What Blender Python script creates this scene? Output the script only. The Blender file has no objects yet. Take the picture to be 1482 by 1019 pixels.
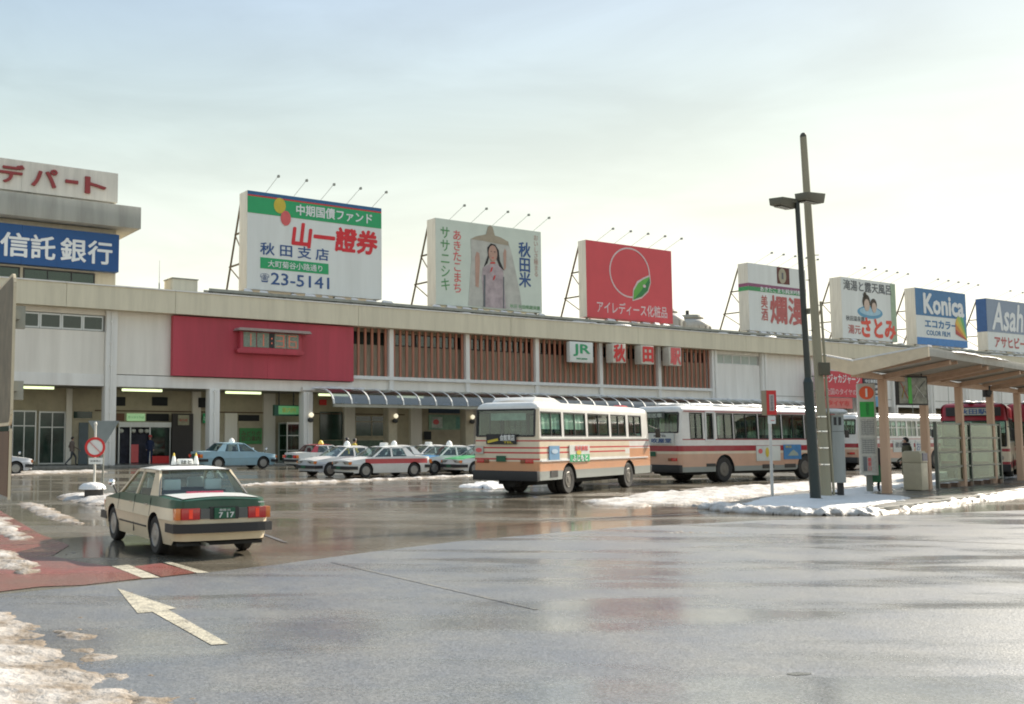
import bpy, bmesh, math, random
import numpy as np
from mathutils import Vector, Matrix, noise
random.seed(7)
C = bpy.context.scene.collection
SC = bpy.context.scene
R = math.radians
PI = math.pi

# ------------------------------------------------------------------ camera
EYE = 1.75
cam = bpy.data.cameras.new('camera')
cam.sensor_width = 36.0
cam.sensor_fit = 'HORIZONTAL'
cam.lens = 36.0 * 1480 / 1482
cam.shift_x = (741 - 500) / 1482
cam.shift_y = 0.0
cam.clip_start = 0.1
cam.clip_end = 3000
camo = bpy.data.objects.new('camera', cam)
C.objects.link(camo)
camo.location = (0, 0, EYE)
camo.rotation_euler = (R(90) + math.atan(124 / 1480), 0, 0)
SC.camera = camo

# ------------------------------------------------------------------ light
SUN_AZ = R(52)      # clockwise from +Y (the view direction), behind the station on the right
SUN_EL = R(31)
w = bpy.data.worlds.new('World')
SC.world = w
w.use_nodes = True
nt = w.node_tree
nt.nodes.clear()
out = nt.nodes.new('ShaderNodeOutputWorld')
bg = nt.nodes.new('ShaderNodeBackground')
bg.inputs['Strength'].default_value = 0.1
sky = nt.nodes.new('ShaderNodeTexSky')
sky.sky_type = 'NISHITA'
sky.sun_disc = False
sky.sun_elevation = SUN_EL
sky.sun_rotation = SUN_AZ
sky.air_density = 1.0
sky.dust_density = 2.0
sky.ozone_density = 1.2
tc = nt.nodes.new('ShaderNodeTexCoord')
mp = nt.nodes.new('ShaderNodeMapping')
mp.inputs['Scale'].default_value = (1.6, 1.6, 6.5)
mp.inputs['Rotation'].default_value = (0.10, 0.06, 0.5)
nz = nt.nodes.new('ShaderNodeTexNoise')
nz.inputs['Scale'].default_value = 2.3
nz.inputs['Detail'].default_value = 7
nz.inputs['Roughness'].default_value = 0.52
nz.inputs['Distortion'].default_value = 0.5
cr = nt.nodes.new('ShaderNodeMapRange')
cr.inputs['From Min'].default_value = 0.3
cr.inputs['From Max'].default_value = 0.75
cr.inputs['To Min'].default_value = 0.0
cr.inputs['To Max'].default_value = 0.5
sep = nt.nodes.new('ShaderNodeSeparateXYZ')
hz = nt.nodes.new('ShaderNodeMapRange')      # thin cloud veil thickens towards the horizon
hz.inputs['From Min'].default_value = 0.0
hz.inputs['From Max'].default_value = 0.75
hz.inputs['To Min'].default_value = 1.05
hz.inputs['To Max'].default_value = 0.95
add = nt.nodes.new('ShaderNodeMath'); add.operation = 'ADD'; add.use_clamp = True
mix = nt.nodes.new('ShaderNodeMix'); mix.data_type = 'RGBA'
veil = nt.nodes.new('ShaderNodeMix'); veil.data_type = 'RGBA'; veil.blend_type = 'ADD'
veil.inputs['B'].default_value = (0.8, 0.6, 0.35, 1)     # added glow towards the sun
va = nt.nodes.new('ShaderNodeValToRGB')     # veil colour by height: milky near the horizon, bluer overhead
va.color_ramp.interpolation = 'B_SPLINE'
while len(va.color_ramp.elements) < 5: va.color_ramp.elements.new(0.5)
for e_, (p_, c_) in zip(va.color_ramp.elements, ((0.0, (6.2, 6.0, 5.2)), (0.13, (4.85, 4.85, 4.15)), (0.22, (3.75, 4.05, 3.6)), (0.31, (2.75, 3.35, 3.3)), (0.42, (1.95, 2.6, 3.4)))):
    e_.position = p_; e_.color = (c_[0]/10, c_[1]/10, c_[2]/10, 1)
vs_ = nt.nodes.new('ShaderNodeVectorMath'); vs_.operation = 'SCALE'
cl = nt.nodes.new('ShaderNodeMapRange')       # soft streaks of thicker cloud
cl.inputs['From Min'].default_value = 0.35; cl.inputs['From Max'].default_value = 0.7
cl.inputs['To Min'].default_value = 9.55; cl.inputs['To Max'].default_value = 11.5
dot = nt.nodes.new('ShaderNodeVectorMath'); dot.operation = 'DOT_PRODUCT'
sd = (math.sin(SUN_AZ) * math.cos(SUN_EL), math.cos(SUN_AZ) * math.cos(SUN_EL), math.sin(SUN_EL))
dot.inputs[1].default_value = sd
dr = nt.nodes.new('ShaderNodeMapRange')
dr.inputs['From Min'].default_value = 0.35
dr.inputs['From Max'].default_value = 1.0
ln = nt.nodes.new('ShaderNodeVectorMath'); ln.operation = 'NORMALIZE'
L = nt.links.new
L(tc.outputs['Generated'], ln.inputs[0])
L(ln.outputs[0], mp.inputs['Vector'])
L(mp.outputs[0], nz.inputs['Vector'])
L(nz.outputs['Fac'], cr.inputs['Value'])
L(ln.outputs[0], sep.inputs[0])
L(sep.outputs['Z'], hz.inputs['Value'])
L(cr.outputs[0], add.inputs[0]); L(hz.outputs[0], add.inputs[1])
sb = nt.nodes.new('ShaderNodeMath'); sb.operation = 'SUBTRACT'; sb.inputs[1].default_value = 0.06; sb.use_clamp = True
L(add.outputs[0], sb.inputs[0])
L(ln.outputs[0], dot.inputs[0]); L(dot.outputs['Value'], dr.inputs['Value'])
L(dr.outputs[0], veil.inputs['Factor'])
L(sb.outputs[0], mix.inputs['Factor'])
L(sep.outputs['Z'], va.inputs['Fac']); L(va.outputs[0], vs_.inputs[0]); L(nz.outputs['Fac'], cl.inputs['Value']); L(cl.outputs[0], vs_.inputs['Scale']); L(vs_.outputs[0], veil.inputs['A'])
L(sky.outputs[0], mix.inputs['A']); L(veil.outputs['Result'], mix.inputs['B'])
L(mix.outputs['Result'], bg.inputs['Color'])
L(bg.outputs[0], out.inputs['Surface'])

sl = bpy.data.lights.new('sun', 'SUN')
sl.energy = 4.5
sl.angle = R(1.2)
sl.color = (1.0, 0.91, 0.77)
so = bpy.data.objects.new('sun', sl)
C.objects.link(so)
so.rotation_euler = Vector(sd).to_track_quat('Z', 'Y').to_euler()
so.location = (20, 20, 60)
SC.view_settings.view_transform = 'Standard'
SC.view_settings.look = 'None'
SC.view_settings.gamma = 1.0
SC.view_settings.exposure = 1.12
SC.view_settings.use_curve_mapping = False
SC.cycles.max_bounces = 6
SC.cycles.transparent_max_bounces = 16
SC.cycles.caustics_reflective = False
SC.cycles.caustics_refractive = False
SC.cycles.filter_width = 1.9
SC.cycles.use_denoising = True

# ------------------------------------------------------------------ materials
MATS = {}
def M(name, col=None, rough=0.6, metal=0.0, var=0.10, scale=2.0, bump=0.0, bscale=20.0, dirt=None, dirt_amt=0.0,
      streak=False, emit=0.0, spec=0.5, rvar=0.0, coat=0.0):
    if name in MATS: return MATS[name]
    m = bpy.data.materials.new(name)
    m.use_nodes = True
    n = m.node_tree.nodes; l = m.node_tree.links
    b = n['Principled BSDF']
    b.inputs['Roughness'].default_value = rough
    b.inputs['Metallic'].default_value = metal
    b.inputs['Specular IOR Level'].default_value = spec
    if coat: b.inputs['Coat Weight'].default_value = coat; b.inputs['Coat Roughness'].default_value = 0.08
    t = n.new('ShaderNodeTexCoord')
    src = t.outputs['Object']
    if streak:
        q = n.new('ShaderNodeMapping'); q.inputs['Scale'].default_value = (1.6, 1.6, 0.16)
        l.new(src, q.inputs[0]); ssrc = q.outputs[0]
    else: ssrc = src
    z = n.new('ShaderNodeTexNoise'); z.inputs['Scale'].default_value = scale
    z.inputs['Detail'].default_value = 5; z.inputs['Roughness'].default_value = 0.6
    l.new(ssrc, z.inputs['Vector'])
    r = n.new('ShaderNodeMapRange')
    r.inputs['From Min'].default_value = 0.3; r.inputs['From Max'].default_value = 0.7
    r.inputs['To Min'].default_value = 1 - var; r.inputs['To Max'].default_value = 1 + var
    l.new(z.outputs['Fac'], r.inputs['Value'])
    h = n.new('ShaderNodeVectorMath'); h.operation = 'SCALE'
    h.inputs[0].default_value = col
    l.new(r.outputs[0], h.inputs['Scale'])
    last = h.outputs[0]
    if dirt:
        z2 = n.new('ShaderNodeTexNoise'); z2.inputs['Scale'].default_value = scale * 1.7
        z2.inputs['Detail'].default_value = 8; z2.inputs['Roughness'].default_value = 0.65
        l.new(ssrc, z2.inputs['Vector'])
        r2 = n.new('ShaderNodeMapRange')
        r2.inputs['From Min'].default_value = 0.42; r2.inputs['From Max'].default_value = 0.72
        r2.inputs['To Max'].default_value = dirt_amt
        l.new(z2.outputs['Fac'], r2.inputs['Value'])
        x = n.new('ShaderNodeMix'); x.data_type = 'RGBA'
        l.new(r2.outputs[0], x.inputs['Factor']); l.new(last, x.inputs['A'])
        x.inputs['B'].default_value = (*dirt, 1)
        last = x.outputs['Result']
    l.new(last, b.inputs['Base Color'])
    if rvar:
        rr = n.new('ShaderNodeMapRange')
        rr.inputs['From Min'].default_value = 0.3; rr.inputs['From Max'].default_value = 0.7
        rr.inputs['To Min'].default_value = max(0.02, rough - rvar); rr.inputs['To Max'].default_value = min(1, rough + rvar)
        l.new(z.outputs['Fac'], rr.inputs['Value']); l.new(rr.outputs[0], b.inputs['Roughness'])
    if bump:
        z3 = n.new('ShaderNodeTexNoise'); z3.inputs['Scale'].default_value = bscale; z3.inputs['Detail'].default_value = 4
        l.new(src, z3.inputs['Vector'])
        bp = n.new('ShaderNodeBump'); bp.inputs['Strength'].default_value = bump; bp.inputs['Distance'].default_value = 0.02
        l.new(z3.outputs['Fac'], bp.inputs['Height']); l.new(bp.outputs[0], b.inputs['Normal'])
    if emit:
        l.new(last, b.inputs['Emission Color']); b.inputs['Emission Strength'].default_value = emit
    MATS[name] = m
    return m

def glass(name, tint=(0.6, 0.7, 0.66), base=0.10, rough=0.03, refl=(0.95, 1, 0.98)):
    m = bpy.data.materials.new(name); m.use_nodes = True
    n = m.node_tree.nodes; l = m.node_tree.links; n.clear()
    o = n.new('ShaderNodeOutputMaterial'); mx = n.new('ShaderNodeMixShader')
    t = n.new('ShaderNodeBsdfTransparent'); t.inputs[0].default_value = (*tint, 1)
    g = n.new('ShaderNodeBsdfGlossy'); g.inputs['Roughness'].default_value = rough; g.inputs[0].default_value = (*refl, 1)
    f = n.new('ShaderNodeLayerWeight'); f.inputs['Blend'].default_value = 0.5
    pw = n.new('ShaderNodeMath'); pw.operation = 'POWER'; pw.inputs[1].default_value = 5.5
    l.new(f.outputs['Facing'], pw.inputs[0])
    a = n.new('ShaderNodeMath'); a.operation = 'ADD'; a.inputs[1].default_value = base+0.03; a.use_clamp = True
    l.new(pw.outputs[0], a.inputs[0])
    zt = n.new('ShaderNodeTexNoise'); zt.inputs['Scale'].default_value = 1.3
    bp = n.new('ShaderNodeBump'); bp.inputs['Strength'].default_value = 0.012; bp.inputs['Distance'].default_value = 0.05
    tcc = n.new('ShaderNodeTexCoord')
    l.new(tcc.outputs['Object'], zt.inputs['Vector']); l.new(zt.outputs['Fac'], bp.inputs['Height'])
    l.new(bp.outputs[0], g.inputs['Normal'])
    l.new(a.outputs[0], mx.inputs[0])
    l.new(t.outputs[0], mx.inputs[1]); l.new(g.outputs[0], mx.inputs[2]); l.new(mx.outputs[0], o.inputs[0])
    MATS[name] = m
    return m

GL_CAR = glass('car_glass', (0.66, 0.76, 0.75), 0.05)
GL_BUS = glass('bus_glass', (0.55, 0.72, 0.64), 0.06)
GL_STN = glass('station_glass', (0.30, 0.45, 0.40), 0.03, 0.05)
GL_SMOKE = glass('smoked_canopy_glass', (0.22, 0.22, 0.28), 0.16, 0.12)
GL_DUST = glass('frosted_screen_glass', (0.50, 0.60, 0.54), 0.02, 0.10, (0.6, 0.66, 0.62))

CONC = M('painted_concrete_cream', (0.73, 0.665, 0.51), 0.85, var=0.04, scale=0.7, dirt=(0.40, 0.36, 0.27), dirt_amt=0.35, streak=True, bump=0.15)
WALLW = M('wall_render_white', (0.80, 0.76, 0.69), 0.85, var=0.06, scale=0.6, dirt=(0.55, 0.50, 0.43), dirt_amt=0.3, streak=True, bump=0.12, bscale=35)
WALLP = M('wall_tile_pale', (0.80, 0.78, 0.74), 0.7, var=0.06, scale=0.8, dirt=(0.55, 0.51, 0.46), dirt_amt=0.3, streak=True)
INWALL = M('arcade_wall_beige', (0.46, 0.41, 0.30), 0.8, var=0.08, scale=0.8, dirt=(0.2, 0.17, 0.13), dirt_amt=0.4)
SOFFIT = M('soffit_grey', (0.34, 0.31, 0.26), 0.9, var=0.1)
WHITE = M('white_paint', (0.74, 0.74, 0.72), 0.45, var=0.05, scale=1.5, dirt=(0.5, 0.46, 0.4), dirt_amt=0.25, streak=True)
OFFW = M('sign_face_white', (0.76, 0.78, 0.75), 0.5, var=0.04, scale=0.4, dirt=(0.5, 0.5, 0.46), dirt_amt=0.25, streak=True)
SIGNSIDE = M('sign_side_cream', (0.70, 0.67, 0.59), 0.6, var=0.06, dirt=(0.36, 0.33, 0.27), dirt_amt=0.35, streak=True)
REDPANEL = M('red_cladding', (0.46, 0.06, 0.085), 0.7, var=0.10, scale=0.5, dirt=(0.25, 0.05, 0.05), dirt_amt=0.4, streak=True, bump=0.1, bscale=40)
SLATM = M('red_brown_slat_paint', (0.46, 0.19, 0.125), 0.7, var=0.14, scale=1.2, dirt=(0.16, 0.10, 0.07), dirt_amt=0.5, streak=True)
SLATWALL = M('brown_grey_wall', (0.40, 0.34, 0.25), 0.85, var=0.12, dirt=(0.09, 0.08, 0.06), dirt_amt=0.5, streak=True)
ALU = M('aluminium_frame', (0.55, 0.56, 0.55), 0.4, 0.6, var=0.08)
DARK = M('dark_metal', (0.035, 0.035, 0.035), 0.5, 0.2)
BLACKP = M('black_rubber_trim', (0.02, 0.02, 0.022), 0.55)
TYRE = M('tyre_rubber', (0.022, 0.021, 0.020), 0.75, dirt=(0.07, 0.06, 0.05), dirt_amt=0.4, scale=6)
RIM = M('steel_rim', (0.36, 0.35, 0.33), 0.4, 0.6, dirt=(0.15, 0.13, 0.11), dirt_amt=0.5, scale=8)
CHROME = M('chrome', (0.7, 0.7, 0.7), 0.15, 1.0)
SNOW = None
INTER = M('dark_interior', (0.03, 0.03, 0.03), 0.9)
SEAT = M('seat_fabric_blue_grey', (0.06, 0.09, 0.10), 0.9)
SEATW = M('white_seat_cover', (0.85, 0.90, 0.90), 0.9)
SKIN = M('skin', (0.42, 0.26, 0.19), 0.6)
HAIR = M('black_hair', (0.012, 0.010, 0.010), 0.55)

# ------------------------------------------------------------------ mesh builder
class MB:
    def __init__(s): s.v = []; s.f = []; s.m = []
    def add(s, vs, fs, m=0):
        o = len(s.v); s.v += [tuple(p) for p in vs]
        for f in fs: s.f.append(tuple(o + i for i in f)); s.m.append(m)
        return s
    def box(s, x0, x1, y0, y1, z0, z1, m=0):
        return s.add([(x0,y0,z0),(x1,y0,z0),(x1,y1,z0),(x0,y1,z0),(x0,y0,z1),(x1,y0,z1),(x1,y1,z1),(x0,y1,z1)],
              [(0,3,2,1),(4,5,6,7),(0,1,5,4),(1,2,6,5),(2,3,7,6),(3,0,4,7)], m)
    def quad(s, a, b, c, d, m=0): return s.add([a,b,c,d], [(0,1,2,3)], m)
    def bar(s, a, b, w, h=None, m=0, up=(0,0,1)):
        a = Vector(a); b = Vector(b); d = (b-a).normalized(); h = h or w
        u = Vector(up)
        if abs(d.dot(u)) > 0.98: u = Vector((1,0,0))
        x = d.cross(u).normalized(); y = x.cross(d).normalized()
        p = []
        for e in (a, b):
            for i, j in ((-1,-1),(1,-1),(1,1),(-1,1)): p.append(e + x*(i*w/2) + y*(j*h/2))
        return s.add(p, [(0,1,2,3),(7,6,5,4),(0,4,5,1),(1,5,6,2),(2,6,7,3),(3,7,4,0)], m)
    def cyl(s, a, b, r0, r1=None, n=12, m=0, cap=True):
        a = Vector(a); b = Vector(b); r1 = r0 if r1 is None else r1
        d = (b-a).normalized(); u = Vector((0,0,1)) if abs(d.z) < 0.9 else Vector((1,0,0))
        x = d.cross(u).normalized(); y = d.cross(x).normalized()
        p = [a + x*r0*math.cos(2*PI*i/n) + y*r0*math.sin(2*PI*i/n) for i in range(n)]
        p += [b + x*r1*math.cos(2*PI*i/n) + y*r1*math.sin(2*PI*i/n) for i in range(n)]
        f = [(i, i+n, (i+1) % n + n, (i+1) % n) for i in range(n)]
        if cap: f += [tuple(range(n)), tuple(range(2*n-1, n-1, -1))]
        return s.add(p, f, m)
    def lathe(s, prof, n=16, m=0, c=(0,0,0), axis='z'):
        p = []
        for r, h in prof:
            for i in range(n):
                a = 2*PI*i/n
                if axis == 'z': p.append((c[0]+r*math.cos(a), c[1]+r*math.sin(a), c[2]+h))
                else: p.append((c[0]+r*math.cos(a), c[1]+h, c[2]+r*math.sin(a)))
        f = []
        for k in range(len(prof)-1):
            for i in range(n):
                j = (i+1) % n
                f.append((k*n+i, k*n+j, (k+1)*n+j, (k+1)*n+i))
        f.append(tuple(range(n))); f.append(tuple((len(prof)-1)*n+i for i in range(n)))
        return s.add(p, f, m)
    def prism(s, pts, y0, y1, m=0):
        n = len(pts)
        p = [(x, y0, z) for x, z in pts] + [(x, y1, z) for x, z in pts]
        f = [(i, (i+1) % n, (i+1) % n + n, i+n) for i in range(n)] + [tuple(range(n)), tuple(range(2*n-1, n-1, -1))]
        return s.add(p, f, m)
    def hprism(s, pts, z0, z1, m=0):
        n = len(pts)
        p = [(x, y, z0) for x, y in pts] + [(x, y, z1) for x, y in pts]
        f = [(i, (i+1) % n, (i+1) % n + n, i+n) for i in range(n)] + [tuple(range(n)), tuple(range(2*n-1, n-1, -1))]
        return s.add(p, f, m)
    def grid(s, fn, nu, nv, m=0):
        p = [fn(i/nu, j/nv) for j in range(nv+1) for i in range(nu+1)]
        f = [(j*(nu+1)+i, j*(nu+1)+i+1, (j+1)*(nu+1)+i+1, (j+1)*(nu+1)+i) for j in range(nv) for i in range(nu)]
        return s.add(p, f, m)
    def build(s, name, mats, parent=None, smooth=None, bevel=0, recalc=True):
        me = bpy.data.meshes.new(name)
        me.from_pydata(s.v, [], s.f)
        if not isinstance(mats, (list, tuple)): mats = [mats]
        for k in mats: me.materials.append(k)
        me.polygons.foreach_set('material_index', s.m)
        bm = bmesh.new(); bm.from_mesh(me)
        if smooth is not None: bmesh.ops.remove_doubles(bm, verts=bm.verts, dist=1e-4)
        if recalc: bmesh.ops.recalc_face_normals(bm, faces=bm.faces)
        if bevel:
            es = [e for e in bm.edges if len(e.link_faces) == 2 and e.calc_face_angle(0) > 0.9]
            bmesh.ops.bevel(bm, geom=es, offset=bevel, segments=2, affect='EDGES', profile=0.6)
        bm.to_mesh(me); bm.free()
        if smooth is not None or bevel:
            me.shade_smooth()
            me.set_sharp_from_angle(angle=R(smooth if smooth is not None else 40))
        o = bpy.data.objects.new(name, me)
        C.objects.link(o)
        if parent: o.parent = parent
        return o

def tag(o, label=None, cat=None, group=None, kind=None):
    if label: o['label'] = label
    if cat: o['category'] = cat
    if group: o['group'] = group
    if kind: o['kind'] = kind
    return o
def thing(name, label, cat, loc=(0,0,0), rz=0, group=None):
    o = bpy.data.objects.new(name, None); C.objects.link(o)
    o.empty_display_size = 0.3
    o.location = loc; o.rotation_euler = (0,0,rz)
    return tag(o, label, cat, group)
def copy_tree(o, parent=None):
    c = o.copy(); C.objects.link(c)
    if parent: c.parent = parent
    for ch in list(o.children): copy_tree(ch, c)
    return c

_tc = {}
def text(s, mat, parent, x0, x1, z0, z1, y, depth=0.01, bold=0.0, name='lettering', stretch=True, shear=0.0, face=-1, xaxis=None):
    """lettering fitted into the rectangle x0..x1, z0..z1 of the parent's front (facing -y)"""
    k = (s, bold, shear)
    if k not in _tc:
        c = bpy.data.curves.new('t', 'FONT'); c.body = s; c.resolution_u = 2; c.offset = 0.0; c.shear = shear
        c.space_line = 0.95
        c.align_x = 'CENTER'
        o = bpy.data.objects.new('t', c); C.objects.link(o)
        me = bpy.data.meshes.new_from_object(o)
        V = np.array([v.co[:2] for v in me.vertices]); F = [tuple(p.vertices) for p in me.polygons]
        bpy.data.objects.remove(o); bpy.data.meshes.remove(me); bpy.data.curves.remove(c)
        _tc[k] = (V, F)
    V, F = _tc[k]
    lo, hi = V.min(0), V.max(0)
    sx = (x1-x0)/(hi[0]-lo[0]); sz = (z1-z0)/(hi[1]-lo[1])
    ox, oz = x0, z0
    if not stretch:
        q = min(sx, sz); ox = x0 + ((x1-x0)-q*(hi[0]-lo[0]))/2; oz = z0+((z1-z0)-q*(hi[1]-lo[1]))/2; sx = sz = q
    extra = max(0.0, bold*0.75)
    if extra > 0:
        allv, allf = [], []
        for q, (da, db) in enumerate(((0, 0), (1, 0), (-1, 0), (0, 1), (0, -1), (.7, .7), (-.7, .7), (.7, -.7), (-.7, -.7))):
            o_ = len(allv)
            allv += [(ox+(a+da*extra-lo[0])*sx, y-q*0.0006, oz+(b+db*extra-lo[1])*sz) for a, b in V]
            allf += [tuple(o_+i for i in f) for f in F]
        vs, F = allv, allf
    else: vs = [(ox+(a-lo[0])*sx, y, oz+(b-lo[1])*sz) for a, b in V]
    n = len(vs)
    me = bpy.data.meshes.new(name)
    fs = [tuple(f) for f in F]
    # give the letters a little thickness
    e = {}
    for f in F:
        for i in range(len(f)):
            a, b = f[i], f[(i+1) % len(f)]
            e[(a, b)] = e.get((a, b), 0) + 1
    vs2 = vs + [(p[0], p[1]+depth, p[2]) for p in vs]
    side = [(b, a, a+n, b+n) for (a, b) in e if (b, a) not in e]
    me.from_pydata(vs2, [], fs + side)
    me.materials.append(mat)
    o = bpy.data.objects.new(name, me); C.objects.link(o)
    if parent: o.parent = parent
    return o
def vtext(s, mat, parent, x0, x1, z0, z1, y, gap=0.12, **k):
    n = len(s); h = (z1-z0)/n
    return text('\n'.join(s), mat, parent, x0, x1, z0, z1, y, **k)
def flat(pts, mat, parent, y, name='printed_shape', t=0.012):
    mb = MB(); mb.prism(pts, y, y+t); return mb.build(name, mat, parent)
def ell(cx, cz, a, b, n=28, rot=0):
    return [(cx+a*math.cos(2*PI*i/n)*math.cos(rot)-b*math.sin(2*PI*i/n)*math.sin(rot),
             cz+a*math.cos(2*PI*i/n)*math.sin(rot)+b*math.sin(2*PI*i/n)*math.cos(rot)) for i in range(n)]
def ring(cx, cz, a, b, w, mat, parent, y, name='printed_ring', t=0.012, n=40):
    o = ell(cx, cz, a, b, n); i = ell(cx, cz, a-w, b-w, n)
    mb = MB()
    for k in range(n):
        j = (k+1) % n
        mb.quad((o[k][0],y,o[k][1]), (o[j][0],y,o[j][1]), (i[j][0],y,i[j][1]), (i[k][0],y,i[k][1]))
        mb.quad((o[k][0],y,o[k][1]), (o[j][0],y,o[j][1]), (o[j][0],y+t,o[j][1]), (o[k][0],y+t,o[k][1]))
    return mb.build(name, mat, parent)
RED = M('signal_red', (0.64, 0.03, 0.03), 0.5, var=0.06)
PINKRED = M('faded_red_print', (0.70, 0.13, 0.13), 0.6, var=0.1)
GREEN = M('sign_green', (0.02, 0.36, 0.13), 0.5, var=0.05)
NAVY = M('navy_print', (0.03, 0.09, 0.25), 0.5)
BLUE = M('sign_blue', (0.008, 0.075, 0.24), 0.45, var=0.06)
YEL = M('yellow_print', (0.62, 0.48, 0.05), 0.5)
GREY = M('grey_print', (0.13, 0.14, 0.15), 0.6)
LETW = M('letter_white', (0.78, 0.79, 0.78), 0.5, var=0.03)
GALV = M('galvanised_steel', (0.30, 0.30, 0.26), 0.55, 0.5, var=0.15)
RUST = M('rusty_strut', (0.13, 0.10, 0.06), 0.8, 0.2, var=0.2)
# ------------------------------------------------------------------ ground materials
def wet(name, col, rlo, rhi, ps, col2, ior=1.5, bump=0.12, wl=0.5, coat=0.0, crough=0.08, puddle=0.5, cs=0.9, clo=0.35, chi=0.68):
    m = bpy.data.materials.new(name); m.use_nodes = True
    n = m.node_tree.nodes; l = m.node_tree.links; b = n['Principled BSDF']
    t = n.new('ShaderNodeTexCoord')
    z1 = n.new('ShaderNodeTexNoise'); z1.inputs['Scale'].default_value = ps; z1.inputs['Detail'].default_value = 6; z1.inputs['Roughness'].default_value = 0.55; z1.inputs['Distortion'].default_value = 0.4
    q = n.new('ShaderNodeMapping'); q.inputs['Scale'].default_value = (0.5, 1.9, 1); q.inputs['Rotation'].default_value = (0, 0, 0.12)
    l.new(t.outputs['Object'], q.inputs[0]); l.new(q.outputs[0], z1.inputs['Vector'])
    r1 = n.new('ShaderNodeMapRange'); r1.interpolation_type = 'SMOOTHSTEP'
    r1.inputs['From Min'].default_value = puddle-0.09; r1.inputs['From Max'].default_value = puddle+0.10
    l.new(z1.outputs['Fac'], r1.inputs['Value'])
    rr = n.new('ShaderNodeMapRange'); rr.inputs['To Min'].default_value = rlo; rr.inputs['To Max'].default_value = rhi
    l.new(r1.outputs[0], rr.inputs['Value']); l.new(rr.outputs[0], b.inputs['Roughness'])
    z2 = n.new('ShaderNodeTexNoise'); z2.inputs['Scale'].default_value = cs; z2.inputs['Detail'].default_value = 9; z2.inputs['Roughness'].default_value = 0.65
    l.new(t.outputs['Object'], z2.inputs['Vector'])
    r2 = n.new('ShaderNodeMapRange'); r2.inputs['From Min'].default_value = clo; r2.inputs['From Max'].default_value = chi
    l.new(z2.outputs['Fac'], r2.inputs['Value'])
    x = n.new('ShaderNodeMix'); x.data_type = 'RGBA'; x.inputs['A'].default_value = (*col, 1); x.inputs['B'].default_value = (*col2, 1)
    l.new(r2.outputs[0], x.inputs['Factor'])
    zg = n.new('ShaderNodeTexVoronoi'); zg.inputs['Scale'].default_value = 70; l.new(t.outputs['Object'], zg.inputs['Vector'])
    rg = n.new('ShaderNodeMapRange'); rg.inputs['From Max'].default_value = 1.0; rg.inputs['To Min'].default_value = 0.6; rg.inputs['To Max'].default_value = 1.5
    sg = n.new('ShaderNodeSeparateColor'); l.new(zg.outputs['Color'], sg.inputs[0]); l.new(sg.outputs[0], rg.inputs['Value'])
    hg = n.new('ShaderNodeVectorMath'); hg.operation = 'SCALE'; l.new(x.outputs['Result'], hg.inputs[0]); l.new(rg.outputs[0], hg.inputs['Scale'])
    l.new(hg.outputs[0], b.inputs['Base Color'])
    ga = n.new('ShaderNodeMath'); ga.operation = 'MULTIPLY_ADD'; ga.inputs[1].default_value = 0.10; l.new(sg.outputs[1], ga.inputs[0]); l.new(rr.outputs[0], ga.inputs[2]); l.new(ga.outputs[0], b.inputs['Roughness'])
    b.inputs['IOR'].default_value = ior
    if coat:
        b.inputs['Coat Weight'].default_value = coat; b.inputs['Coat Roughness'].default_value = crough; b.inputs['Coat IOR'].default_value = 1.6
    z3 = n.new('ShaderNodeTexNoise'); z3.inputs['Scale'].default_value = 45; z3.inputs['Detail'].default_value = 4
    z4 = n.new('ShaderNodeTexNoise'); z4.inputs['Scale'].default_value = 1.1; z4.inputs['Detail'].default_value = 3
    l.new(t.outputs['Object'], z3.inputs['Vector']); l.new(t.outputs['Object'], z4.inputs['Vector'])
    mu = n.new('ShaderNodeMath'); mu.operation = 'MULTIPLY'; l.new(z3.outputs['Fac'], mu.inputs[0]); l.new(r1.outputs[0], mu.inputs[1])
    b1 = n.new('ShaderNodeBump'); b1.inputs['Strength'].default_value = bump; b1.inputs['Distance'].default_value = 0.004
    l.new(mu.outputs[0], b1.inputs['Height'])
    b2 = n.new('ShaderNodeBump'); b2.inputs['Strength'].default_value = wl; b2.inputs['Distance'].default_value = 0.012
    l.new(z4.outputs['Fac'], b2.inputs['Height']); l.new(b1.outputs[0], b2.inputs['Normal'])
    l.new(b2.outputs[0], b.inputs['Normal'])
    MATS[name] = m
    return m
PLAZA = wet('wet_plaza_asphalt', (0.095, 0.085, 0.066), 0.06, 0.24, 0.22, (0.15, 0.13, 0.10), 1.65, 0.3, 0.15, puddle=0.53)
ROADM = wet('wet_road_asphalt', (0.10, 0.107, 0.125), 0.14, 0.32, 0.42, (0.165, 0.16, 0.15), 1.9, 0.9, 0.25, puddle=0.47)
REDM = wet('wet_red_surfacing', (0.22, 0.06, 0.05), 0.14, 0.34, 0.3, (0.16, 0.085, 0.07), 1.5, 0.5, 0.2)
MARK = wet('worn_road_paint', (0.46, 0.42, 0.33), 0.2, 0.4, 0.8, (0.15, 0.135, 0.115), 1.5, 0.6, 0.2, cs=7.0, clo=0.50, chi=0.72)
MARKF = wet('faint_road_paint', (0.24, 0.22, 0.18), 0.19, 0.37, 0.42, (0.10, 0.10, 0.11), 1.9, 0.5, 0.25, cs=2.0, clo=0.36, chi=0.56)
KERBM = wet('wet_kerb_concrete', (0.26, 0.25, 0.225), 0.3, 0.6, 0.8, (0.16, 0.15, 0.13), 1.45, 0.6, 0.1)
PAVEM = wet('wet_pavement_concrete', (0.15, 0.14, 0.125), 0.15, 0.45, 0.5, (0.10, 0.09, 0.08), 1.45, 0.6, 0.1)

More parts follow.
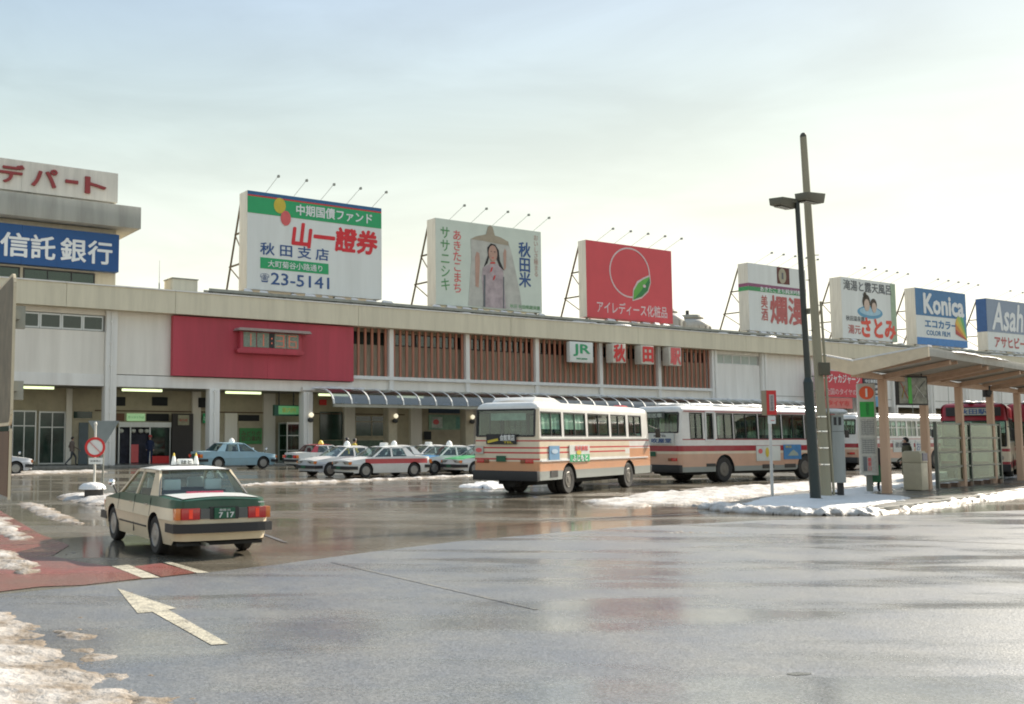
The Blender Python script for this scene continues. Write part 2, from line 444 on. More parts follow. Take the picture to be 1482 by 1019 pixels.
# snow: white, with brown slush soaked into it
def snow_mat(name, dirty):
    m = bpy.data.materials.new(name); m.use_nodes = True
    n = m.node_tree.nodes; l = m.node_tree.links; b = n['Principled BSDF']
    b.inputs['Roughness'].default_value = 0.55
    b.inputs['Subsurface Weight'].default_value = 0.0
    t = n.new('ShaderNodeTexCoord')
    z = n.new('ShaderNodeTexNoise'); z.inputs['Scale'].default_value = 2.2; z.inputs['Detail'].default_value = 10; z.inputs['Roughness'].default_value = 0.7
    l.new(t.outputs['Object'], z.inputs['Vector'])
    r = n.new('ShaderNodeMapRange'); r.inputs['From Min'].default_value = 0.42; r.inputs['From Max'].default_value = 0.66; r.inputs['To Max'].default_value = dirty
    l.new(z.outputs['Fac'], r.inputs['Value'])
    if dirty > 0.5:      # thin edges of the heaps are soaked with grit
        ge = n.new('ShaderNodeNewGeometry'); sz = n.new('ShaderNodeSeparateXYZ'); l.new(ge.outputs['Position'], sz.inputs[0])
        rz_ = n.new('ShaderNodeMapRange'); rz_.inputs['From Min'].default_value = 0.0; rz_.inputs['From Max'].default_value = 0.075
        rz_.inputs['To Min'].default_value = 0.75; rz_.inputs['To Max'].default_value = 0.0; l.new(sz.outputs['Z'], rz_.inputs['Value'])
        ad = n.new('ShaderNodeMath'); ad.operation = 'ADD'; ad.use_clamp = True; l.new(r.outputs[0], ad.inputs[0]); l.new(rz_.outputs[0], ad.inputs[1]); r = ad
    x = n.new('ShaderNodeMix'); x.data_type = 'RGBA'
    x.inputs['A'].default_value = (0.56, 0.54, 0.52, 1) if dirty > 0.5 else (0.72, 0.71, 0.70, 1); x.inputs['B'].default_value = (0.20, 0.155, 0.11, 1)
    l.new(r.outputs[0], x.inputs['Factor']); l.new(x.outputs['Result'], b.inputs['Base Color'])
    z3 = n.new('ShaderNodeTexNoise'); z3.inputs['Scale'].default_value = 14; z3.inputs['Detail'].default_value = 6
    l.new(t.outputs['Object'], z3.inputs['Vector'])
    bp = n.new('ShaderNodeBump'); bp.inputs['Strength'].default_value = 0.7; bp.inputs['Distance'].default_value = 0.05
    l.new(z3.outputs['Fac'], bp.inputs['Height']); l.new(bp.outputs[0], b.inputs['Normal'])
    return m
SNOW = snow_mat('snow_clean', 0.15)
SNOWD = snow_mat('snow_slushy', 0.75)

def sheet(name, pts, z, mat, label=None, kind='structure', parent=None):
    mb = MB(); mb.add([(x, y, z) for x, y in pts], [tuple(range(len(pts)))])
    o = mb.build(name, mat, parent, recalc=False)
    if o.data.polygons[0].normal.z < 0: o.data.flip_normals()
    return tag(o, label, None, None, kind)

g = sheet('ground', [(-500, -300), (900, -300), (900, 1200), (-500, 1200)], 0.0, PLAZA)
# the nearer carriageway, a paler resurfaced strip that ends at a seam across the forecourt
seam = [(-60, -8), (-14, 6.0), (-3.87, 11.64), (-2.9, 12.4), (-0.95, 14.32), (0.4, 15.9), (2.0, 17.6), (5.39, 20.21), (10.29, 22.63), (18, 25.6), (30, 29), (60, 34), (60, -60), (-60, -60)]
sheet('road', seam, 0.004, ROADM)
# red surfacing and its cream borders beside the kerb
red = sheet('red_surfacing', [(-8.28, 24.75), (-5.48, 18.64), (-4.5, 16.87), (-4.34, 15.31), (-3.69, 14.56), (-3.18, 14.09), (-2.53, 12.93), (-3.12, 12.33), (-3.58, 12.22), (-3.96, 11.8), (-6.5, 10.3), (-12, 7.4), (-16, 15)], 0.0065, REDM)
sheet('red_parking_mark', [(-2.88, 14.09), (-2.58, 14.48), (-1.92, 13.45), (-2.32, 13.06)], 0.0065, REDM)
sheet('painted_line', [(-3.18, 14.12), (-2.98, 14.26), (-2.32, 12.98), (-2.53, 12.93)], 0.009, MARK)
sheet('painted_line', [(-2.57, 14.56), (-2.49, 14.64), (-1.77, 13.45), (-1.91, 13.39)], 0.009, MARK)
def stripe(a, b, wd, mat, name='painted_line', z=0.0085):
    a = Vector(a); b = Vector(b); d = (b-a).normalized(); p = Vector((-d.y, d.x))*wd/2
    return sheet(name, [tuple(a-p), tuple(b-p), tuple(b+p), tuple(a+p)], z, mat)
stripe((-0.19, 14.56), (1.95, 10.6), 0.055, MARKF)
stripe((-2.4, 21.5), (-1.0, 17.3), 0.08, MARKF)
stripe((8.2, 18.4), (12.5, 16.4), 0.06, MARKF)
stripe((4.1, 21.9), (9.3, 24.3), 0.08, MARKF)
stripe((12.2, 22.3), (22, 25.6), 0.08, MARKF)
sheet('painted_arrow', [(-2.65, 12.06), (-1.73, 10.66), (-1.80, 10.58), (-0.99, 8.85), (-1.13, 8.80), (-1.94, 10.45), (-2.07, 10.37)], 0.009, MARK)
# small dark spot on the carriageway: a reflection in a pothole, painted as colour
PATCH = wet('pothole_reflection_dark', (0.07, 0.066, 0.055), 0.12, 0.30, 0.9, (0.10, 0.10, 0.095), 1.8, 0.6, 0.2, cs=6)
def blotch(cx, cy, rx, ry, ang, seed, mat=PATCH, hole=None):
    pts = []; n = 40
    for i in range(n):
        a = 2*PI*i/n; k = 1+0.45*noise.noise(Vector((math.cos(a)*1.6, math.sin(a)*1.6, seed)))
        x = rx*k*math.cos(a); y = ry*k*math.sin(a)
        pts.append((cx+x*math.cos(ang)-y*math.sin(ang), cy+x*math.sin(ang)+y*math.cos(ang)))
    sheet('pothole_reflection', pts, 0.007, mat)
blotch(3.35, 7.75, 0.09, 0.05, 0.2, 4)
def inpoly(pts):
    P = np.array(pts)
    def f(x, y):
        ins = np.zeros(x.shape, bool); d = np.full(x.shape, 1e9)
        for i in range(len(P)):
            a = P[i]; b = P[(i+1) % len(P)]
            c = ((a[1] > y) != (b[1] > y)) & (x < (b[0]-a[0])*(y-a[1])/((b[1]-a[1]) or 1e-9)+a[0])
            ins ^= c
            ab = b-a; t = np.clip(((x-a[0])*ab[0]+(y-a[1])*ab[1])/(ab@ab), 0, 1)
            d = np.minimum(d, np.hypot(x-a[0]-t*ab[0], y-a[1]-t*ab[1]))
        return np.where(ins, d, -d)
    return f
def snow_patch(name, pts, h, cell, mat, label, wdt=0.5, rag=0.25, z0=0.0, seed=0, lump=1.0):
    P = np.array(pts); lo = P.min(0)-rag-cell; hi = P.max(0)+rag+cell
    nx = int((hi[0]-lo[0])/cell)+2; ny = int((hi[1]-lo[1])/cell)+2
    X, Y = np.meshgrid(lo[0]+np.arange(nx)*cell, lo[1]+np.arange(ny)*cell)
    D = inpoly(pts)(X, Y)
    N1 = np.zeros_like(X); N2 = np.zeros_like(X)
    k1 = 0.9/max(rag, 0.05)*0.45
    for j in range(ny):
        for i in range(nx):
            if D[j, i] < -rag-cell*2: continue
            N1[j, i] = noise.fractal(Vector((X[j, i]*k1, Y[j, i]*k1, seed*7.3)), 0.9, 2.1, 4)
            N2[j, i] = noise.fractal(Vector((X[j, i]*2.3, Y[j, i]*2.3, seed*3.1+9)), 0.8, 2.2, 5)
    D2 = D + N1*rag*1.3
    s = np.clip(D2/wdt, -0.2, 1)
    Z = z0 - 0.02 + (h+0.02)*np.sign(s)*np.sqrt(np.abs(s))*(1+0.55*lump*N2)
    ok = D2 > -cell*1.6
    idx = -np.ones(X.shape, int); vs = []
    fs = []
    for j in range(ny-1):
        for i in range(nx-1):
            if ok[j, i] and ok[j, i+1] and ok[j+1, i] and ok[j+1, i+1]:
                q = []
                for a, b in ((j, i), (j, i+1), (j+1, i+1), (j+1, i)):
                    if idx[a, b] < 0: idx[a, b] = len(vs); vs.append((X[a, b], Y[a, b], Z[a, b]))
                    q.append(idx[a, b])
                fs.append(tuple(q))
    mb = MB(); mb.add(vs, fs)
    o = mb.build(name, mat, None, smooth=80, recalc=False)
    return tag(o, label, None, None, 'stuff')

snow_patch('snow', [(-12, 5.5), (-6.5, 10.2), (-3.7, 10.85), (-3.2, 10.2), (-2.75, 9.55), (-2.62, 9.1), (-2.25, 8.55), (-2.15, 8.2), (-1.8, 7.85), (-1.62, 7.4), (-1.3, 6.9), (-1.0, 5.5), (-0.9, 3.0), (-12, 3.0)], 0.085, 0.045, SNOWD, 'dirty ploughed snow bank along the near kerb', 1.3, 0.12, seed=1, lump=0.9)
snow_patch('snow', [(-8.3, 24.0), (-7.4, 22.6), (-5.8, 18.6), (-5.25, 17.6), (-5.7, 17.5), (-6.8, 19.4), (-9.3, 21.8)], 0.06, 0.07, SNOWD, 'melting snow heap on the red surfacing by the kerb', 0.5, 0.2, seed=2)
snow_patch('snow', [(-5.9, 16.6), (-5.0, 15.8), (-4.3, 14.6), (-3.85, 13.3), (-4.2, 13.3), (-5.1, 14.2), (-7.0, 15.3)], 0.05, 0.05, SNOWD, 'small melting snow heap nearer the arrow', 0.35, 0.18, seed=3)
snow_patch('snow', [(-8.9, 28.2), (-8.2, 27.4), (-6.3, 23.4), (-5.3, 21.1), (-5.6, 21.0), (-6.9, 23.2), (-8.5, 26.8)], 0.045, 0.07, SNOWD, 'thin ridge of slush beside the parked taxis lane', 0.3, 0.12, seed=4)
snow_patch('snow', [(-8.7, 31.2), (-7.7, 32.0), (-6.3, 30.0), (-5.4, 27.0), (-5.7, 25.8), (-6.6, 26.8), (-7.9, 28.8)], 0.10, 0.08, SNOWD, 'snow heap round the foot of the no parking sign', 0.5, 0.2, seed=5)
snow_patch('snow', [(-26, 40.5), (-18, 49.0), (-13.0, 54.5), (-12.2, 52.5), (-16, 47.5), (-24, 38.5)], 0.09, 0.2, SNOWD, 'long snow ridge in front of the station kerb', 0.6, 0.3, seed=6)
snow_patch('snow', [(-4.1, 37.6), (-2.75, 39.3), (1.5, 43.2), (6.0, 47.7), (6.4, 47.3), (1.9, 42.8), (-2.4, 38.8), (-3.9, 37.2)], 0.07, 0.10, SNOWD, 'long narrow snow ridge in front of the parked taxis', 0.25, 0.12, seed=7)
snow_patch('snow', [(-2.7, 9.5), (-2.3, 9.3), (-1.9, 8.4), (-1.35, 7.5), (-0.9, 6.6), (-1.4, 6.6), (-2.1, 8.1)], 0.02, 0.035, SNOWD, 'thin brown slush thawing along the near snow bank', 0.25, 0.22, seed=21, lump=1.6)
snow_patch('snow', [(3.9, 36.6), (4.9, 38.6), (6.6, 39.6), (6.0, 36.9), (5.1, 35.3)], 0.12, 0.12, SNOW, 'snow heap behind the rear of the nearest bus', 0.4, 0.2, seed=8)
snow_patch('snow', [(6.6, 28.6), (6.2, 26.6), (7.4, 26.2), (9.0, 26.9), (10.8, 28.8), (14.2, 31.6), (19.5, 37.0), (26, 43.5), (34, 51), (33, 54), (24, 47), (19.0, 41.7), (12.7, 35.4), (9.2, 31.7)], 0.085, 0.14, SNOWD, 'broad trodden snow between the bus bays and the shelter', 0.8, 0.6, seed=9)

# bus island with kerb
isl = [(9.4, 24.45), (10.4, 23.55), (11.76, 23.55), (16.9, 28.4), (22.3, 33.6), (38, 48.6), (60, 69.6), (56.5, 73), (30.6, 46.9), (20.3, 38.0), (12.37, 29.9), (9.9, 26.4), (9.2, 25.2)]
mb = MB(); mb.hprism(isl, -0.02, 0.115)
tag(mb.build('bus_island', PAVEM), None, None, None, 'structure')
mb = MB()
def kerb_run(pts, name, wd=0.16, h=0.135, seg=1.0, parent=None):
    """kerb stones end to end along a line, each its own object"""
    proto = None; first = True
    for a, b in zip(pts[:-1], pts[1:]):
        a = Vector(a); b = Vector(b); n = max(1, round((b-a).length/seg)); d = (b-a)/n
        for i in range(n):
            p = a + d*(i+0.5)
            L_ = d.length-0.012
            if proto is None or abs(proto[1]-L_) > 0.02:
                mb = MB(); mb.box(-L_/2, L_/2, -wd/2, wd/2, -0.02, h)
                o = mb.build('kerb_stone', KERBM, parent, bevel=0.012); proto = (o, L_)
            else:
                o = proto[0].copy(); C.objects.link(o)
            o.location = (p.x, p.y, random.uniform(-0.006, 0.006)); o.rotation_euler = (0, 0, math.atan2(d.y, d.x))
            o['kind'] = 'structure'
isle = bpy.data.objects['bus_island']
kerb_run([(9.15, 25.15), (9.33, 24.3), (10.35, 23.47), (11.8, 23.47), (16.96, 28.34), (22.36, 33.54), (38, 48.5)], 'kerb', parent=isle, seg=1.0)
snow_patch('snow', [(9.75, 25.3), (9.85, 24.6), (10.6, 23.9), (11.6, 23.85), (13.7, 26.05), (15.4, 28.0), (15.0, 30.2), (13.8, 30.4), (11.5, 28.2)], 0.05, 0.07, SNOW, 'shaded snow round the lamp post and cabinet on the island', 0.3, 0.12, z0=0.12, seed=10, lump=0.6)
snow_patch('snow', [(8.7, 25.6), (8.8, 24.2), (10.1, 23.15), (11.9, 23.1), (12.3, 23.6), (10.5, 23.75), (9.6, 24.6), (9.6, 25.6)], 0.17, 0.05, SNOWD, 'snow drifted against the rounded kerb at the island tip', 0.25, 0.12, seed=13, lump=0.7)
snow_patch('snow', [(12.0, 23.55), (11.8, 23.25), (16.9, 27.95), (22.4, 33.1), (38, 48.0), (60, 69), (60, 69.9), (38, 48.75), (22.2, 33.8), (16.8, 28.6)], 0.13, 0.10, SNOWD, 'ridge of snow along the road edge of the island', 0.3, 0.15, seed=11, lump=0.7)
snow_patch('snow', [(15.3, 30.2), (16.4, 31.8), (24, 38.8), (30, 44.8), (29.4, 45.4), (22, 39), (15, 32), (14, 30.4)], 0.05, 0.12, SNOW, 'thin snow along the bus side of the island', 0.4, 0.35, z0=0.115, seed=12)
# bits of slush on the carriageway
mb = MB()
for cx, cy, n, sp in ((6.2, 19.2, 30, 0.22), (6.9, 19.0, 14, 0.15), (-2.5, 11.7, 5, 0.15), (-4.5, 24, 8, 0.8), (-2.2, 7.9, 30, 0.55), (-3.2, 9.6, 20, 0.5), (-1.55, 6.9, 12, 0.3), (-5.0, 15.2, 14, 0.5)):
    for i in range(n):
        x = cx+random.gauss(0, sp); y = cy+random.gauss(0, sp*0.6); r = random.uniform(0.008, 0.035); k_ = random.uniform(1.0, 2.6)
        mb.add([(x+r*k_*random.uniform(.5, 1.2)*math.cos(q), y+r*random.uniform(.5, 1.2)*math.sin(q), 0.0) for q in (0, 1, 2.1, 3.1, 4.2, 5.2)]+[(x, y, r*0.45)], [(0,1,6),(1,2,6),(2,3,6),(3,4,6),(4,5,6),(5,0,6)])
tag(mb.build('slush', SNOWD, smooth=60), 'scattered lumps of brown slush on the wet asphalt', None, None, 'stuff')

# ------------------------------------------------------------------ station
PHI = R(31.028)
P0 = (-14.1, 61.0)
def fw(t, y, z=0):
    """station local (t along the facade, y behind it) -> world"""
    return (P0[0]+math.cos(PHI)*t-math.sin(PHI)*y, P0[1]+math.sin(PHI)*t+math.cos(PHI)*y, z)
T0, T1 = -26.8, 127.3
COLS = [i*6.7 for i in range(-4, 20)]
mb = MB(); mb.box(T0-4, T1, -1.3, 20, -0.02, 0.12)
pv = mb.build('station_pavement', PAVEM); pv.location = (*P0, 0); pv.rotation_euler = (0, 0, PHI); tag(pv, kind='structure')
proto = None
for i in range(int((T1-T0)/1.2)):
    t = T0 + i*1.2
    if proto is None:
        mb = MB(); mb.box(0, 1.188, -0.09, 0.09, -0.02, 0.15); proto = mb.build('kerb_stone', KERBM, pv, bevel=0.015); k = proto
    else: k = proto.copy(); C.objects.link(k)
    k.location = (t, -1.4, 0); k['kind'] = 'structure'

st = thing('station_building', 'long cream two storey railway station with red brown slats under its parapet', 'railway station', (*P0, 0), PHI)
def B(name, mat, boxes, parent=None, bevel=0, label=None, kind=None):
    mb = MB()
    for b in boxes: mb.box(*b)
    o = mb.build(name, mat, parent or st, bevel=bevel)
    if label: o['label'] = label
    if kind: o['kind'] = kind
    return o
B('core', SLATWALL, [(T0, T1, 8, 24, 0.12, 10.5), (T0, T1, 4.25, 8, 4.9, 10.5), (T0, T1, 0.45, 4.25, 9.3, 10.5)])
B('soffit', SOFFIT, [(T0, T1, 0.32, 4.2, 4.82, 4.9)])
# parapet in panels
pn = None
t = T0
edges = [T0+6.7*i for i in range(0, 24)]
edges = [-26.8, -20.1, -13.4, -6.7, -2.9, 3.8, 17.0, 30.4, 43.8, 57.2, 70.6, 84.0, 97.4, 110.8, 124.2, 127.3]
for a, b in zip(edges[:-1], edges[1:]):
    B('parapet_panel', CONC, [(a+0.012, b-0.012, -0.8, 0.44, 9.33, 10.7)])
    B('parapet_coping', WALLP, [(a+0.012, b-0.012, -0.86, 0.6, 10.704, 10.78)])
# upper walls
B('upper_wall', WALLW, [(T0, -0.36, -0.05, 0.3, 4.95, 8.05), (T0, -0.36, -0.05, 0.3, 9.02, 9.33), (0.36, 4.0, -0.05, 0.3, 5.55, 9.33)])
B('upper_wall', WALLP, [(53.9, 59.9, -0.05, 0.3, 4.8, 8.2), (53.9, 59.9, -0.05, 0.3, 9.05, 9.33), (60.7, T1, -0.05, 0.3, 4.8, 9.33)])
B('wall_base_band', WALLP, [(T0, -0.36, -0.12, 0.3, 4.8, 5.5), (0.36, 17.0, -0.12, 0.3, 4.8, 5.5)])
B('lower_wall_band', WALLW, [(17.0, 53.6, -0.02, 0.3, 4.8, 5.75)])
B('sill_band', WHITE, [(16.9, 53.6, -0.26, 0.28, 5.752, 5.98)])
B('slat_back_wall', SLATWALL, [(16.8, 53.5, 0.40, 0.6, 5.98, 8.2), (16.8, 53.5, 0.40, 0.6, 9.1, 9.33)])
# strip windows, left wing
def window(t0, t1, z0, z1, y, parent=st, frame=ALU, gl=GL_STN, mull=0, trans=0, fw_=0.07, dep=0.08):
    f = MB()
    f.box(t0, t1, y, y+dep, z0, z0+fw_); f.box(t0, t1, y, y+dep, z1-fw_, z1)
    f.box(t0, t0+fw_, y, y+dep, z0+fw_, z1-fw_); f.box(t1-fw_, t1, y, y+dep, z0+fw_, z1-fw_)
    for i in range(mull):
        c = t0+(t1-t0)*(i+1)/(mull+1); f.box(c-fw_*0.4, c+fw_*0.4, y+0.004, y+dep-0.004, z0+fw_, z1-fw_)
    for i in range(trans):
        c = z1-(z1-z0)*0.3*(i+1); f.box(t0+fw_, t1-fw_, y+0.008, y+dep-0.008, c-fw_*0.4, c+fw_*0.4)
    w_ = f.build('window', frame, parent)
    g_ = MB(); g_.box(t0+fw_*0.5, t1-fw_*0.5, y+dep*0.5, y+dep*0.5+0.012, z0+fw_*0.5, z1-fw_*0.5)
    g_.build('pane', gl, w_)
    return w_
OFFICE = M('office_dim_interior', (0.05, 0.065, 0.055), 0.9, var=0.35, scale=0.8)
for c in range(0, 4):
    for k in range(5):
        t1_ = -0.42 - c*6.7 - k*1.26
        window(t1_-1.24, t1_, 8.09, 8.98, 0.04, fw_=0.09)
B('office_interior', OFFICE, [(T0, -0.4, 1.6, 1.7, 7.9, 9.3)])
B('office_interior', OFFICE, [(16.8, 53.5, 1.4, 1.5, 8.1, 9.3)])
BLINDG = M('pale_window_blind', (0.42, 0.47, 0.43), 0.6)
for k in range(5):
    window(54.1+k*1.14, 54.1+k*1.14+1.1, 8.22, 9.03, 0.04, gl=BLINDG, frame=WHITE, fw_=0.05)
for c in range(5):
    a = 20.6+c*6.7 if c else 20.6
    for k in range(3): window(a+k*2.0, a+k*2.0+1.96, 8.22, 9.08, 0.42, frame=DARK)
# slats
sp_ = None
for c in range(6):
    a = 16.95 if c == 0 else 13.75+c*6.7
    b = 13.05+(c+1)*6.7
    n = max(1, int(round((b-a)/0.545)))
    for i in range(n+1):
        x = a + (b-a)*i/n
        if sp_ is None:
            mb = MB(); mb.box(-0.085, 0.085, 0.0, 0.11, 5.984, 9.326); sp_ = mb.build('slat', SLATM, st); s_ = sp_
        else: s_ = sp_.copy(); C.objects.link(s_)
        s_.location = (x, 0, 0)
# columns
for c in COLS:
    if c < 17 and c >= 0 or c < 0 or c > 53:
        top = 9.326 if (c <= 0 or c > 53) else 4.796
        o = B('column', WALLP, [(c-0.34, c+0.34, -0.32, 0.36, 0.12, top)], bevel=0.02)
        mb = MB(); mb.cyl((c-0.02, -0.38, 0.2), (c-0.02, -0.38, top-0.05), 0.055, n=10)
        for z in (1.5, 3.2, 4.6, 6.0, 7.4, 8.6):
            if z < top: mb.box(c-0.12, c+0.08, -0.44, -0.322, z, z+0.07)
        mb.build('drain_pipe', WALLP, o)
    else:
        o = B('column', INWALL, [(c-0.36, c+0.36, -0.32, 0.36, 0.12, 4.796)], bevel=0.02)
        o = B('upper_column', WALLP, [(c-0.17, c+0.17, -0.2, 0.28, 4.8, 9.326)])
# red cladding and clock
B('red_cladding', REDPANEL, [(3.8, 10.28, -0.5, -0.125, 5.55, 9.25), (10.292, 16.8, -0.5, -0.125, 5.55, 9.25)])
ck = thing('digital_clock', 'red cased digital clock reading 11:36 on the red cladding', 'clock', fw(10.35, -0.5, 7.95), PHI)
mb = MB()
mb.prism([(-2.35, -0.85), (2.35, -0.85), (2.45, -0.62), (2.2, -0.55), (2.2, 0.55), (-2.2, 0.55), (-2.2, -0.55), (-2.45, -0.62)], -0.42, 0.0)
mb.build('case', REDPANEL, ck, bevel=0.03)
mb = MB(); mb.prism([(-2.55, 0.56), (2.75, 0.56), (2.6, 0.72), (-2.4, 0.72)], -0.85, 0.0); mb.build('hood', M('hood_grey', (0.35, 0.28, 0.26), 0.5), ck)
CKP = M('clock_lamp_panel', (0.22, 0.26, 0.21), 0.7, var=0.25, scale=12)
for a, b in ((-2.0, -1.12), (-1.05, -0.2), (0.2, 1.05), (1.1, 1.95)):
    mb = MB(); mb.box(a, b, -0.46, -0.424, -0.45, 0.5); mb.build('display_panel', CKP, ck)
mb = MB(); mb.box(-0.17, 0.17, -0.45, -0.423, -0.45, 0.5); mb.build('colon_panel', BLACKP, ck)
LIT = M('clock_lamp_lit', (0.50, 0.12, 0.07), 0.5, emit=0.22)
segs = {'1': 'bc', '3': 'abgcd', '6': 'afgecd'}
def digit(ch, x, wd, h, parent):
    s = {'a': (0, h, 1, h), 'b': (1, h/2, 1, h), 'c': (1, 0, 1, h/2), 'd': (0, 0, 1, 0), 'e': (0, 0, 0, h/2), 'f': (0, h/2, 0, h), 'g': (0, h/2, 1, h/2)}
    mb = MB()
    for k in segs[ch]:
        x0, z0, x1, z1 = s[k]
        n = 5
        for i in range(n+1):
            px = x + wd*(x0+(x1-x0)*i/n); pz = -0.33 + (z0+(z1-z0)*i/n)
            mb.box(px-0.03, px+0.03, -0.475, -0.462, pz-0.03, pz+0.03)
    mb.build('digit', LIT, parent)
digit('1', -1.95, 0.45, 0.7, ck); digit('1', -1.05, 0.45, 0.7, ck); digit('3', 0.36, 0.5, 0.7, ck); digit('6', 1.26, 0.5, 0.7, ck)
mb = MB(); mb.box(-0.04, 0.04, -0.47, -0.452, 0.1, 0.2); mb.box(-0.04, 0.04, -0.47, -0.452, -0.2, -0.1); mb.build('colon', LIT, ck)

# ground floor back wall and shopfronts
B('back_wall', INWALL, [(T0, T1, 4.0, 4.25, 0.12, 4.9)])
B('back_wall_rail', M('brown_rail', (0.12, 0.08, 0.05), 0.7), [(0.4, 24, 3.93, 3.998, 3.42, 3.5)])
for q_ in [(-1.45, -1.1, 3.8, 3.997, 0.12, 4.8), (6.9, 7.5, 3.75, 3.997, 0.12, 4.8), (9.3, 10.2, 3.85, 3.997, 0.12, 3.4), (12.2, 13.1, 3.85, 3.997, 0.12, 4.8), (18.6, 19.5, 3.7, 3.997, 0.12, 4.8), (24.4, 25.4, 3.7, 3.997, 0.12, 4.8), (30.2, 31.0, 3.7, 3.997, 0.12, 4.8)]: B('pilaster', WALLW, [q_])
GREENDK = M('dark_green_glass', (0.02, 0.045, 0.035), 0.12, var=0.5, scale=0.9, spec=0.6)
BLUEDOOR = M('blue_grey_door', (0.11, 0.14, 0.16), 0.5)
DKG = M('deep_dark_recess', (0.018, 0.02, 0.022), 0.8)
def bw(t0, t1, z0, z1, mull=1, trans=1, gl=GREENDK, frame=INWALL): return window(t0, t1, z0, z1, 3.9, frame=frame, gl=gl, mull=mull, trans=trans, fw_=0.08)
bw(-4.7, -3.25, 0.3, 3.4, 1, 1, frame=ALU); bw(-3.1, -1.46, 0.13, 3.36, 1, 1, frame=ALU); bw(-6.3, -4.8, 0.9, 3.4, 1, 1, frame=ALU); bw(-1.06, 0.3, 2.88, 3.47, 0, 0)
bw(-8.5, -6.5, 0.9, 3.4, 1, 1, frame=ALU); bw(-12.5, -9, 0.9, 3.4, 2, 1, frame=ALU)
B('service_door', BLUEDOOR, [(-0.6, -0.02, 3.92, 3.997, 0.12, 2.7)])
B('vent_grille', DKG, [(1.76, 2.36, 3.93, 3.997, 3.78, 4.35)]); B('vent_grille', DKG, [(4.16, 5.22, 3.93, 3.997, 3.83, 4.39)]); B('vent_grille', DKG, [(10.35, 11.9, 3.93, 3.997, 2.89, 3.3)])
B('vent_grille', DKG, [(7.3, 8.2, 3.7, 3.745, 3.75, 4.4)])
LITG = M('lit_green_sign', (0.30, 0.50, 0.26), 0.5, emit=0.25)
TUBE = M('fluorescent_tube', (0.85, 1.0, 0.55), 0.5, emit=0.7)
def wall_sign(t0, t1, z0, z1, y, mat, label, txt=None, tm=None, nm='wall_sign'):
    s = thing(nm, label, 'sign', fw((t0+t1)/2, y, (z0+z1)/2), PHI)
    a, h = (t1-t0)/2, (z1-z0)/2
    mb = MB(); mb.box(-a, a, -0.06, 0.0, -h, h); mb.build('board', mat, s)
    if txt: text(txt, tm, s, -a*0.86, a*0.86, -h*0.66, h*0.66, -0.075, stretch=False)
    return s
wall_sign(2.46, 3.68, 2.82, 3.3, 3.95, LITG, 'small lit green sign over the shop door behind the standing man', 'きっぷうりば', GREEN)
wall_sign(1.79, 2.3, 2.82, 3.3, 3.95, M('brown_board', (0.14, 0.06, 0.03), 0.6), 'small brown board beside the lit green sign over the shop')
wall_sign(3.78, 5.3, 2.83, 3.31, 3.95, DKG, 'dark blank fascia board right of the lit green sign')
wall_sign(7.6, 8.3, 2.72, 3.36, 3.7, GREEN, 'small green sign on the beige pilaster right of the dark board', '出口', LETW)
wall_sign(10.41, 12.09, 1.32, 2.41, 3.95, M('green_notice', (0.07, 0.27, 0.09), 0.6), 'green notice board with two bars of lettering above the light blue taxi', 'みどりの\n窓口案内', M('maroon_print', (0.12, 0.02, 0.03), 0.6))
wall_sign(16.62, 17.19, 4.07, 4.45, 3.9, RED, 'small red sign high on the arcade wall behind the canopy end')
ps = wall_sign(26.2, 29.9, 2.35, 3.5, 3.95, M('pale_green_poster', (0.22, 0.36, 0.26), 0.5, var=0.3, scale=1.5), 'wide pale green lit advertisement panel between two globe lamp columns')
mb = MB(); mb.box(-1.6, -0.6, -0.07, -0.061, -0.45, 0.4); mb.build('poster', M('poster_pale', (0.45, 0.5, 0.45), 0.6, var=0.3, scale=3), ps)
mb = MB(); mb.box(0.7, 1.6, -0.07, -0.061, -0.45, 0.4); mb.build('poster', M('poster_green', (0.15, 0.35, 0.28), 0.6, var=0.3, scale=3), ps)
mb = MB(); mb.prism(ell(-1.2, 0.02, 0.28, 0.2), -0.08, -0.071); mb.build('printed_shape', PINKRED, ps)
wall_sign(26.2, 30.0, 3.62, 4.05, 3.95, M('dark_blue_board', (0.02, 0.05, 0.09), 0.5), 'long dark blue fascia board above the pale green panel')
wall_sign(25.5, 26.15, 1.59, 2.22, 3.6, DKG, 'small black box sign on the wall left of the green panel')
# shop
sh = thing('station_shop', 'small kiosk shop front with white header and red skirting under the arcade', 'shop', fw(1.79, 3.9, 0.12), PHI)
mb = MB(); mb.box(0, 3.5, -0.5, -0.35, 2.3, 2.62); mb.build('header', WHITE, sh)
mb = MB()
for x in (0.0, 0.75, 2.05, 3.42): mb.box(x, x+0.08, -0.42, -0.35, 0.0, 2.3)
mb.build('mullions', ALU, sh)
mb = MB(); mb.box(0, 3.5, -0.1, -0.06, 0.0, 2.3); mb.build('dark_interior', M('shop_dark_interior', (0.03, 0.03, 0.045), 0.8, var=0.5, scale=3), sh)
mb = MB(); mb.box(2.14, 3.42, -0.40, -0.385, 0.0, 0.45); mb.build('red_panel', RED, sh)
mb = MB(); mb.box(2.14, 3.42, -0.385, -0.37, 0.46, 2.3); mb.build('glass', GL_STN, sh)
mb = MB(); mb.box(0.85, 1.35, -0.38, -0.2, 0.05, 1.2); mb.build('vending_front', PINKRED, sh)
mb = MB(); mb.box(2.2, 3.3, -0.3, -0.15, 0.6, 1.5); mb.build('goods_shelf', M('goods', (0.35, 0.22, 0.14), 0.8, var=0.6, scale=7), sh)
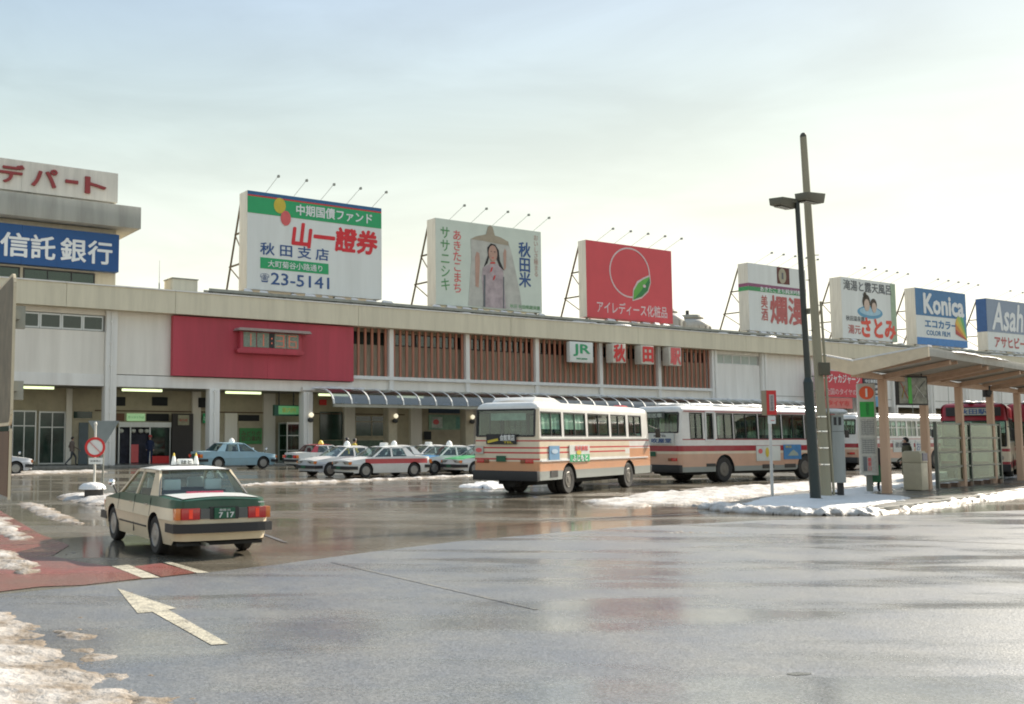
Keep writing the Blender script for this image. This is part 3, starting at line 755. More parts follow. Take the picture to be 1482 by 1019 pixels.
for x in (0.2, 1.0, 1.5, 1.9):
    mb = MB(); mb.lathe([(0.02, -0.14), (0.14, -0.08), (0.16, 0.0), (0.14, 0.1), (0.02, 0.14)], 12, c=(x, -0.34, 2.05)); mb.build('paper_lantern', M('lantern_white', (0.55, 0.55, 0.5), 0.7), sh)
db = thing('display_board', 'tall dark brown free standing board with a small poster right of the shop', 'board', fw(6.05, 3.4, 0.12), PHI)
mb = MB(); mb.box(-0.72, 0.72, -0.1, 0.1, 0, 3.2); mb.build('panel', M('dark_brown_board', (0.035, 0.028, 0.025), 0.6), db)
mb = MB(); mb.box(-0.35, 0.42, -0.13, -0.105, 2.45, 3.1); mb.build('poster', M('poster_cream', (0.34, 0.32, 0.22), 0.6, var=0.3, scale=5), db)
text('のりば', RED, db, -0.25, 0.3, 2.65, 2.9, -0.145, stretch=False)
# telephone kiosk
kx = thing('glass_kiosk', 'white framed glass telephone kiosk under the arcade by the second column', 'kiosk', fw(14.1, 2.2, 0.12), PHI)
fr = MB()
for x in (-0.95, 0.0, 0.95):
    for y in (0, 1.2): fr.box(x-0.035, x+0.035, y-0.035, y+0.035, 0, 2.6)
for z in (0.0, 0.75, 1.75, 2.55):
    for y in (0, 1.2): fr.box(-0.95, 0.95, y-0.03, y+0.03, z, z+0.05)
fr.build('frame', ALU, kx)
mb = MB(); mb.box(-0.95, 0.95, 0, 0.01, 0.05, 2.6); mb.box(-0.95, 0.95, 1.19, 1.2, 0.05, 2.6); mb.build('glass', GL_STN, kx)
mb = MB(); mb.box(-0.98, 0.98, -0.05, 1.25, 2.6, 2.68); mb.build('roof', ALU, kx)
hs = thing('hanging_sign', 'green and yellow sign hung by two rods from the arcade ceiling', 'sign', fw(12.5, 1.0, 3.55), PHI)
mb = MB(); mb.box(-1.0, 1.0, -0.12, 0.12, -0.36, 0.36); mb.build('box', M('dark_green_case', (0.015, 0.08, 0.05), 0.5), hs)
mb = MB(); mb.box(-0.7, 0.85, -0.14, -0.125, -0.25, 0.3); mb.build('lit_face', M('green_yellow_face', (0.14, 0.40, 0.16), 0.5, emit=0.12), hs)
text('案内所', YEL, hs, -0.5, 0.7, -0.14, 0.2, -0.155, stretch=False)
for x in (-0.6, 0.5):
    mb = MB(); mb.cyl((x, 0, 0.36), (x, 0, 1.24), 0.045); mb.build('rod', DARK, hs)
for (a, b) in ((-5.2, -2.85), (1.27, 3.92), (8.23, 10.83), (15.2, 17.8), (21.5, 24.0)):
    f = thing('ceiling_light', {-5.2: 'fluorescent batten on the arcade ceiling at the far left bay', 1.27: 'fluorescent batten on the arcade ceiling above the shop', 8.23: 'fluorescent batten on the arcade ceiling above the light blue taxi', 15.2: 'fluorescent batten half hidden by the canopy end', 21.5: 'fluorescent batten under the arcade behind the glass canopy'}[a], 'light', fw((a+b)/2, 1.5, 4.818), PHI, 'fluorescent battens under the arcade')
    h = (b-a)/2
    mb = MB(); mb.box(-h, h, -0.12, 0.12, -0.06, 0.0); mb.build('housing', WHITE, f)
    mb = MB(); mb.box(-h+0.05, h-0.05, -0.1, 0.1, -0.2, -0.064); mb.build('tube', TUBE, f)
# windows of bays under the canopy
bw(16.7, 18.55, 1.6, 3.6, 1, 1, frame=GREENDK); bw(19.6, 22.5, 1.8, 3.4, 1, 1, frame=INWALL)
B('tiled_dado', M('green_tile', (0.05, 0.10, 0.06), 0.4, var=0.3, scale=4), [(16.6, 22.6, 3.93, 3.997, 0.9, 1.55)])
for c in range(5, 19):
    a = c*6.7
    bw(a+0.6, a+3.0, 0.9, 3.4, 1, 1); bw(a+3.5, a+6.1, 0.15, 3.4, 1, 1)
# globe lamps on the columns
gp_ = None
for c, lab in ((13.4, 'globe lamp on the column beside the red roofed taxi'), (20.1, 'globe lamp on the column behind the red striped taxi'), (26.8, 'globe lamp on the column just left of the nearest bus')):
    if gp_ is None:
        gp_ = thing('wall_lamp', lab, 'lamp', fw(c+0.05, -0.34, 2.95), PHI, 'globe lamps on the arcade columns')
        mb = MB(); mb.lathe([(0.02, -0.17), (0.13, -0.1), (0.17, 0), (0.13, 0.1), (0.02, 0.17)], 14, c=(0.05, -0.22, 0.3))
        mb.build('globe', M('lamp_globe', (0.9, 0.82, 0.6), 0.3, emit=0.45), gp_, smooth=50)
        mb = MB(); mb.lathe([(0.05, -0.2), (0.2, -0.12), (0.2, 0.04), (0.1, 0.12)], 14, c=(0, -0.2, 0)); mb.box(-0.03, 0.03, -0.1, 0.02, -0.05, 0.05); mb.build('bracket', DARK, gp_, smooth=40)
    else:
        o = copy_tree(gp_); o.location = fw(c+0.05, -0.34, 2.95); o['label'] = lab

# barrel vaulted canopy in front of the arcade
cn = thing('walkway_canopy', 'long smoked glass barrel canopy with white ribs topped with snow along the station front', 'canopy', (*P0, 0), PHI)
CA, CB = 13.85, 64.0
def cz(a): return (-1.0-1.95*math.sin(a), 3.86+1.0*math.cos(a)*1.0+0.1)   # y, z for a in 0..90deg
y0r, z0r = -0.35, 4.98
prof = [(-0.35, 5.0), (-1.0, 4.99)] + [( -1.0-1.9*math.sin(R(a)), 3.92+1.07*math.cos(R(a))) for a in (15, 30, 45, 60, 75, 90)]
rib = None; gp2 = None
i = 0; t = CA
while t < CB:
    if rib is None:
        mb = MB()
        for (a, b), (c, d) in zip(prof[:-1], prof[1:]): mb.bar((0, a, b), (0, c, d), 0.10, 0.09)
        rib = mb.build('rib', WHITE, cn); o = rib
        mb = MB()
        for (a, b), (c, d) in zip(prof[:-1], prof[1:]): mb.quad((0.05, a, b+0.02), (1.3, a, b+0.02), (1.3, c, d+0.02), (0.05, c, d+0.02))
        gp2 = mb.build('glass_panel', GL_SMOKE, cn, smooth=60); q = gp2
    else:
        o = rib.copy(); C.objects.link(o); q = gp2.copy(); C.objects.link(q)
    o.location = (t, 0, 0); q.location = (t, 0, 0)
    t += 1.35
B('gutter', GALV, [(CA-0.1, CB, -3.05, -2.88, 3.72, 3.9)], cn)
B('top_rail', WALLP, [(CA-0.9, CB, -0.4, -0.125, 4.86, 5.06)], cn)
pts_ = MB()
for k in range(8):
    x = 20.1+6.7*k
    pts_.bar((x, -0.35, 4.55), (x, -2.9, 3.75), 0.08, 0.12)
pts_.build('support_beams', GALV, cn)
def lumps(name, x0, x1, yA, yB, z, n, h, parent, mat=SNOW, lmin=0.4, lmax=1.6, rot=None, label=None):
    mb = MB()
    for i in range(n):
        x = random.uniform(x0, x1); l_ = random.uniform(lmin, lmax); y = random.uniform(yA, yB); wd = random.uniform(0.25, 0.5)
        hh = h*random.uniform(0.5, 1.2); nn = 9
        rg = []
        for j, (s, zz) in enumerate(((1.0, 0.0), (0.93, 0.55), (0.7, 0.9), (0.35, 1.0))):
            rg.append([(x+l_/2*s*math.cos(2*PI*q/nn)*random.uniform(0.9, 1.1), y+wd/2*s*math.sin(2*PI*q/nn)*random.uniform(0.9, 1.1), z-0.02+hh*zz) for q in range(nn)])
        vs = sum(rg, []); fs = [(a*nn+q, a*nn+(q+1) % nn, (a+1)*nn+(q+1) % nn, (a+1)*nn+q) for a in range(3) for q in range(nn)] + [tuple(3*nn+q for q in range(nn))]
        mb.add(vs, fs)
    o = mb.build(name, mat, parent, smooth=60)
    o['kind'] = 'stuff'
    return o
lumps('snow', CA+0.2, CA+4.5, -1.0, -0.7, 5.0, 14, 0.14, cn)
lumps('snow', 30, CB, -1.3, -0.6, 4.99, 110, 0.13, cn)
lumps('snow', CA+4, 30, -0.9, -0.6, 5.0, 14, 0.07, cn, lmin=0.3, lmax=0.9)
lumps('snow', CA, 40, -2.75, -2.6, 4.0, 10, 0.10, cn, lmin=0.2, lmax=0.6)

# roof furniture: maintenance walkway behind the parapet with snow
wk = thing('roof_walkway', 'grey green steel maintenance walkway running along the roof below the billboards', 'walkway', (*P0, 0), PHI)
B('deck', GALV, [(6.2, T1, -0.35, 0.45, 10.93, 11.0)], wk)
B('rail', GALV, [(6.2, T1, -0.42, -0.352, 10.95, 11.13), (6.2, T1, 0.452, 0.5, 10.95, 11.13)], wk)
mb = MB(); mb.box(0, 0.1, -0.3, 0.4, 10.78, 10.93); f0 = mb.build('foot', DARK, wk); f0.location.x = 6.4
t = 7.7
while t < T1: f_ = f0.copy(); C.objects.link(f_); f_.location.x = t; t += 1.3
for a, b in ((8.6, 19.8), (23.6, 34.6), (38.6, 49.2), (58.5, 67.6), (72.3, 82), (85, 95.2), (98.7, 112)):
    mb = MB(); t = a
    while t < b:
        l_ = random.uniform(0.5, 0.95)
        if random.random() < 0.85:
            z = random.uniform(0.10, 0.22)
            mb.add([(t, -0.4, 11.12), (t+l_, -0.4, 11.12), (t+l_+0.35, 0.42, 11.12), (t+0.35, 0.42, 11.12), (t+0.08, -0.3, 11.12+z), (t+l_-0.1, -0.3, 11.12+z*0.8), (t+l_+0.2, 0.38, 11.12+z), (t+0.42, 0.38, 11.12+z)],
                   [(0,1,5,4),(1,2,6,5),(2,3,7,6),(3,0,4,7),(4,5,6,7)])
        t += l_+random.uniform(0.35, 0.6)
    o = mb.build('snow', SNOW, wk, bevel=0.03); o['kind'] = 'stuff'
lumps('snow', 15, T1, -0.75, -0.55, 10.78, 45, 0.13, st, lmin=0.5, lmax=2.0)

# rooftop boxes
rb = thing('rooftop_box', 'square cream ventilation box standing on the roof left of the first billboard', 'vent box', fw(4.9, 0.9, 10.7), PHI)
mb = MB(); mb.box(-0.85, 0.85, -0.5, 0.9, 0, 1.0); mb.build('body', CONC, rb, bevel=0.03)
mb = MB(); mb.box(-0.9, 0.9, -0.55, 0.95, 1.0, 1.06); mb.build('lid', GALV, rb)
an = thing('lightning_rod', 'thin lightning rod standing on the roof left of the ventilation box', 'rod', fw(3.3, 0.7, 10.5), PHI)
mb = MB(); mb.cyl((0, 0, 0), (0, 0, 0.9), 0.05, 0.04, 8); mb.build('socket', GALV, an)
mb = MB(); mb.cyl((0, 0, 0.9), (0, 0, 2.3), 0.02, 0.012, 6); mb.build('spike', GALV, an)
TANK = M('tank_grp_cream', (0.42, 0.41, 0.37), 0.5, var=0.08, dirt=(0.25, 0.23, 0.2), dirt_amt=0.4, streak=True)
def tank(t, y, lab):
    k = thing('water_tank', lab, 'water tank', fw(t, y, 10.5), PHI, 'round water tanks on the station roof')
    mb = MB(); mb.lathe([(1.9, 0), (1.9, 0.3), (1.98, 0.32), (1.98, 0.4), (1.9, 0.42), (1.9, 2.1), (1.8, 2.45), (1.5, 2.72), (1.2, 2.85)], 32, c=(0, 0, 0)); mb.build('shell', TANK, k, smooth=35)
    mb = MB()
    for i in range(16):
        a = 2*PI*i/16; mb.box(1.93*math.cos(a)-0.04, 1.93*math.cos(a)+0.04, 1.93*math.sin(a)-0.04, 1.93*math.sin(a)+0.04, 0.4, 2.1)
    mb.build('ribs', TANK, k)
    mb = MB(); mb.lathe([(1.25, 2.85), (1.3, 3.0), (1.15, 3.25), (0.6, 3.32), (0.2, 3.34)], 20); mb.build('cap', M('tank_cap', (0.30, 0.29, 0.24), 0.7), k, smooth=35)
    mb = MB(); mb.cyl((-0.35, 0, 3.3), (-0.35, 0, 3.75), 0.16, n=10); mb.build('vent', DARK, k)
tank(55.6, 7.0, 'round cream water tank just right of the red billboard')
tank(61.6, 9.0, 'round cream water tank partly behind the sake billboard')

# station name signs
jr = thing('railway_sign', 'white square sign with green JR letters on the slatted front', 'sign', fw(37.4, -0.62, 8.4), PHI)
mb = MB(); mb.box(-1.22, 1.22, -0.3, 0.1, -0.8, 0.8); mb.build('box', OFFW, jr, bevel=0.03)
text('JR', M('jr_green', (0.03, 0.33, 0.14), 0.5), jr, -0.85, 0.85, -0.32, 0.6, -0.325, depth=0.02, bold=0.03)
text('EAST JAPAN', M('jr_green'), jr, -0.55, 0.55, -0.62, -0.46, -0.325, depth=0.02, bold=0.03)
for ch, t, lab, mt in (('秋', 41.15, 'white box sign with the red character for autumn', RED), ('田', 44.35, 'white box sign with the red character for rice field', RED), ('駅', 47.6, 'white box sign with the faded red character for station', PINKRED)):
    k = thing('name_sign', lab, 'sign', fw(t, -0.62, 8.46), PHI, 'box signs spelling the station name')
    mb = MB(); mb.box(-0.72, 0.72, -0.62, 0.1, -0.76, 0.76); mb.build('box', M('sign_box_cream', (0.62, 0.58, 0.5), 0.6), k, bevel=0.02)
    if ch == '秋': text(ch, mt, k, -0.6, 0.62, -0.66, 0.66, -0.645, bold=0.05)
    elif ch == '田': text(ch, mt, k, -0.52, 0.6, -0.56, 0.6, -0.645, bold=0.06)
    else: text(ch, mt, k, -0.56, 0.62, -0.66, 0.66, -0.645, bold=0.05)

# ------------------------------------------------------------------ department store behind the left wing
ds = thing('department_store', 'grey upper storeys of a department store rising behind the left end of the station', 'building', fw(0, 3.0, 0), PHI)
GREYC = M('grey_concrete', (0.40, 0.40, 0.36), 0.85, var=0.1, dirt=(0.16, 0.15, 0.13), dirt_amt=0.4, streak=True, scale=0.5)
mb = MB(); mb.box(-38, 1.25, 0.02, 20, 10, 14.9); mb.build('wall', CONC, ds)
mb = MB(); mb.hprism([(-38, -1.2), (2.45, -1.2), (2.45, 21), (-38, 21)], 14.9, 16.3); mb.build('roof_slab', GREYC, ds, bevel=0.04)
for k in range(8):
    a = -0.1-k*4.6
    w_ = window(a-4.4, a, 10.9, 12.0, -0.06, parent=ds, frame=DARK, gl=GL_STN, mull=2)
bs_ = thing('bank_sign', 'long blue fascia sign of a trust bank with white characters', 'sign', fw(0, 2.6, 0), PHI)
mb = MB()
for k in range(6): mb.box(1.25-(k+1)*6.0, 1.25-k*6.0-0.01, -0.2, 0.36, 12.12, 14.5)
mb.build('box', BLUE, bs_)
tx = [('信', -6.0, -4.35), ('託', -4.22, -2.78), ('銀', -2.42, -0.88), ('行', -0.72, 0.78)]
for ch, a, b in tx: text(ch, LETW, bs_, a, b, 12.55, 13.95, -0.225, bold=0.028, depth=0.02)
text('央', LETW, bs_, -8.0, -6.3, 12.55, 13.95, -0.225, bold=0.028, depth=0.02)
rs = thing('rooftop_sign', 'white rooftop sign with thick red department store lettering', 'sign', fw(0, 2.8, 0), PHI)
mb = MB()
for k in range(6): mb.box(1.2-(k+1)*6.0, 1.2-k*6.0-0.01, -0.1, 1.0, 16.62, 18.5)
mb.build('panel', M('rooftop_panel_cream', (0.72, 0.68, 0.60), 0.6, dirt=(0.5, 0.46, 0.40), dirt_amt=0.3, streak=True), rs)
mb = MB(); mb.box(0.9, 1.05, 0.1, 0.9, 16.3, 16.62); f0 = mb.build('foot', GALV, rs)
for k in range(1, 14): f_ = f0.copy(); C.objects.link(f_); f_.location.x = -k*2.6
DRED = M('dark_red_letters', (0.30, 0.04, 0.04), 0.5)
for ch, a, b, z0, z1 in (('デ', -6.1, -4.7, 17.05, 18.15), ('パ', -4.2, -2.7, 17.05, 18.15), ('ー', -2.15, -1.4, 17.5, 17.64), ('ト', -0.9, 0.35, 17.0, 18.0)):
    text(ch, DRED, rs, a, b, z0, z1, -0.22, depth=0.11, bold=0.035)
text('駅前', DRED, rs, -10.0, -6.6, 17.05, 18.15, -0.22, depth=0.11, bold=0.035)
# ------------------------------------------------------------------ billboards on the roof
def billboard(t0, t1, z0, z1, y, thick, face, label, side=None, nl=5):
    W_ = t1-t0; H_ = z1-z0
    b = thing('billboard', label, 'billboard', fw(t0, y, z0), PHI, 'billboards on the station roof')
    mb = MB(); mb.box(0, W_, 0, thick, 0, H_); mb.build('panel', [face], b)
    if side is not None:
        mb = MB(); mb.box(-0.012, -0.002, 0.0, thick, 0, H_); mb.build('side_panel', side, b)
        mb = MB(); mb.box(W_+0.002, W_+0.012, 0, thick, 0, H_); mb.build('side_panel', side, b)
    # legs
    n = 3
    for i in range(n+1):
        x = 0.3+(W_-0.6)*i/n
        fr = MB(); fr.box(x-0.08, x+0.08, thick*0.3, thick*0.3+0.16, 10.6-z0, 0)
        fr.build('foot', GALV, b)
    for i in range(n+1):
        x = 0.15+(W_-0.3)*i/n
        s = MB()
        s.bar((x, thick, H_-0.15), (x, thick+2.7, 10.6-z0), 0.10)
        for zf in (0.30, 0.62):
            yy = thick+2.7*(1-zf) if False else thick+2.7*(1-zf)*1.0
            s.bar((x, thick, H_*zf-0.1), (x, thick+2.7*(1-zf)*0.98, H_*zf-0.1), 0.10)
            s.bar((x, thick, H_*zf-1.3), (x, thick+2.7*(1-zf)*0.98, H_*zf-0.1), 0.06)
        s.build('strut', RUST, b)
    proto = None
    for i in range(nl):
        x = W_*0.13 + W_*0.8*i/(nl-1)
        if proto is None:
            a = MB(); a.cyl((0, 0.1, H_), (0, -1.7, H_+0.72), 0.014, n=6); proto = a.build('lamp_arm', GALV, b)
            h = MB(); h.prism([(-0.07, H_+0.64), (0.07, H_+0.64), (0.05, H_+0.79), (-0.05, H_+0.79)], -1.84, -1.66); hh = h.build('lamp_head', GALV, proto)
            proto.location = (x, 0, 0)
        else:
            c = proto.copy(); C.objects.link(c); c.location = (x, 0, 0)
            for ch in proto.children: d = ch.copy(); C.objects.link(d); d.parent = c
    return b
FY = -0.02
Z = 11.37
# 1: securities house (the characters painted on it are left out, the balloons stay)
b = billboard(9.0, 19.4, Z, 17.85, 0, 1.2, OFFW, 'billboard of a securities firm, green band and red brush lettering over a phone number', SIGNSIDE)
H_ = 17.85-Z
flat([(0, H_-0.24), (10.4, H_-0.24), (10.4, H_-0.0), (0, H_-0.0)], M('band_blue', (0.02, 0.12, 0.28), 0.5), b, FY, 'blue_band')
flat([(0, H_-0.34), (10.4, H_-0.34), (10.4, H_-0.25), (0, H_-0.25)], RED, b, FY, 'red_band')
flat([(0, H_-1.45), (10.4, H_-1.45), (10.4, H_-0.35), (0, H_-0.35)], GREEN, b, FY, 'green_band')
text('中期国債ファンド', LETW, b, 3.6, 9.6, H_-1.22, H_-0.5, FY-0.02, bold=0.03)
text('山一證券', M('brush_red', (0.66, 0.02, 0.03), 0.5), b, 3.3, 10.0, H_-3.35, H_-1.75, FY, bold=0.05, shear=0.12)
text('秋 田 支 店', NAVY, b, 0.95, 6.1, 2.35, 3.15, FY, bold=0.02)
flat([(0.95, 1.42), (6.1, 1.42), (6.1, 2.15), (0.95, 2.15)], GREEN, b, FY, 'green_strip')
text('大町菊谷小路通り', LETW, b, 1.5, 5.6, 1.55, 2.0, FY-0.02, bold=0.01)
text('23-5141', NAVY, b, 1.75, 6.15, 0.42, 1.2, FY, bold=0.015)
text('☎', NAVY, b, 0.95, 1.6, 0.5, 1.1, FY)
flat(ell(2.35, H_-0.75, 0.44, 0.52), YEL, b, FY-0.02, 'yellow_balloon')
flat(ell(2.8, H_-1.55, 0.38, 0.5), PINKRED, b, FY-0.02, 'red_balloon')
# 2: rice
b = billboard(24.1, 34.2, Z, 17.72, 0, 1.05, M('pale_green_grey_face', (0.64, 0.70, 0.61), 0.5, var=0.06, scale=0.5), 'pale billboard for Akita rice with a veiled woman between columns of lettering', SIGNSIDE)
GRL = M('soft_green_letters', (0.13, 0.33, 0.14), 0.6)
vtext('ササニシキ', GRL, b, 0.45, 1.25, 1.1, 5.75, FY, bold=0.01)
vtext('あきたこまち', PINKRED, b, 1.6, 2.3, 1.0, 5.6, FY, bold=0.01)
vtext('秋田米', NAVY, b, 7.85, 9.0, 1.9, 5.35, FY, bold=0.03)
vtext('おいしさ極まる', M('faint_red_letters', (0.52, 0.33, 0.28), 0.6), b, 9.35, 9.8, 2.8, 6.05, FY)
text('秋田 秋田県経済連', GRL, b, 6.9, 9.9, 0.2, 0.5, FY, bold=0.01)
VE = M('printed_veil', (0.50, 0.49, 0.44), 0.7, var=0.15, scale=1.2); GW = M('printed_gown', (0.44, 0.36, 0.37), 0.7, var=0.25, scale=1.6)
flat([(2.9, 0.08), (8.1, 0.08), (7.9, 1.4), (7.2, 4.2), (6.8, 5.25), (6.1, 5.5), (5.5, 5.6), (5.3, 6.2), (5.1, 6.35), (4.85, 6.2), (4.65, 5.6), (3.7, 5.35), (3.2, 5.1), (3.25, 3.5)], VE, b, FY, 'veil')
flat([(3.2, 5.1), (4.4, 5.08), (5.8, 5.0), (6.85, 4.95), (6.8, 5.25), (6.1, 5.5), (5.5, 5.6), (5.3, 6.2), (5.1, 6.35), (4.85, 6.2), (4.65, 5.6), (3.7, 5.35)], M('printed_straw', (0.40, 0.34, 0.25), 0.7), b, FY-0.014, 'straw_hat')
flat([(4.4, 0.08), (6.5, 0.08), (6.3, 2.5), (6.25, 3.1), (5.8, 3.4), (5.0, 3.4), (4.3, 3.05), (4.2, 2.2)], GW, b, FY-0.014, 'gown')
for x in (4.42, 4.5, 6.3): flat([(x-0.1, 0.1), (x, 0.1), (x+0.05, 2.5), (x-0.05, 2.5)], GREY, b, FY-0.028, 'gown_fold')
flat([(3.6, 1.6), (3.9, 1.5), (4.05, 3.5), (4.0, 4.1), (3.75, 4.2), (3.6, 3.8)], M('printed_skin', (0.50, 0.31, 0.24), 0.7), b, FY-0.014, 'arm')
flat([(6.35, 3.0), (6.55, 3.2), (6.6, 4.5), (6.45, 4.7), (6.3, 4.3)], M('printed_skin'), b, FY-0.014, 'arm')
flat([(4.4, 3.1), (4.8, 4.0), (4.75, 4.6), (5.1, 4.95), (5.5, 4.9), (5.85, 4.5), (5.95, 3.7), (6.35, 3.0), (5.9, 3.25), (5.55, 4.0), (4.95, 4.0), (4.75, 3.4)], HAIR, b, FY-0.028, 'hair')
flat(ell(5.27, 4.2, 0.42, 0.62), M('printed_skin'), b, FY-0.042, 'face')
flat([(5.05, 4.05+0.25), (5.18, 4.33), (5.18, 4.36), (5.05, 4.35)], HAIR, b, FY-0.056, 'eye'); flat([(5.38, 4.3), (5.5, 4.3), (5.5, 4.36), (5.38, 4.36)], HAIR, b, FY-0.056, 'eye')
flat([(5.18, 3.83), (5.36, 3.83), (5.3, 3.9), (5.22, 3.9)], RED, b, FY-0.056, 'mouth')
flat([(5.0, 3.4), (5.5, 3.45), (5.45, 3.55), (5.05, 3.52)], RED, b, FY-0.056, 'collar')
for (x, z) in ((5.1, 2.95), (5.35, 2.35)): flat([(x-0.12, z-0.2), (x+0.02, z-0.12), (x+0.15, z+0.2), (x+0.02, z+0.18)], RED, b, FY-0.056, 'tassel')
# 3: cosmetics
REDB = M('billboard_red', (0.68, 0.07, 0.085), 0.5, var=0.06, scale=0.4)
b = billboard(38.95, 48.85, Z, 17.6, 0, 0.85, REDB, 'red billboard for cosmetics with a white ring and green leaf', SIGNSIDE)
PALER = M('ring_pink_white', (0.72, 0.55, 0.54), 0.5)
ring(4.9, 3.95, 2.35, 2.1, 0.13, PALER, b, FY)
leaf = [(5.2, 1.72), (5.3, 2.5), (5.8, 3.15), (6.4, 3.5), (7.15, 3.8), (7.22, 3.3), (6.9, 2.6), (6.2, 2.05)]
flat([(5.1, 1.6), (5.2, 2.6), (5.7, 3.3), (6.4, 3.65), (7.25, 3.98), (7.32, 3.3), (7.0, 2.5), (6.2, 1.9)], PALER, b, FY-0.014, 'leaf_outline')
flat(leaf, M('leaf_green', (0.12, 0.42, 0.06), 0.5), b, FY-0.028, 'leaf')
flat([(5.25, 1.75), (6.2, 2.6), (7.15, 3.7), (7.2, 3.3), (6.9, 2.6), (6.2, 2.07)], M('leaf_dark_green', (0.02, 0.20, 0.05), 0.5), b, FY-0.042, 'leaf_shade')
flat(ell(6.5, 2.95, 0.18, 0.13), PALER, b, FY-0.056, 'leaf_mark')
text('アイレディース化粧品', M('pink_letters', (0.80, 0.62, 0.62), 0.5), b, 1.1, 9.2, 0.42, 1.38, FY, bold=0.015)
# 4: sake
b = billboard(58.8, 67.1, Z, 17.5, 0, 1.05, OFFW, 'white sake billboard with a purple and green band, half behind the lamp post', SIGNSIDE)
PUR = M('band_purple', (0.25, 0.07, 0.15), 0.5)
flat([(0, 4.0), (8.3, 4.0), (8.3, 4.3), (0, 4.3)], PUR, b, FY, 'purple_band'); flat([(0, 3.62), (8.3, 3.62), (8.3, 3.99), (0, 3.99)], M('band_green', (0.04, 0.30, 0.10), 0.5), b, FY, 'green_band')
mb = MB(); mb.box(-0.02, -0.012, 0.0, 1.05, 4.0, 4.3); mb.build('purple_band', PUR, b); mb = MB(); mb.box(-0.02, -0.012, 0.0, 1.05, 3.62, 3.99); mb.build('green_band', M('band_green'), b)
text('あきたこまち純米吟醸', LETW, b, 1.6, 7.6, 3.66, 4.1, FY-0.02, bold=0.02)
FR = M('faded_red_letters', (0.50, 0.13, 0.12), 0.6)
vtext('美酒', FR, b, 1.7, 2.6, 1.0, 3.3, FY, bold=0.02)
text('爛漫', FR, b, 3.0, 8.0, 0.85, 3.35, FY, bold=0.035)
flat([(4.1, 4.55), (5.9, 4.55), (5.9, 6.1), (4.1, 6.1)], M('picture_brown', (0.12, 0.03, 0.02), 0.6), b, FY, 'picture')
flat(ell(4.85, 5.3, 0.55, 0.72), M('picture_cream', (0.42, 0.38, 0.27), 0.6), b, FY-0.014, 'cask'); flat([(4.75, 5.0), (4.98, 5.0), (4.98, 5.6), (4.75, 5.6)], GREY, b, FY-0.028, 'cask_mark')
# 5: hot spring hotel
b = billboard(72.6, 81.7, Z, 17.35, 0, 1.2, OFFW, 'white hot spring billboard with two bathers and big red hiragana', SIGNSIDE)
text('滝湯と露天風呂', GREY, b, 0.4, 8.3, 4.75, 5.75, FY, bold=0.02)
text('さとみ', M('orange_red', (0.72, 0.06, 0.03), 0.5), b, 3.1, 8.8, 0.3, 2.15, FY, bold=0.06)
text('湯元', FR, b, 0.9, 2.9, 0.5, 1.35, FY, bold=0.02); text('秋田温泉郷', GREY, b, 0.6, 3.6, 1.75, 2.25, FY, bold=0.01)
flat([(8.2, 0.05), (9.05, 0.05), (9.05, 5.9), (8.2, 5.9)], M('pale_green_strip', (0.36, 0.47, 0.32), 0.6), b, FY, 'green_strip')
flat(ell(4.6, 2.75, 2.1, 0.62), M('bath_blue', (0.10, 0.32, 0.50), 0.5), b, FY, 'bath'); flat(ell(4.6, 2.85, 1.75, 0.42), M('bath_pale', (0.35, 0.55, 0.66), 0.5), b, FY-0.014, 'water')
for x, z, s in ((4.0, 3.55, 1.0), (5.2, 3.35, 0.85)):
    flat(ell(x, z+0.25*s, 0.62*s, 0.72*s), M('hair_brown', (0.05, 0.035, 0.02), 0.6), b, FY-0.028, 'hair')
    flat(ell(x+0.03, z-0.1*s, 0.45*s, 0.6*s), M('printed_skin_pale', (0.62, 0.47, 0.38), 0.6), b, FY-0.042, 'bather')
flat(ell(3.8, 4.45, 0.25, 0.3), M('hair_brown'), b, FY-0.028, 'hair_bun')
# 6: colour film
b = billboard(85.2, 94.75, Z, 17.25, 0, 1.1, OFFW, 'white and blue billboard for colour film with a rainbow fan', SIGNSIDE)
KB = M('film_blue', (0.035, 0.17, 0.36), 0.5)
flat([(0, 3.05), (9.55, 3.05), (9.55, 5.88), (0, 5.88)], KB, b, FY, 'blue_field'); flat([(0, 0), (9.55, 0), (9.55, 0.75), (0, 0.75)], M('film_blue_bright', (0.03, 0.20, 0.50), 0.5), b, FY, 'blue_strip')
text('Konica', LETW, b, 1.5, 9.0, 3.35, 5.35, FY-0.02, bold=0.05)
text('エコカラー', KB, b, 1.6, 7.6, 1.85, 2.65, FY, bold=0.05); text('COLOR FILM', KB, b, 1.8, 6.2, 1.05, 1.55, FY, bold=0.03)
cols = [(0.45, 0.05, 0.04), (0.62, 0.20, 0.03), (0.68, 0.45, 0.05), (0.40, 0.50, 0.08), (0.10, 0.40, 0.15), (0.05, 0.25, 0.45)]
for i, cc in enumerate(cols):
    a0, a1 = R(165-i*12), R(165-(i+1)*12); c0 = (9.5, 0.8)
    rr = lambda a: min(3.0, 2.2/max(0.2, abs(math.cos(a))))
    flat([c0, (c0[0]+rr(a0)*math.cos(a0), c0[1]+rr(a0)*math.sin(a0)), (c0[0]+rr(a1)*math.cos(a1), c0[1]+rr(a1)*math.sin(a1))], M('rainbow_%s' % 'abcdef'[i], cc, 0.5), b, FY-0.014, 'rainbow_band')
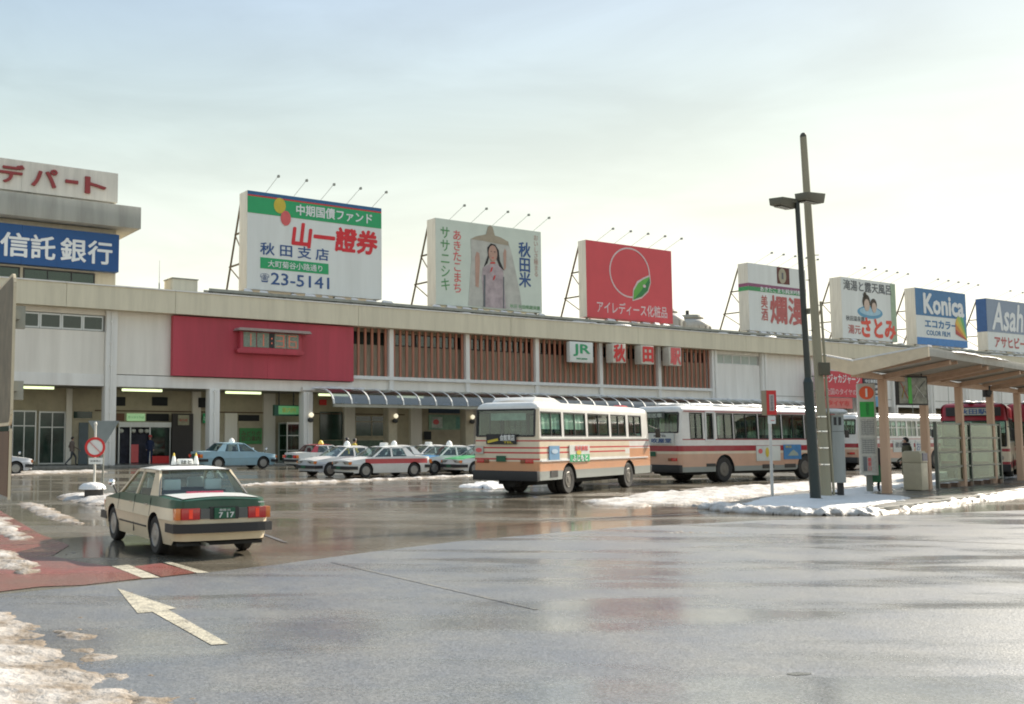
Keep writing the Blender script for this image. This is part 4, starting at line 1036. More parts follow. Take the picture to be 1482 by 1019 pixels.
# 7: beer
AB = M('beer_blue', (0.15, 0.22, 0.33), 0.35, var=0.06); AB2 = M('beer_blue_side', (0.03, 0.10, 0.27), 0.45)
b = billboard(98.95, 112.0, Z, 17.1, 0, 1.1, OFFW, 'blue and white beer billboard at the right end of the roof', SIGNSIDE)
flat([(0, 2.05), (13.05, 2.05), (13.05, 5.73), (0, 5.73)], AB, b, FY, 'blue_field')
mb = MB(); mb.box(-0.03, -0.013, 0.0, 1.1, 2.05, 5.73); mb.build('blue_side', AB2, b)
text('Asahi', LETW, b, 1.0, 8.6, 2.35, 5.35, FY-0.02, bold=0.03, shear=0.25)
text('アサヒビール', FR, b, 1.4, 9.4, 0.4, 1.6, FY, bold=0.04)

# hoardings on the right part of the station
hb = thing('wall_banner', 'red advertising banner with pink katakana low on the station wall behind the stop pillar', 'banner', fw(66.3, -1.9, 4.45), PHI)
mb = MB(); mb.box(0, 6.1, 0, 0.15, 1.05, 3.45); mb.build('upper_board', M('banner_red', (0.58, 0.05, 0.07), 0.6), hb)
mb = MB(); mb.box(0.3, 4.4, 0, 0.15, 0, 0.98); mb.build('lower_board', M('banner_pink', (0.60, 0.17, 0.15), 0.6), hb)
mb = MB()
for x in (0.1, 5.9): mb.box(x-0.06, x+0.06, 0.15, 1.9, 1.5, 1.62); mb.box(x-0.06, x+0.06, 0.15, 1.9, 2.9, 3.02)
mb.build('brackets', GALV, hb)
text('ージャカジャーン', LETW, hb, 0.2, 5.7, 2.35, 3.15, -0.02, bold=0.02)
text('全国のタイヤの専', M('pink_letters2', (0.75, 0.5, 0.5), 0.6), hb, 0.4, 5.8, 1.25, 1.85, -0.02, bold=0.01); text('タイヤ市', RED, hb, 0.7, 3.9, 0.25, 0.75, -0.02, bold=0.02)
hb2 = thing('wall_banner', 'black and white striped notice board right of the red banner', 'banner', fw(72.6, -1.9, 4.9), PHI)
mb = MB(); mb.box(0, 2.6, 0, 0.15, 0.9, 3.0); mb.build('board', M('notice_dark', (0.05, 0.055, 0.07), 0.6), hb2)
for i in range(4):
    text(['新車販売', '中古車買取', '自動車保険', '車検整備'][i], LETW, hb2, 0.25, 2.35, 2.55-i*0.5, 2.86-i*0.5, -0.02, bold=0.02)
mb = MB(); mb.box(0, 2.2, 0, 0.15, -0.2, 0.8); mb.build('blue_board', M('notice_blue', (0.13, 0.33, 0.52), 0.6), hb2)
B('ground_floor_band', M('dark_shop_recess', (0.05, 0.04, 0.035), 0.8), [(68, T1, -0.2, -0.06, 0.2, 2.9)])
B('shop_fascia', WALLP, [(68, T1, -0.35, -0.13, 2.95, 3.3)])
for c in range(12, 19): B('wall_joint', GREYC, [(c*6.7-3.4, c*6.7-3.33, -0.075, -0.052, 3.4, 9.3)])
B('wall_joint', GREYC, [(60.7, T1, -0.072, -0.052, 5.5, 5.56)])
# ------------------------------------------------------------------ vehicles
def perimeter(Lf, Lr, W, r, xs, nc=5, ne=6):
    """points round a rounded rectangle: right side rear->front, front, left side front->rear, rear. (x, y, tag, nx, ny)"""
    P = []
    xs = sorted(set(round(x, 4) for x in xs if -Lr+r <= x <= Lf-r) | {round(-Lr+r, 4), round(Lf-r, 4)})
    for x in xs: P.append((x, -W/2, 'R'))
    for i in range(1, nc): a = -PI/2+PI/2*i/nc; P.append((Lf-r+r*math.cos(a), -W/2+r+r*math.sin(a), 'F'))
    for i in range(ne+1): P.append((Lf, -W/2+r+(W-2*r)*i/ne, 'F'))
    for i in range(1, nc): a = PI/2*i/nc; P.append((Lf-r+r*math.cos(a), W/2-r+r*math.sin(a), 'F'))
    for x in reversed(xs): P.append((x, W/2, 'L'))
    for i in range(1, nc): a = PI/2+PI/2*i/nc; P.append((-Lr+r+r*math.cos(a), W/2-r+r*math.sin(a), 'B'))
    for i in range(ne+1): P.append((-Lr, W/2-r-(W-2*r)*i/ne, 'B'))
    for i in range(1, nc): a = PI+PI/2*i/nc; P.append((-Lr+r+r*math.cos(a), -W/2+r+r*math.sin(a), 'B'))
    return P
def loop_sheet(mb, P, rows, zlow, ztop, shape, mat):
    """rows of points climbing from zlow to ztop; mat(tag,x,y,z) gives the material slot or None for an opening"""
    n = len(P); base = len(mb.v); G = []
    for (x, y, t) in P:
        lo = zlow(t, x, y); hi = ztop(t, x, y); col = []
        for z in rows:
            zz = min(max(z, lo), hi); X, Y = shape(t, x, y, zz); col.append((X, Y, zz))
        X, Y = shape(t, x, y, hi); col.append((X, Y, hi)); G.append(col)
    m = len(rows)+1
    for c in G: mb.v += c
    for i in range(n):
        j = (i+1) % n
        for k in range(m-1):
            a, b, c, d = G[i][k], G[j][k], G[j][k+1], G[i][k+1]
            if abs(a[2]-d[2]) < 1e-5 and abs(b[2]-c[2]) < 1e-5: continue
            tg = P[i][2] if P[i][2] == P[j][2] else (P[i][2] if P[i][2] in 'FB' else P[j][2])
            cx = (P[i][0]+P[j][0])/2; cy = (P[i][1]+P[j][1])/2; cz = (a[2]+b[2]+c[2]+d[2])/4
            # a corner pulled up by an arch keeps the row's own middle
            q = mat(tg, cx, cy, cz)
            if q is None: continue
            mb.f.append((base+i*m+k, base+j*m+k, base+j*m+k+1, base+i*m+k+1)); mb.m.append(q)
    return G

def wheel(parent, x, y, r, wdt, side, rimr, steel=True, steer=0, scene_name='wheel', rim=RIM, cap=None, label=None):
    """tyre + rim; side -1 = right hand wheel"""
    w_ = MB()
    hw = wdt/2
    w_.lathe([(rimr, -hw*0.9), (r*0.93, -hw), (r, -hw*0.7), (r, hw*0.7), (r*0.93, hw), (rimr, hw*0.9)], 28, axis='y')
    o = w_.build('wheel', TYRE, parent, smooth=35); o.location = (x, y, r); o.rotation_euler = (0, 0, steer)
    k = MB(); s = side
    k.lathe([(rimr*1.02, s*hw*0.93), (rimr*0.95, s*hw*1.02), (rimr*0.86, s*hw*0.62), (rimr*0.5, s*hw*0.66), (rimr*0.38, s*hw*0.98), (rimr*0.15, s*hw*1.05), (0.01, s*hw*1.06)], 22, axis='y')
    k.build('rim', cap or rim, o, smooth=35)
    return o

def arc_z(x, xc, ra, zc):
    d = abs(x-xc)
    return zc+math.sqrt(ra*ra-d*d) if d < ra else -9

_paint = {}
def paint(name, col, rough=0.28):
    return M(name, col, rough, var=0.03, dirt=(0.22, 0.19, 0.15), dirt_amt=0.18, scale=1.4, spec=0.4, coat=0.12)
PW = paint('car_white', (0.72, 0.72, 0.70)); PCREAM = paint('taxi_cream_white', (0.76, 0.64, 0.45)); PGREEN = paint('taxi_dark_green', (0.006, 0.065, 0.036))
PLB = paint('car_light_blue', (0.27, 0.42, 0.50)); PRED = paint('taxi_red', (0.50, 0.06, 0.06)); PSIL = paint('car_silver', (0.52, 0.54, 0.58))
PBLUE = paint('taxi_blue', (0.06, 0.26, 0.50)); PLG = paint('taxi_light_green', (0.10, 0.45, 0.18)); PDRED = paint('taxi_wine_red', (0.28, 0.02, 0.04))
LRED = M('tail_lamp_red', (0.42, 0.01, 0.01), 0.2, coat=0.6, emit=0.03); LORG = M('indicator_orange', (0.60, 0.16, 0.02), 0.2, coat=0.6, emit=0.03)
LCLR = M('headlamp_glass', (0.45, 0.45, 0.40), 0.1, 0.5); PLATE = M('plate_green', (0.012, 0.10, 0.05), 0.5)
PLW = M('plate_white', (0.7, 0.7, 0.68), 0.5); TAXIY = M('taxi_sign_yellow', (0.75, 0.55, 0.08), 0.45, emit=0.1); TAXIW = M('taxi_sign_white', (0.75, 0.75, 0.70), 0.45, emit=0.08)
SEAMM = M('door_gap', (0.02, 0.02, 0.02), 0.8)

def car(name, label, x, y, heading, scheme, sign=('dome', TAXIW), sc=1.0, group=None, detail=1, mirrors=True, cat='taxi', kind='sedan', steer=0):
    """local x forward. heading = angle clockwise from +Y. scheme: dict(low, up, hood, roof, trunk, band=(z0,z1,mat))"""
    t = thing(name, label, cat, (x, y, 0), PI/2-heading, group)
    t.scale = (sc, sc, sc)
    Lf, Lr, W, H = 2.18, 2.24, 1.66, 1.37
    wf, wr_, R_, ra = 1.32, -1.24, 0.305, 0.365
    zt_pts = [(-2.3, 0.885), (-2.1, 0.90), (-1.25, 0.925), (0.8, 0.90), (0.95, 0.885), (1.9, 0.765), (2.1, 0.73), (2.3, 0.72)]
    def zt(x):
        for (a, p), (b, q) in zip(zt_pts[:-1], zt_pts[1:]):
            if a <= x <= b: return p+(q-p)*(x-a)/(b-a)
        return zt_pts[-1][1]
    xs = list(np.linspace(-Lr, Lf, 34))
    for c in (wf, wr_):
        for i in range(17): xs.append(c+ra*math.cos(PI*i/16))
    P = perimeter(Lf, Lr, W, 0.20, xs)
    def zlow(tg, x, y):
        if tg in 'RL': return max(0.20, arc_z(x, wf, ra, R_), arc_z(x, wr_, ra, R_))
        return 0.27 if tg == 'B' else 0.25
    hw = W/2
    def shape(tg, x, y, z):
        k = 1.0
        if z < 0.55: k -= 0.06*((0.55-z)/0.35)**1.5
        if z > 0.60: k -= 0.055*((z-0.60)/0.32)
        if abs(z-0.585) < 0.02: k += 0.008
        X = x
        if x > Lf-0.22: X = x-0.05*max(0, (0.5-z))-0.09*max(0, z-0.55)-0.05*(y/hw)**2
        if x < -Lr+0.22: X = x+0.22*max(0, (0.42-z))+0.10*max(0, z-0.6)+0.035*(y/hw)**2
        wt = 1.0 if abs(x) < 1.3 else 1.0-0.05*min(1, (abs(x)-1.3)/0.9)**2
        return X, y*k*wt
    mats = [scheme['low'], scheme['up'], scheme['hood'], scheme['trunk'], SEAMM, scheme.get('band', (0, 0, scheme['low']))[2], scheme.get('rear', scheme['up'])]
    b0, b1 = scheme.get('band', (9, 9, 0))[:2]; sp = scheme.get('split', 0.70)
    split_rear = scheme.get('split_rear')
    rows = sorted(set([0.16, 0.22, 0.30, 0.38, 0.48, 0.565, 0.585, 0.605, sp, 0.76, 0.82, 0.87] + ([b0, b1] if b0 < 5 else [])))
    bl = scheme.get('band_x', (-9, 9))
    def mat(tg, x, y, z):
        if b0 <= z <= b1 and tg in 'RL' and bl[0] < x < bl[1]: return 5
        if z > sp: return 6 if tg == 'B' else 1
        return 0
    mb = MB()
    G = loop_sheet(mb, P, rows, zlow, lambda tg, x, y: zt(x), shape, mat)
    # decks: rungs across between mirrored points
    def deck(x0, x1, mi, crown):
        ix = [i for i, (px, py, tg) in enumerate(P) if py < 0 and x0 <= px <= x1 and (tg in 'R' or (tg == 'F' and px > 0) or (tg == 'B' and px < 0))]
        pts = sorted([(P[i][0], G[i][-1]) for i in ix if not (tg_is_end(P[i]))], key=lambda q: q[0])
        rng = []
        for px, (X, Y, Z_) in pts:
            ny = 8
            rng.append([(X, Y*(1-2*j/ny), Z_+crown*(1-(1-2*j/ny)**2)) for j in range(ny+1)])
        if x1 > 1.5:
            X = Lf; e = G[[i for i, p in enumerate(P) if p[0] == Lf and p[2] == 'F'][0]][-1]
            rng.append([(e[0], e[1]*(1-2*j/8), e[2]+crown*0.3*(1-(1-2*j/8)**2)) for j in range(9)])
        if x0 < -1.5:
            e = G[[i for i, p in enumerate(P) if p[0] == -Lr and p[2] == 'B'][0]][-1]
            rng.insert(0, [(e[0], -abs(e[1])*(1-2*j/8), e[2]+crown*0.3*(1-(1-2*j/8)**2)) for j in range(9)])
        vs = sum(rng, []); nn = 9
        mb.add(vs, [(a*nn+j, a*nn+j+1, (a+1)*nn+j+1, (a+1)*nn+j) for a in range(len(rng)-1) for j in range(nn-1)], mi)
    def tg_is_end(p): return (p[0] >= Lf-1e-6 or p[0] <= -Lr+1e-6)
    deck(0.85, 9, 2, 0.035); deck(-9, -1.18, 3, 0.03)
    mb.build('body', mats, t, smooth=28)
    # green upper band edge on the trunk lid (white lid inset between green wings)
    if scheme.get('lid'):
        l_ = MB()
        l_.grid(lambda u, v: (-1.20-(0.80+0.0*u+0.13*abs(1-2*u))*v, 0.66*(1-2*u)*(1-0.04*v), zt(-1.20-(0.80+0.13*abs(1-2*u))*v)+0.008+0.03*(1-(0.82*(1-2*u))**2)), 10, 8)
        l_.build('trunk_lid', scheme['lid'], t, smooth=60)
    # inside
    i_ = MB()
    i_.box(-2.1, 2.05, -0.70, 0.70, 0.19, 0.24); i_.box(0.80, 0.95, -0.72, 0.72, 0.25, 0.86); i_.box(-1.32, -1.22, -0.70, 0.70, 0.25, 0.88)
    i_.box(0.78, 1.15, -0.70, 0.70, 0.80, 0.88); i_.box(-1.34, -0.98, -0.68, 0.68, 0.80, 0.865)
    for c in (wf, wr_):
        for s in (-1, 1):
            for a in range(8):
                a0, a1 = PI*a/8, PI*(a+1)/8
                i_.quad((c+ra*math.cos(a0), s*0.80, R_+ra*math.sin(a0)), (c+ra*math.cos(a1), s*0.80, R_+ra*math.sin(a1)), (c+ra*math.cos(a1), s*0.5, R_+ra*math.sin(a1)), (c+ra*math.cos(a0), s*0.5, R_+ra*math.sin(a0)))
            i_.box(c-ra, c+ra, min(s*0.5, s*0.49), max(s*0.5, s*0.49), 0.2, R_+ra)
    i_.build('floor_and_arches', INTER, t)
    # seats
    st_ = scheme.get('seat', SEAT)
    for (sx, w0) in ((0.28, 0.52), (-0.62, 1.2)):
        for yy in ((-0.36, 0.36) if w0 < 1 else (0,)):
            s_ = MB(); s_.box(sx-0.05, sx+0.45, yy-w0/2, yy+w0/2, 0.3, 0.5)
            s_.prism([(sx-0.03, 0.5), (sx+0.12, 0.5), (sx-0.02, 0.99), (sx-0.14, 0.99)], yy-w0/2, yy+w0/2)
            o = s_.build('seat', st_, t, bevel=0.03)
            for hy in ((yy,) if w0 < 1 else (-0.36, 0.36)):
                h_ = MB(); h_.prism([(sx-0.15, 0.98), (sx-0.04, 0.98), (sx-0.07, 1.17), (sx-0.16, 1.17)], hy-0.15, hy+0.15)
                h_.build('headrest', scheme.get('headrest', st_), o, bevel=0.04)
    # greenhouse
    wb = hw*0.94; wrf = hw*0.755; zb, zr = 0.895, 1.325
    A0, A1 = (0.98, zb), (0.28, zr)          # windscreen base, roof front
    C0, C1 = (-1.32, zb+0.03), (-0.86, zr)   # rear screen base, roof rear
    if kind == 'wagon': C0, C1 = (-2.05, zb), (-1.85, zr)
    def sy(z): return wb+(wrf-wb)*(z-zb)/(zr-zb)
    def pil(pts, mt, nm, th=0.04):
        for s in (-1, 1):
            m_ = MB(); n = len(pts)
            m_.add([(px, s*sy(pz), pz) for px, pz in pts] + [(px, s*(sy(pz)-th), pz) for px, pz in pts],
                   [tuple(range(n)), tuple(range(2*n-1, n-1, -1))]+[(i, (i+1) % n, (i+1) % n+n, i+n) for i in range(n)])
            m_.build(nm, mt, t)
    rp = scheme['roof']; pc = scheme.get('pillar', rp)
    pil([(A0[0]+0.02, zb-0.02), (A0[0]-0.09, zb-0.02), (A1[0]-0.05, zr), (A1[0]+0.02, zr)], pc, 'front_pillar')
    pil([(-0.02, zb-0.02), (-0.10, zb-0.02), (-0.13, zr), (-0.05, zr)], pc, 'door_pillar')
    cq = scheme.get('cpil', 0.36)
    pil([(C0[0]+cq+0.08, zb-0.02), (C0[0]-0.02, zb-0.0), (C1[0]-0.03, zr), (C1[0]+0.17, zr)], scheme.get('cpaint', pc), 'rear_pillar')
    pil([(A1[0]+0.02, zr-0.045), (C1[0]-0.02, zr-0.045), (C1[0]-0.02, zr), (A1[0]+0.02, zr)], pc, 'roof_rail')
    # roof skin
    r_ = MB()
    r_.grid(lambda u, v: (A1[0]+0.04+(C1[0]-A1[0]-0.11)*v, sy(zr)*(1-2*u), zr+(0.045*(1-(1-2*u)**4))*min(1, 0.25+4.0*min(v, 1-v)+0.0)+0.012*math.sin(PI*v)), 14, 10)
    r_.build('roof', rp, t, smooth=60)
    # glass
    def scr(nm, p0, p1, dx):
        g_ = MB()
        g_.grid(lambda u, v: (p0[0]+(p1[0]-p0[0])*v+dx*(1-(1-2*u)**2), (sy(p0[1]+(p1[1]-p0[1])*v)-0.02)*(1-2*u), p0[1]+(p1[1]-p0[1])*v), 10, 5)
        g_.build(nm, GL_CAR, t, smooth=60)
    scr('windscreen', (A0[0]-0.02, zb-0.01), (A1[0], zr-0.005), 0.045)
    scr('rear_window', (C0[0]+0.02, zb+0.03), (C1[0], zr-0.005), -0.035)
    for s in (-1, 1):
        for poly in ([(A0[0]-0.08, zb-0.01), (-0.05, zb-0.01), (-0.09, zr-0.03), (A1[0]-0.03, zr-0.03)], [(-0.09, zb-0.01), (C0[0]+cq+0.06, zb-0.01), (C1[0]+0.15, zr-0.03), (-0.12, zr-0.03)]):
            g_ = MB(); g_.add([(px, s*(sy(pz)-0.025), pz) for px, pz in poly], [(0, 1, 2, 3)]); g_.build('side_window', GL_CAR, t)
    # rear screen rubber and reveal
    rb_ = MB()
    for s in (-1, 1): rb_.bar((C0[0]+0.0, s*(wb-0.03), zb+0.03), (C1[0]-0.01, s*(sy(zr)-0.03), zr-0.01), 0.025)
    rb_.bar((C0[0], -wb+0.03, zb+0.03), (C0[0], wb-0.03, zb+0.03), 0.03); rb_.bar((C1[0]-0.02, -wrf+0.03, zr), (C1[0]-0.02, wrf-0.03, zr), 0.025)
    rb_.build('window_seal', M('seal_grey', (0.12, 0.12, 0.12), 0.5), t)
    # bumpers
    def bumper(nm, xe, s, z0, z1):
        m_ = MB(); pts = []
        for yy in np.linspace(-1, 1, 13):
            pts.append((xe-s*0.10*abs(yy)**3.0, yy*hw*0.985))
        for (a, b) in zip(pts[:-1], pts[1:]):
            ia, ib = (a[0]-s*0.14, a[1]*0.95), (b[0]-s*0.14, b[1]*0.95)
            m_.hprism([a, b, ib, ia], z0, z1)
        for q in (pts[0], pts[-1]):
            m_.box(min(q[0], q[0]-s*0.42), max(q[0], q[0]-s*0.42), min(q[1], q[1]*0.965), max(q[1], q[1]*0.965), z0, z1)
        m_.build(nm, BLACKP, t)
    bumper('rear_bumper', -Lr-0.09, -1, 0.40, 0.535); bumper('front_bumper', Lf+0.09, 1, 0.36, 0.50)
    # lamps, plate
    for s in (-1, 1):
        m_ = MB(); m_.box(-Lr-0.02, -Lr+0.06, min(s*0.40, s*0.70), max(s*0.40, s*0.70), 0.60, 0.775); o = m_.build('tail_lamp', LRED, t, bevel=0.008)
        m_ = MB(); m_.box(-Lr-0.0, -Lr+0.14, min(s*0.702, s*0.785), max(s*0.702, s*0.785), 0.60, 0.775); m_.build('indicator', LORG, o, bevel=0.008)
        m_ = MB(); m_.box(-Lr-0.03, -Lr-0.021, min(s*0.52, s*0.58), max(s*0.52, s*0.58), 0.62, 0.755); m_.build('lamp_rib', M('lamp_bright', (0.75, 0.05, 0.02), 0.2, emit=0.12), o)
        m_ = MB(); m_.box(-Lr-0.015, -Lr+0.05, min(s*0.24, s*0.39), max(s*0.24, s*0.39), 0.61, 0.765); m_.build('reverse_lamp', M('grey_trim', (0.10, 0.105, 0.10), 0.4), t)
        m_ = MB(); m_.box(Lf-0.12, Lf-0.01, min(s*0.42, s*0.66), max(s*0.42, s*0.66), 0.575, 0.70); m_.build('headlamp', LCLR, t, bevel=0.01)
        m_ = MB(); m_.box(Lf-0.15, Lf-0.035, min(s*0.67, s*0.76), max(s*0.67, s*0.76), 0.575, 0.69); m_.build('front_indicator', LORG, t)
    m_ = MB(); m_.box(Lf-0.1, Lf-0.015, -0.41, 0.41, 0.57, 0.69); g_ = m_.build('grille', DARK, t)
    m_ = MB()
    for k in range(4): m_.box(Lf-0.02, Lf-0.008, -0.40, 0.40, 0.585+k*0.028, 0.592+k*0.028)
    m_.build('grille_bars', CHROME, g_)
    m_ = MB(); m_.box(-Lr-0.012, -Lr+0.05, -0.235, 0.235, 0.60, 0.79); m_.build('plate_recess', DARK, t)
    pl = MB(); pl.box(-Lr-0.035, -Lr-0.014, -0.17, 0.17, 0.61, 0.775); pp = pl.build('number_plate', PLATE, t)
    pl = MB(); pl.box(Lf+0.09, Lf+0.105, -0.17, 0.17, 0.36, 0.50); pf = pl.build('number_plate', PLATE, t)
    if detail:
        q = text('7 17', PLW, pp, -0.10, 0.15, 0.625, 0.705, 0, depth=0.001, bold=0.03); q.rotation_euler = (0, 0, -PI/2); q.location = (-Lr-0.038, 0, 0)
        q = text('秋田 55', PLW, pp, -0.09, 0.09, 0.725, 0.76, 0, depth=0.001, bold=0.02); q.rotation_euler = (0, 0, -PI/2); q.location = (-Lr-0.038, 0, 0)
        m_ = MB()
        for xx in (0.93, -0.06, -0.98):
            for s in (-1, 1): m_.box(xx-0.006, xx+0.006, s*hw*0.985-0.012, s*hw*0.985+0.004, 0.28, 0.56); m_.bar((xx, s*(hw*0.995), 0.60), (xx, s*(hw*0.952), 0.885), 0.012, 0.012)
        m_.build('door_seam', SEAMM, t)
        for xx in (0.12, -0.80):
            for s in (-1, 1): m_ = MB(); m_.box(xx-0.08, xx+0.08, s*hw*0.975-0.02, s*hw*0.975+0.02, 0.765, 0.785); m_.build('door_handle', CHROME, t)
        m_ = MB(); m_.box(-1.9, 1.9, -hw*1.0-0.004, -hw*0.99, 0.43, 0.45) if False else m_.box(-0.82, 0.82, -hw*0.985-0.012, -hw*0.97, 0.40, 0.425); m_.box(-0.82, 0.82, hw*0.97, hw*0.985+0.012, 0.40, 0.425); m_.build('side_trim', BLACKP, t)
        m_ = MB(); m_.box(-Lr+0.05, -Lr+0.058, -0.70, -0.34, 0.835, 0.853); m_.build('badge', CHROME, t)
    m_ = MB(); m_.cyl((-1.9, 0.3, 0.24), (-2.33, 0.3, 0.22), 0.028); m_.build('exhaust_pipe', GALV, t)
    if mirrors:
        for s in (-1, 1):
            m_ = MB(); m_.cyl((1.42, s*0.70, 0.82), (1.47, s*0.78, 1.0), 0.015, n=6); a_ = m_.build('fender_mirror', DARK, t)
            m_ = MB(); m_.lathe([(0.02, -0.05), (0.055, -0.04), (0.065, 0.0), (0.05, 0.04), (0.02, 0.055)], 12, c=(0, 0, 0), axis='y')
            h_ = m_.build('mirror_head', CHROME, a_, smooth=50); h_.rotation_euler = (0, 0, PI/2); h_.location = (1.48, s*0.80, 1.04)
    for (xx, stt) in ((wf, steer), (wr_, 0)):
        for s in (-1, 1): wheel(t, xx, s*(hw-0.115), R_, 0.175, s, 0.19, steer=stt, cap=scheme.get('cap'))
    # roof sign
    if sign:
        if sign[0] == 'dome':
            m_ = MB(); m_.lathe([(0.16, 0), (0.15, 0.08), (0.10, 0.17), (0.03, 0.23)], 12, c=(-0.15, 0, zr+0.05)); m_.build('roof_sign', sign[1], t, smooth=40)
        elif sign[0] == 'box':
            m_ = MB(); m_.prism([(-0.24, zr+0.05), (-0.02, zr+0.05), (-0.05, zr+0.20), (-0.21, zr+0.20)], -0.22, 0.22); m_.build('roof_sign', sign[1], t, bevel=0.03)
        elif sign[0] == 'horns':
            m_ = MB(); m_.box(-0.40, -0.24, -0.24, 0.24, zr+0.055, zr+0.07); bb = m_.build('sign_rack', DARK, t)
            m_ = MB(); m_.prism([(-0.40, zr+0.071), (-0.24, zr+0.071), (-0.26, zr+0.17), (-0.37, zr+0.17)], -0.13, 0.13); ss = m_.build('roof_sign', TAXIW, t, bevel=0.02)
            q = text('はと', M('sign_dark', (0.05, 0.06, 0.04), 0.5), ss, -0.09, 0.09, zr+0.085, zr+0.145, 0, depth=0.002, bold=0.04, stretch=True); q.rotation_euler = (0, 0, -PI/2); q.location = (-0.405, 0, 0)
            for s in (-1, 1):
                m_ = MB(); m_.lathe([(0.05, 0), (0.045, 0.04), (0.03, 0.11), (0.02, 0.15)], 12, c=(-0.32, s*0.20, zr+0.071)); m_.lathe([(0.02, 0.151), (0.014, 0.18), (0.006, 0.205)], 12, 1, c=(-0.32, s*0.20, zr+0.071))
                m_.build('cone_lamp', [TAXIW, TAXIY], t, smooth=40)
    return t

H59 = R(90)-PHI                       # heading to the right along the facade
near = car('taxi', 'dark green and cream taxi seen from behind, driving away over the wet forecourt', -2.81+0.887*0.672-0.462*1.166, 15.67+0.462*0.672+0.887*1.166, R(-27.5), dict(low=PCREAM, up=PGREEN, hood=PW, trunk=PGREEN, roof=PW, pillar=PCREAM, lid=PW, split=0.765, headrest=SEATW, seat=M('dark_seat', (0.03, 0.035, 0.04), 0.9)), ('horns', TAXIW), 0.94, None, 1)
# ledge banner behind the rear window
m_ = MB(); m_.box(-1.30, -1.285, -0.34, 0.30, 0.93, 0.985); m_.build('window_banner', M('banner_red_text', (0.50, 0.06, 0.12), 0.6, var=0.4, scale=30), near)
m_ = MB(); m_.box(-1.31, -1.12, -0.66, 0.66, 0.872, 0.925); m_.build('parcel_shelf', M('shelf_blue', (0.10, 0.20, 0.25), 0.8, var=0.3, scale=6), near)

TG = 'taxis waiting in front of the station'
white = dict(low=PW, up=PW, hood=PW, trunk=PW, roof=PW)
def sch(**k): d = dict(white); d.update(k); return d
def at_wheels(fx, fy, heading, side=-1, wf=1.32, off=0.72, sc=1.0):
    """origin of a car whose front wheel (on the given side) stands at fx, fy"""
    h = Vector((math.sin(heading), math.cos(heading))); rt = Vector((h.y, -h.x))
    p = Vector((fx, fy)) - h*wf*sc - rt*off*sc*(-side)
    return p.x, p.y
# light blue sedan facing right (its right side to us)
x, y = at_wheels(-4.70, 58.4, H59, sc=1.08); car('sedan', 'plain light blue sedan with a cone roof lamp, in front of the green notice board', x, y, H59, dict(low=PLB, up=PLB, hood=PLB, trunk=PLB, roof=PLB), ('dome', TAXIW), 1.08, TG, 0, cat='taxi')
car('taxi', 'white taxi with wine red roof showing its round tail lamps', -1.3, 59.3, R(56), sch(roof=PDRED, cpaint=PDRED, pillar=PW), ('dome', TAXIY), 1.0, TG, 0)
# facing left: left side to us
HL = H59+PI
def left_car(fx, fy, label, scheme, sign, heading=HL): 
    x, y = at_wheels(fx, fy, heading, side=1); return car('taxi', label, x, y, heading, scheme, sign, 1.0, TG, 0, mirrors=False)
left_car(0.87, 45.2, 'white taxi with broad red side stripe, nearest of the waiting taxis', sch(band=(0.605, 0.82, PRED), band_x=(-1.95, 1.35), split=0.82), ('box', TAXIW))
left_car(-0.72, 46.6, 'silver sedan with dark lower nose, leftmost in the front taxi row', dict(low=PSIL, up=PW, hood=PW, trunk=PW, roof=PW, split=0.66), ('dome', TAXIW), HL-R(4))
left_car(4.23, 49.3, 'white taxi with blue bonnet behind the red striped taxi', sch(hood=PBLUE, up=PW), ('dome', TAXIW))
left_car(6.05, 48.4, 'white taxi with light green bonnet half hidden by the nearest bus', sch(hood=PLG, up=PLG, split=0.79, low=PW), ('dome', TAXIW))
left_car(1.6, 51.3, 'white taxi with tall white roof lamp in the second row', white, ('dome', TAXIW))
left_car(3.6, 53.9, 'white taxi with cream box lamp in the third row', white, ('box', TAXIW))
left_car(6.2, 53.2, 'white taxi with yellow cone lamp deep in the waiting rows', white, ('dome', TAXIY))
left_car(9.4, 54.6, 'white taxi with blue roof lamp beyond the green bonneted one', white, ('dome', M('taxi_sign_blue', (0.1, 0.2, 0.6), 0.4)))
x, y = at_wheels(-15.6, 48.6, H59-R(3)); car('sedan', 'silver grey car cut off by the street sign at the left edge', x, y, H59-R(3), dict(low=PSIL, up=PSIL, hood=PW, trunk=PSIL, roof=PSIL), None, 1.0, None, 0, cat='car')

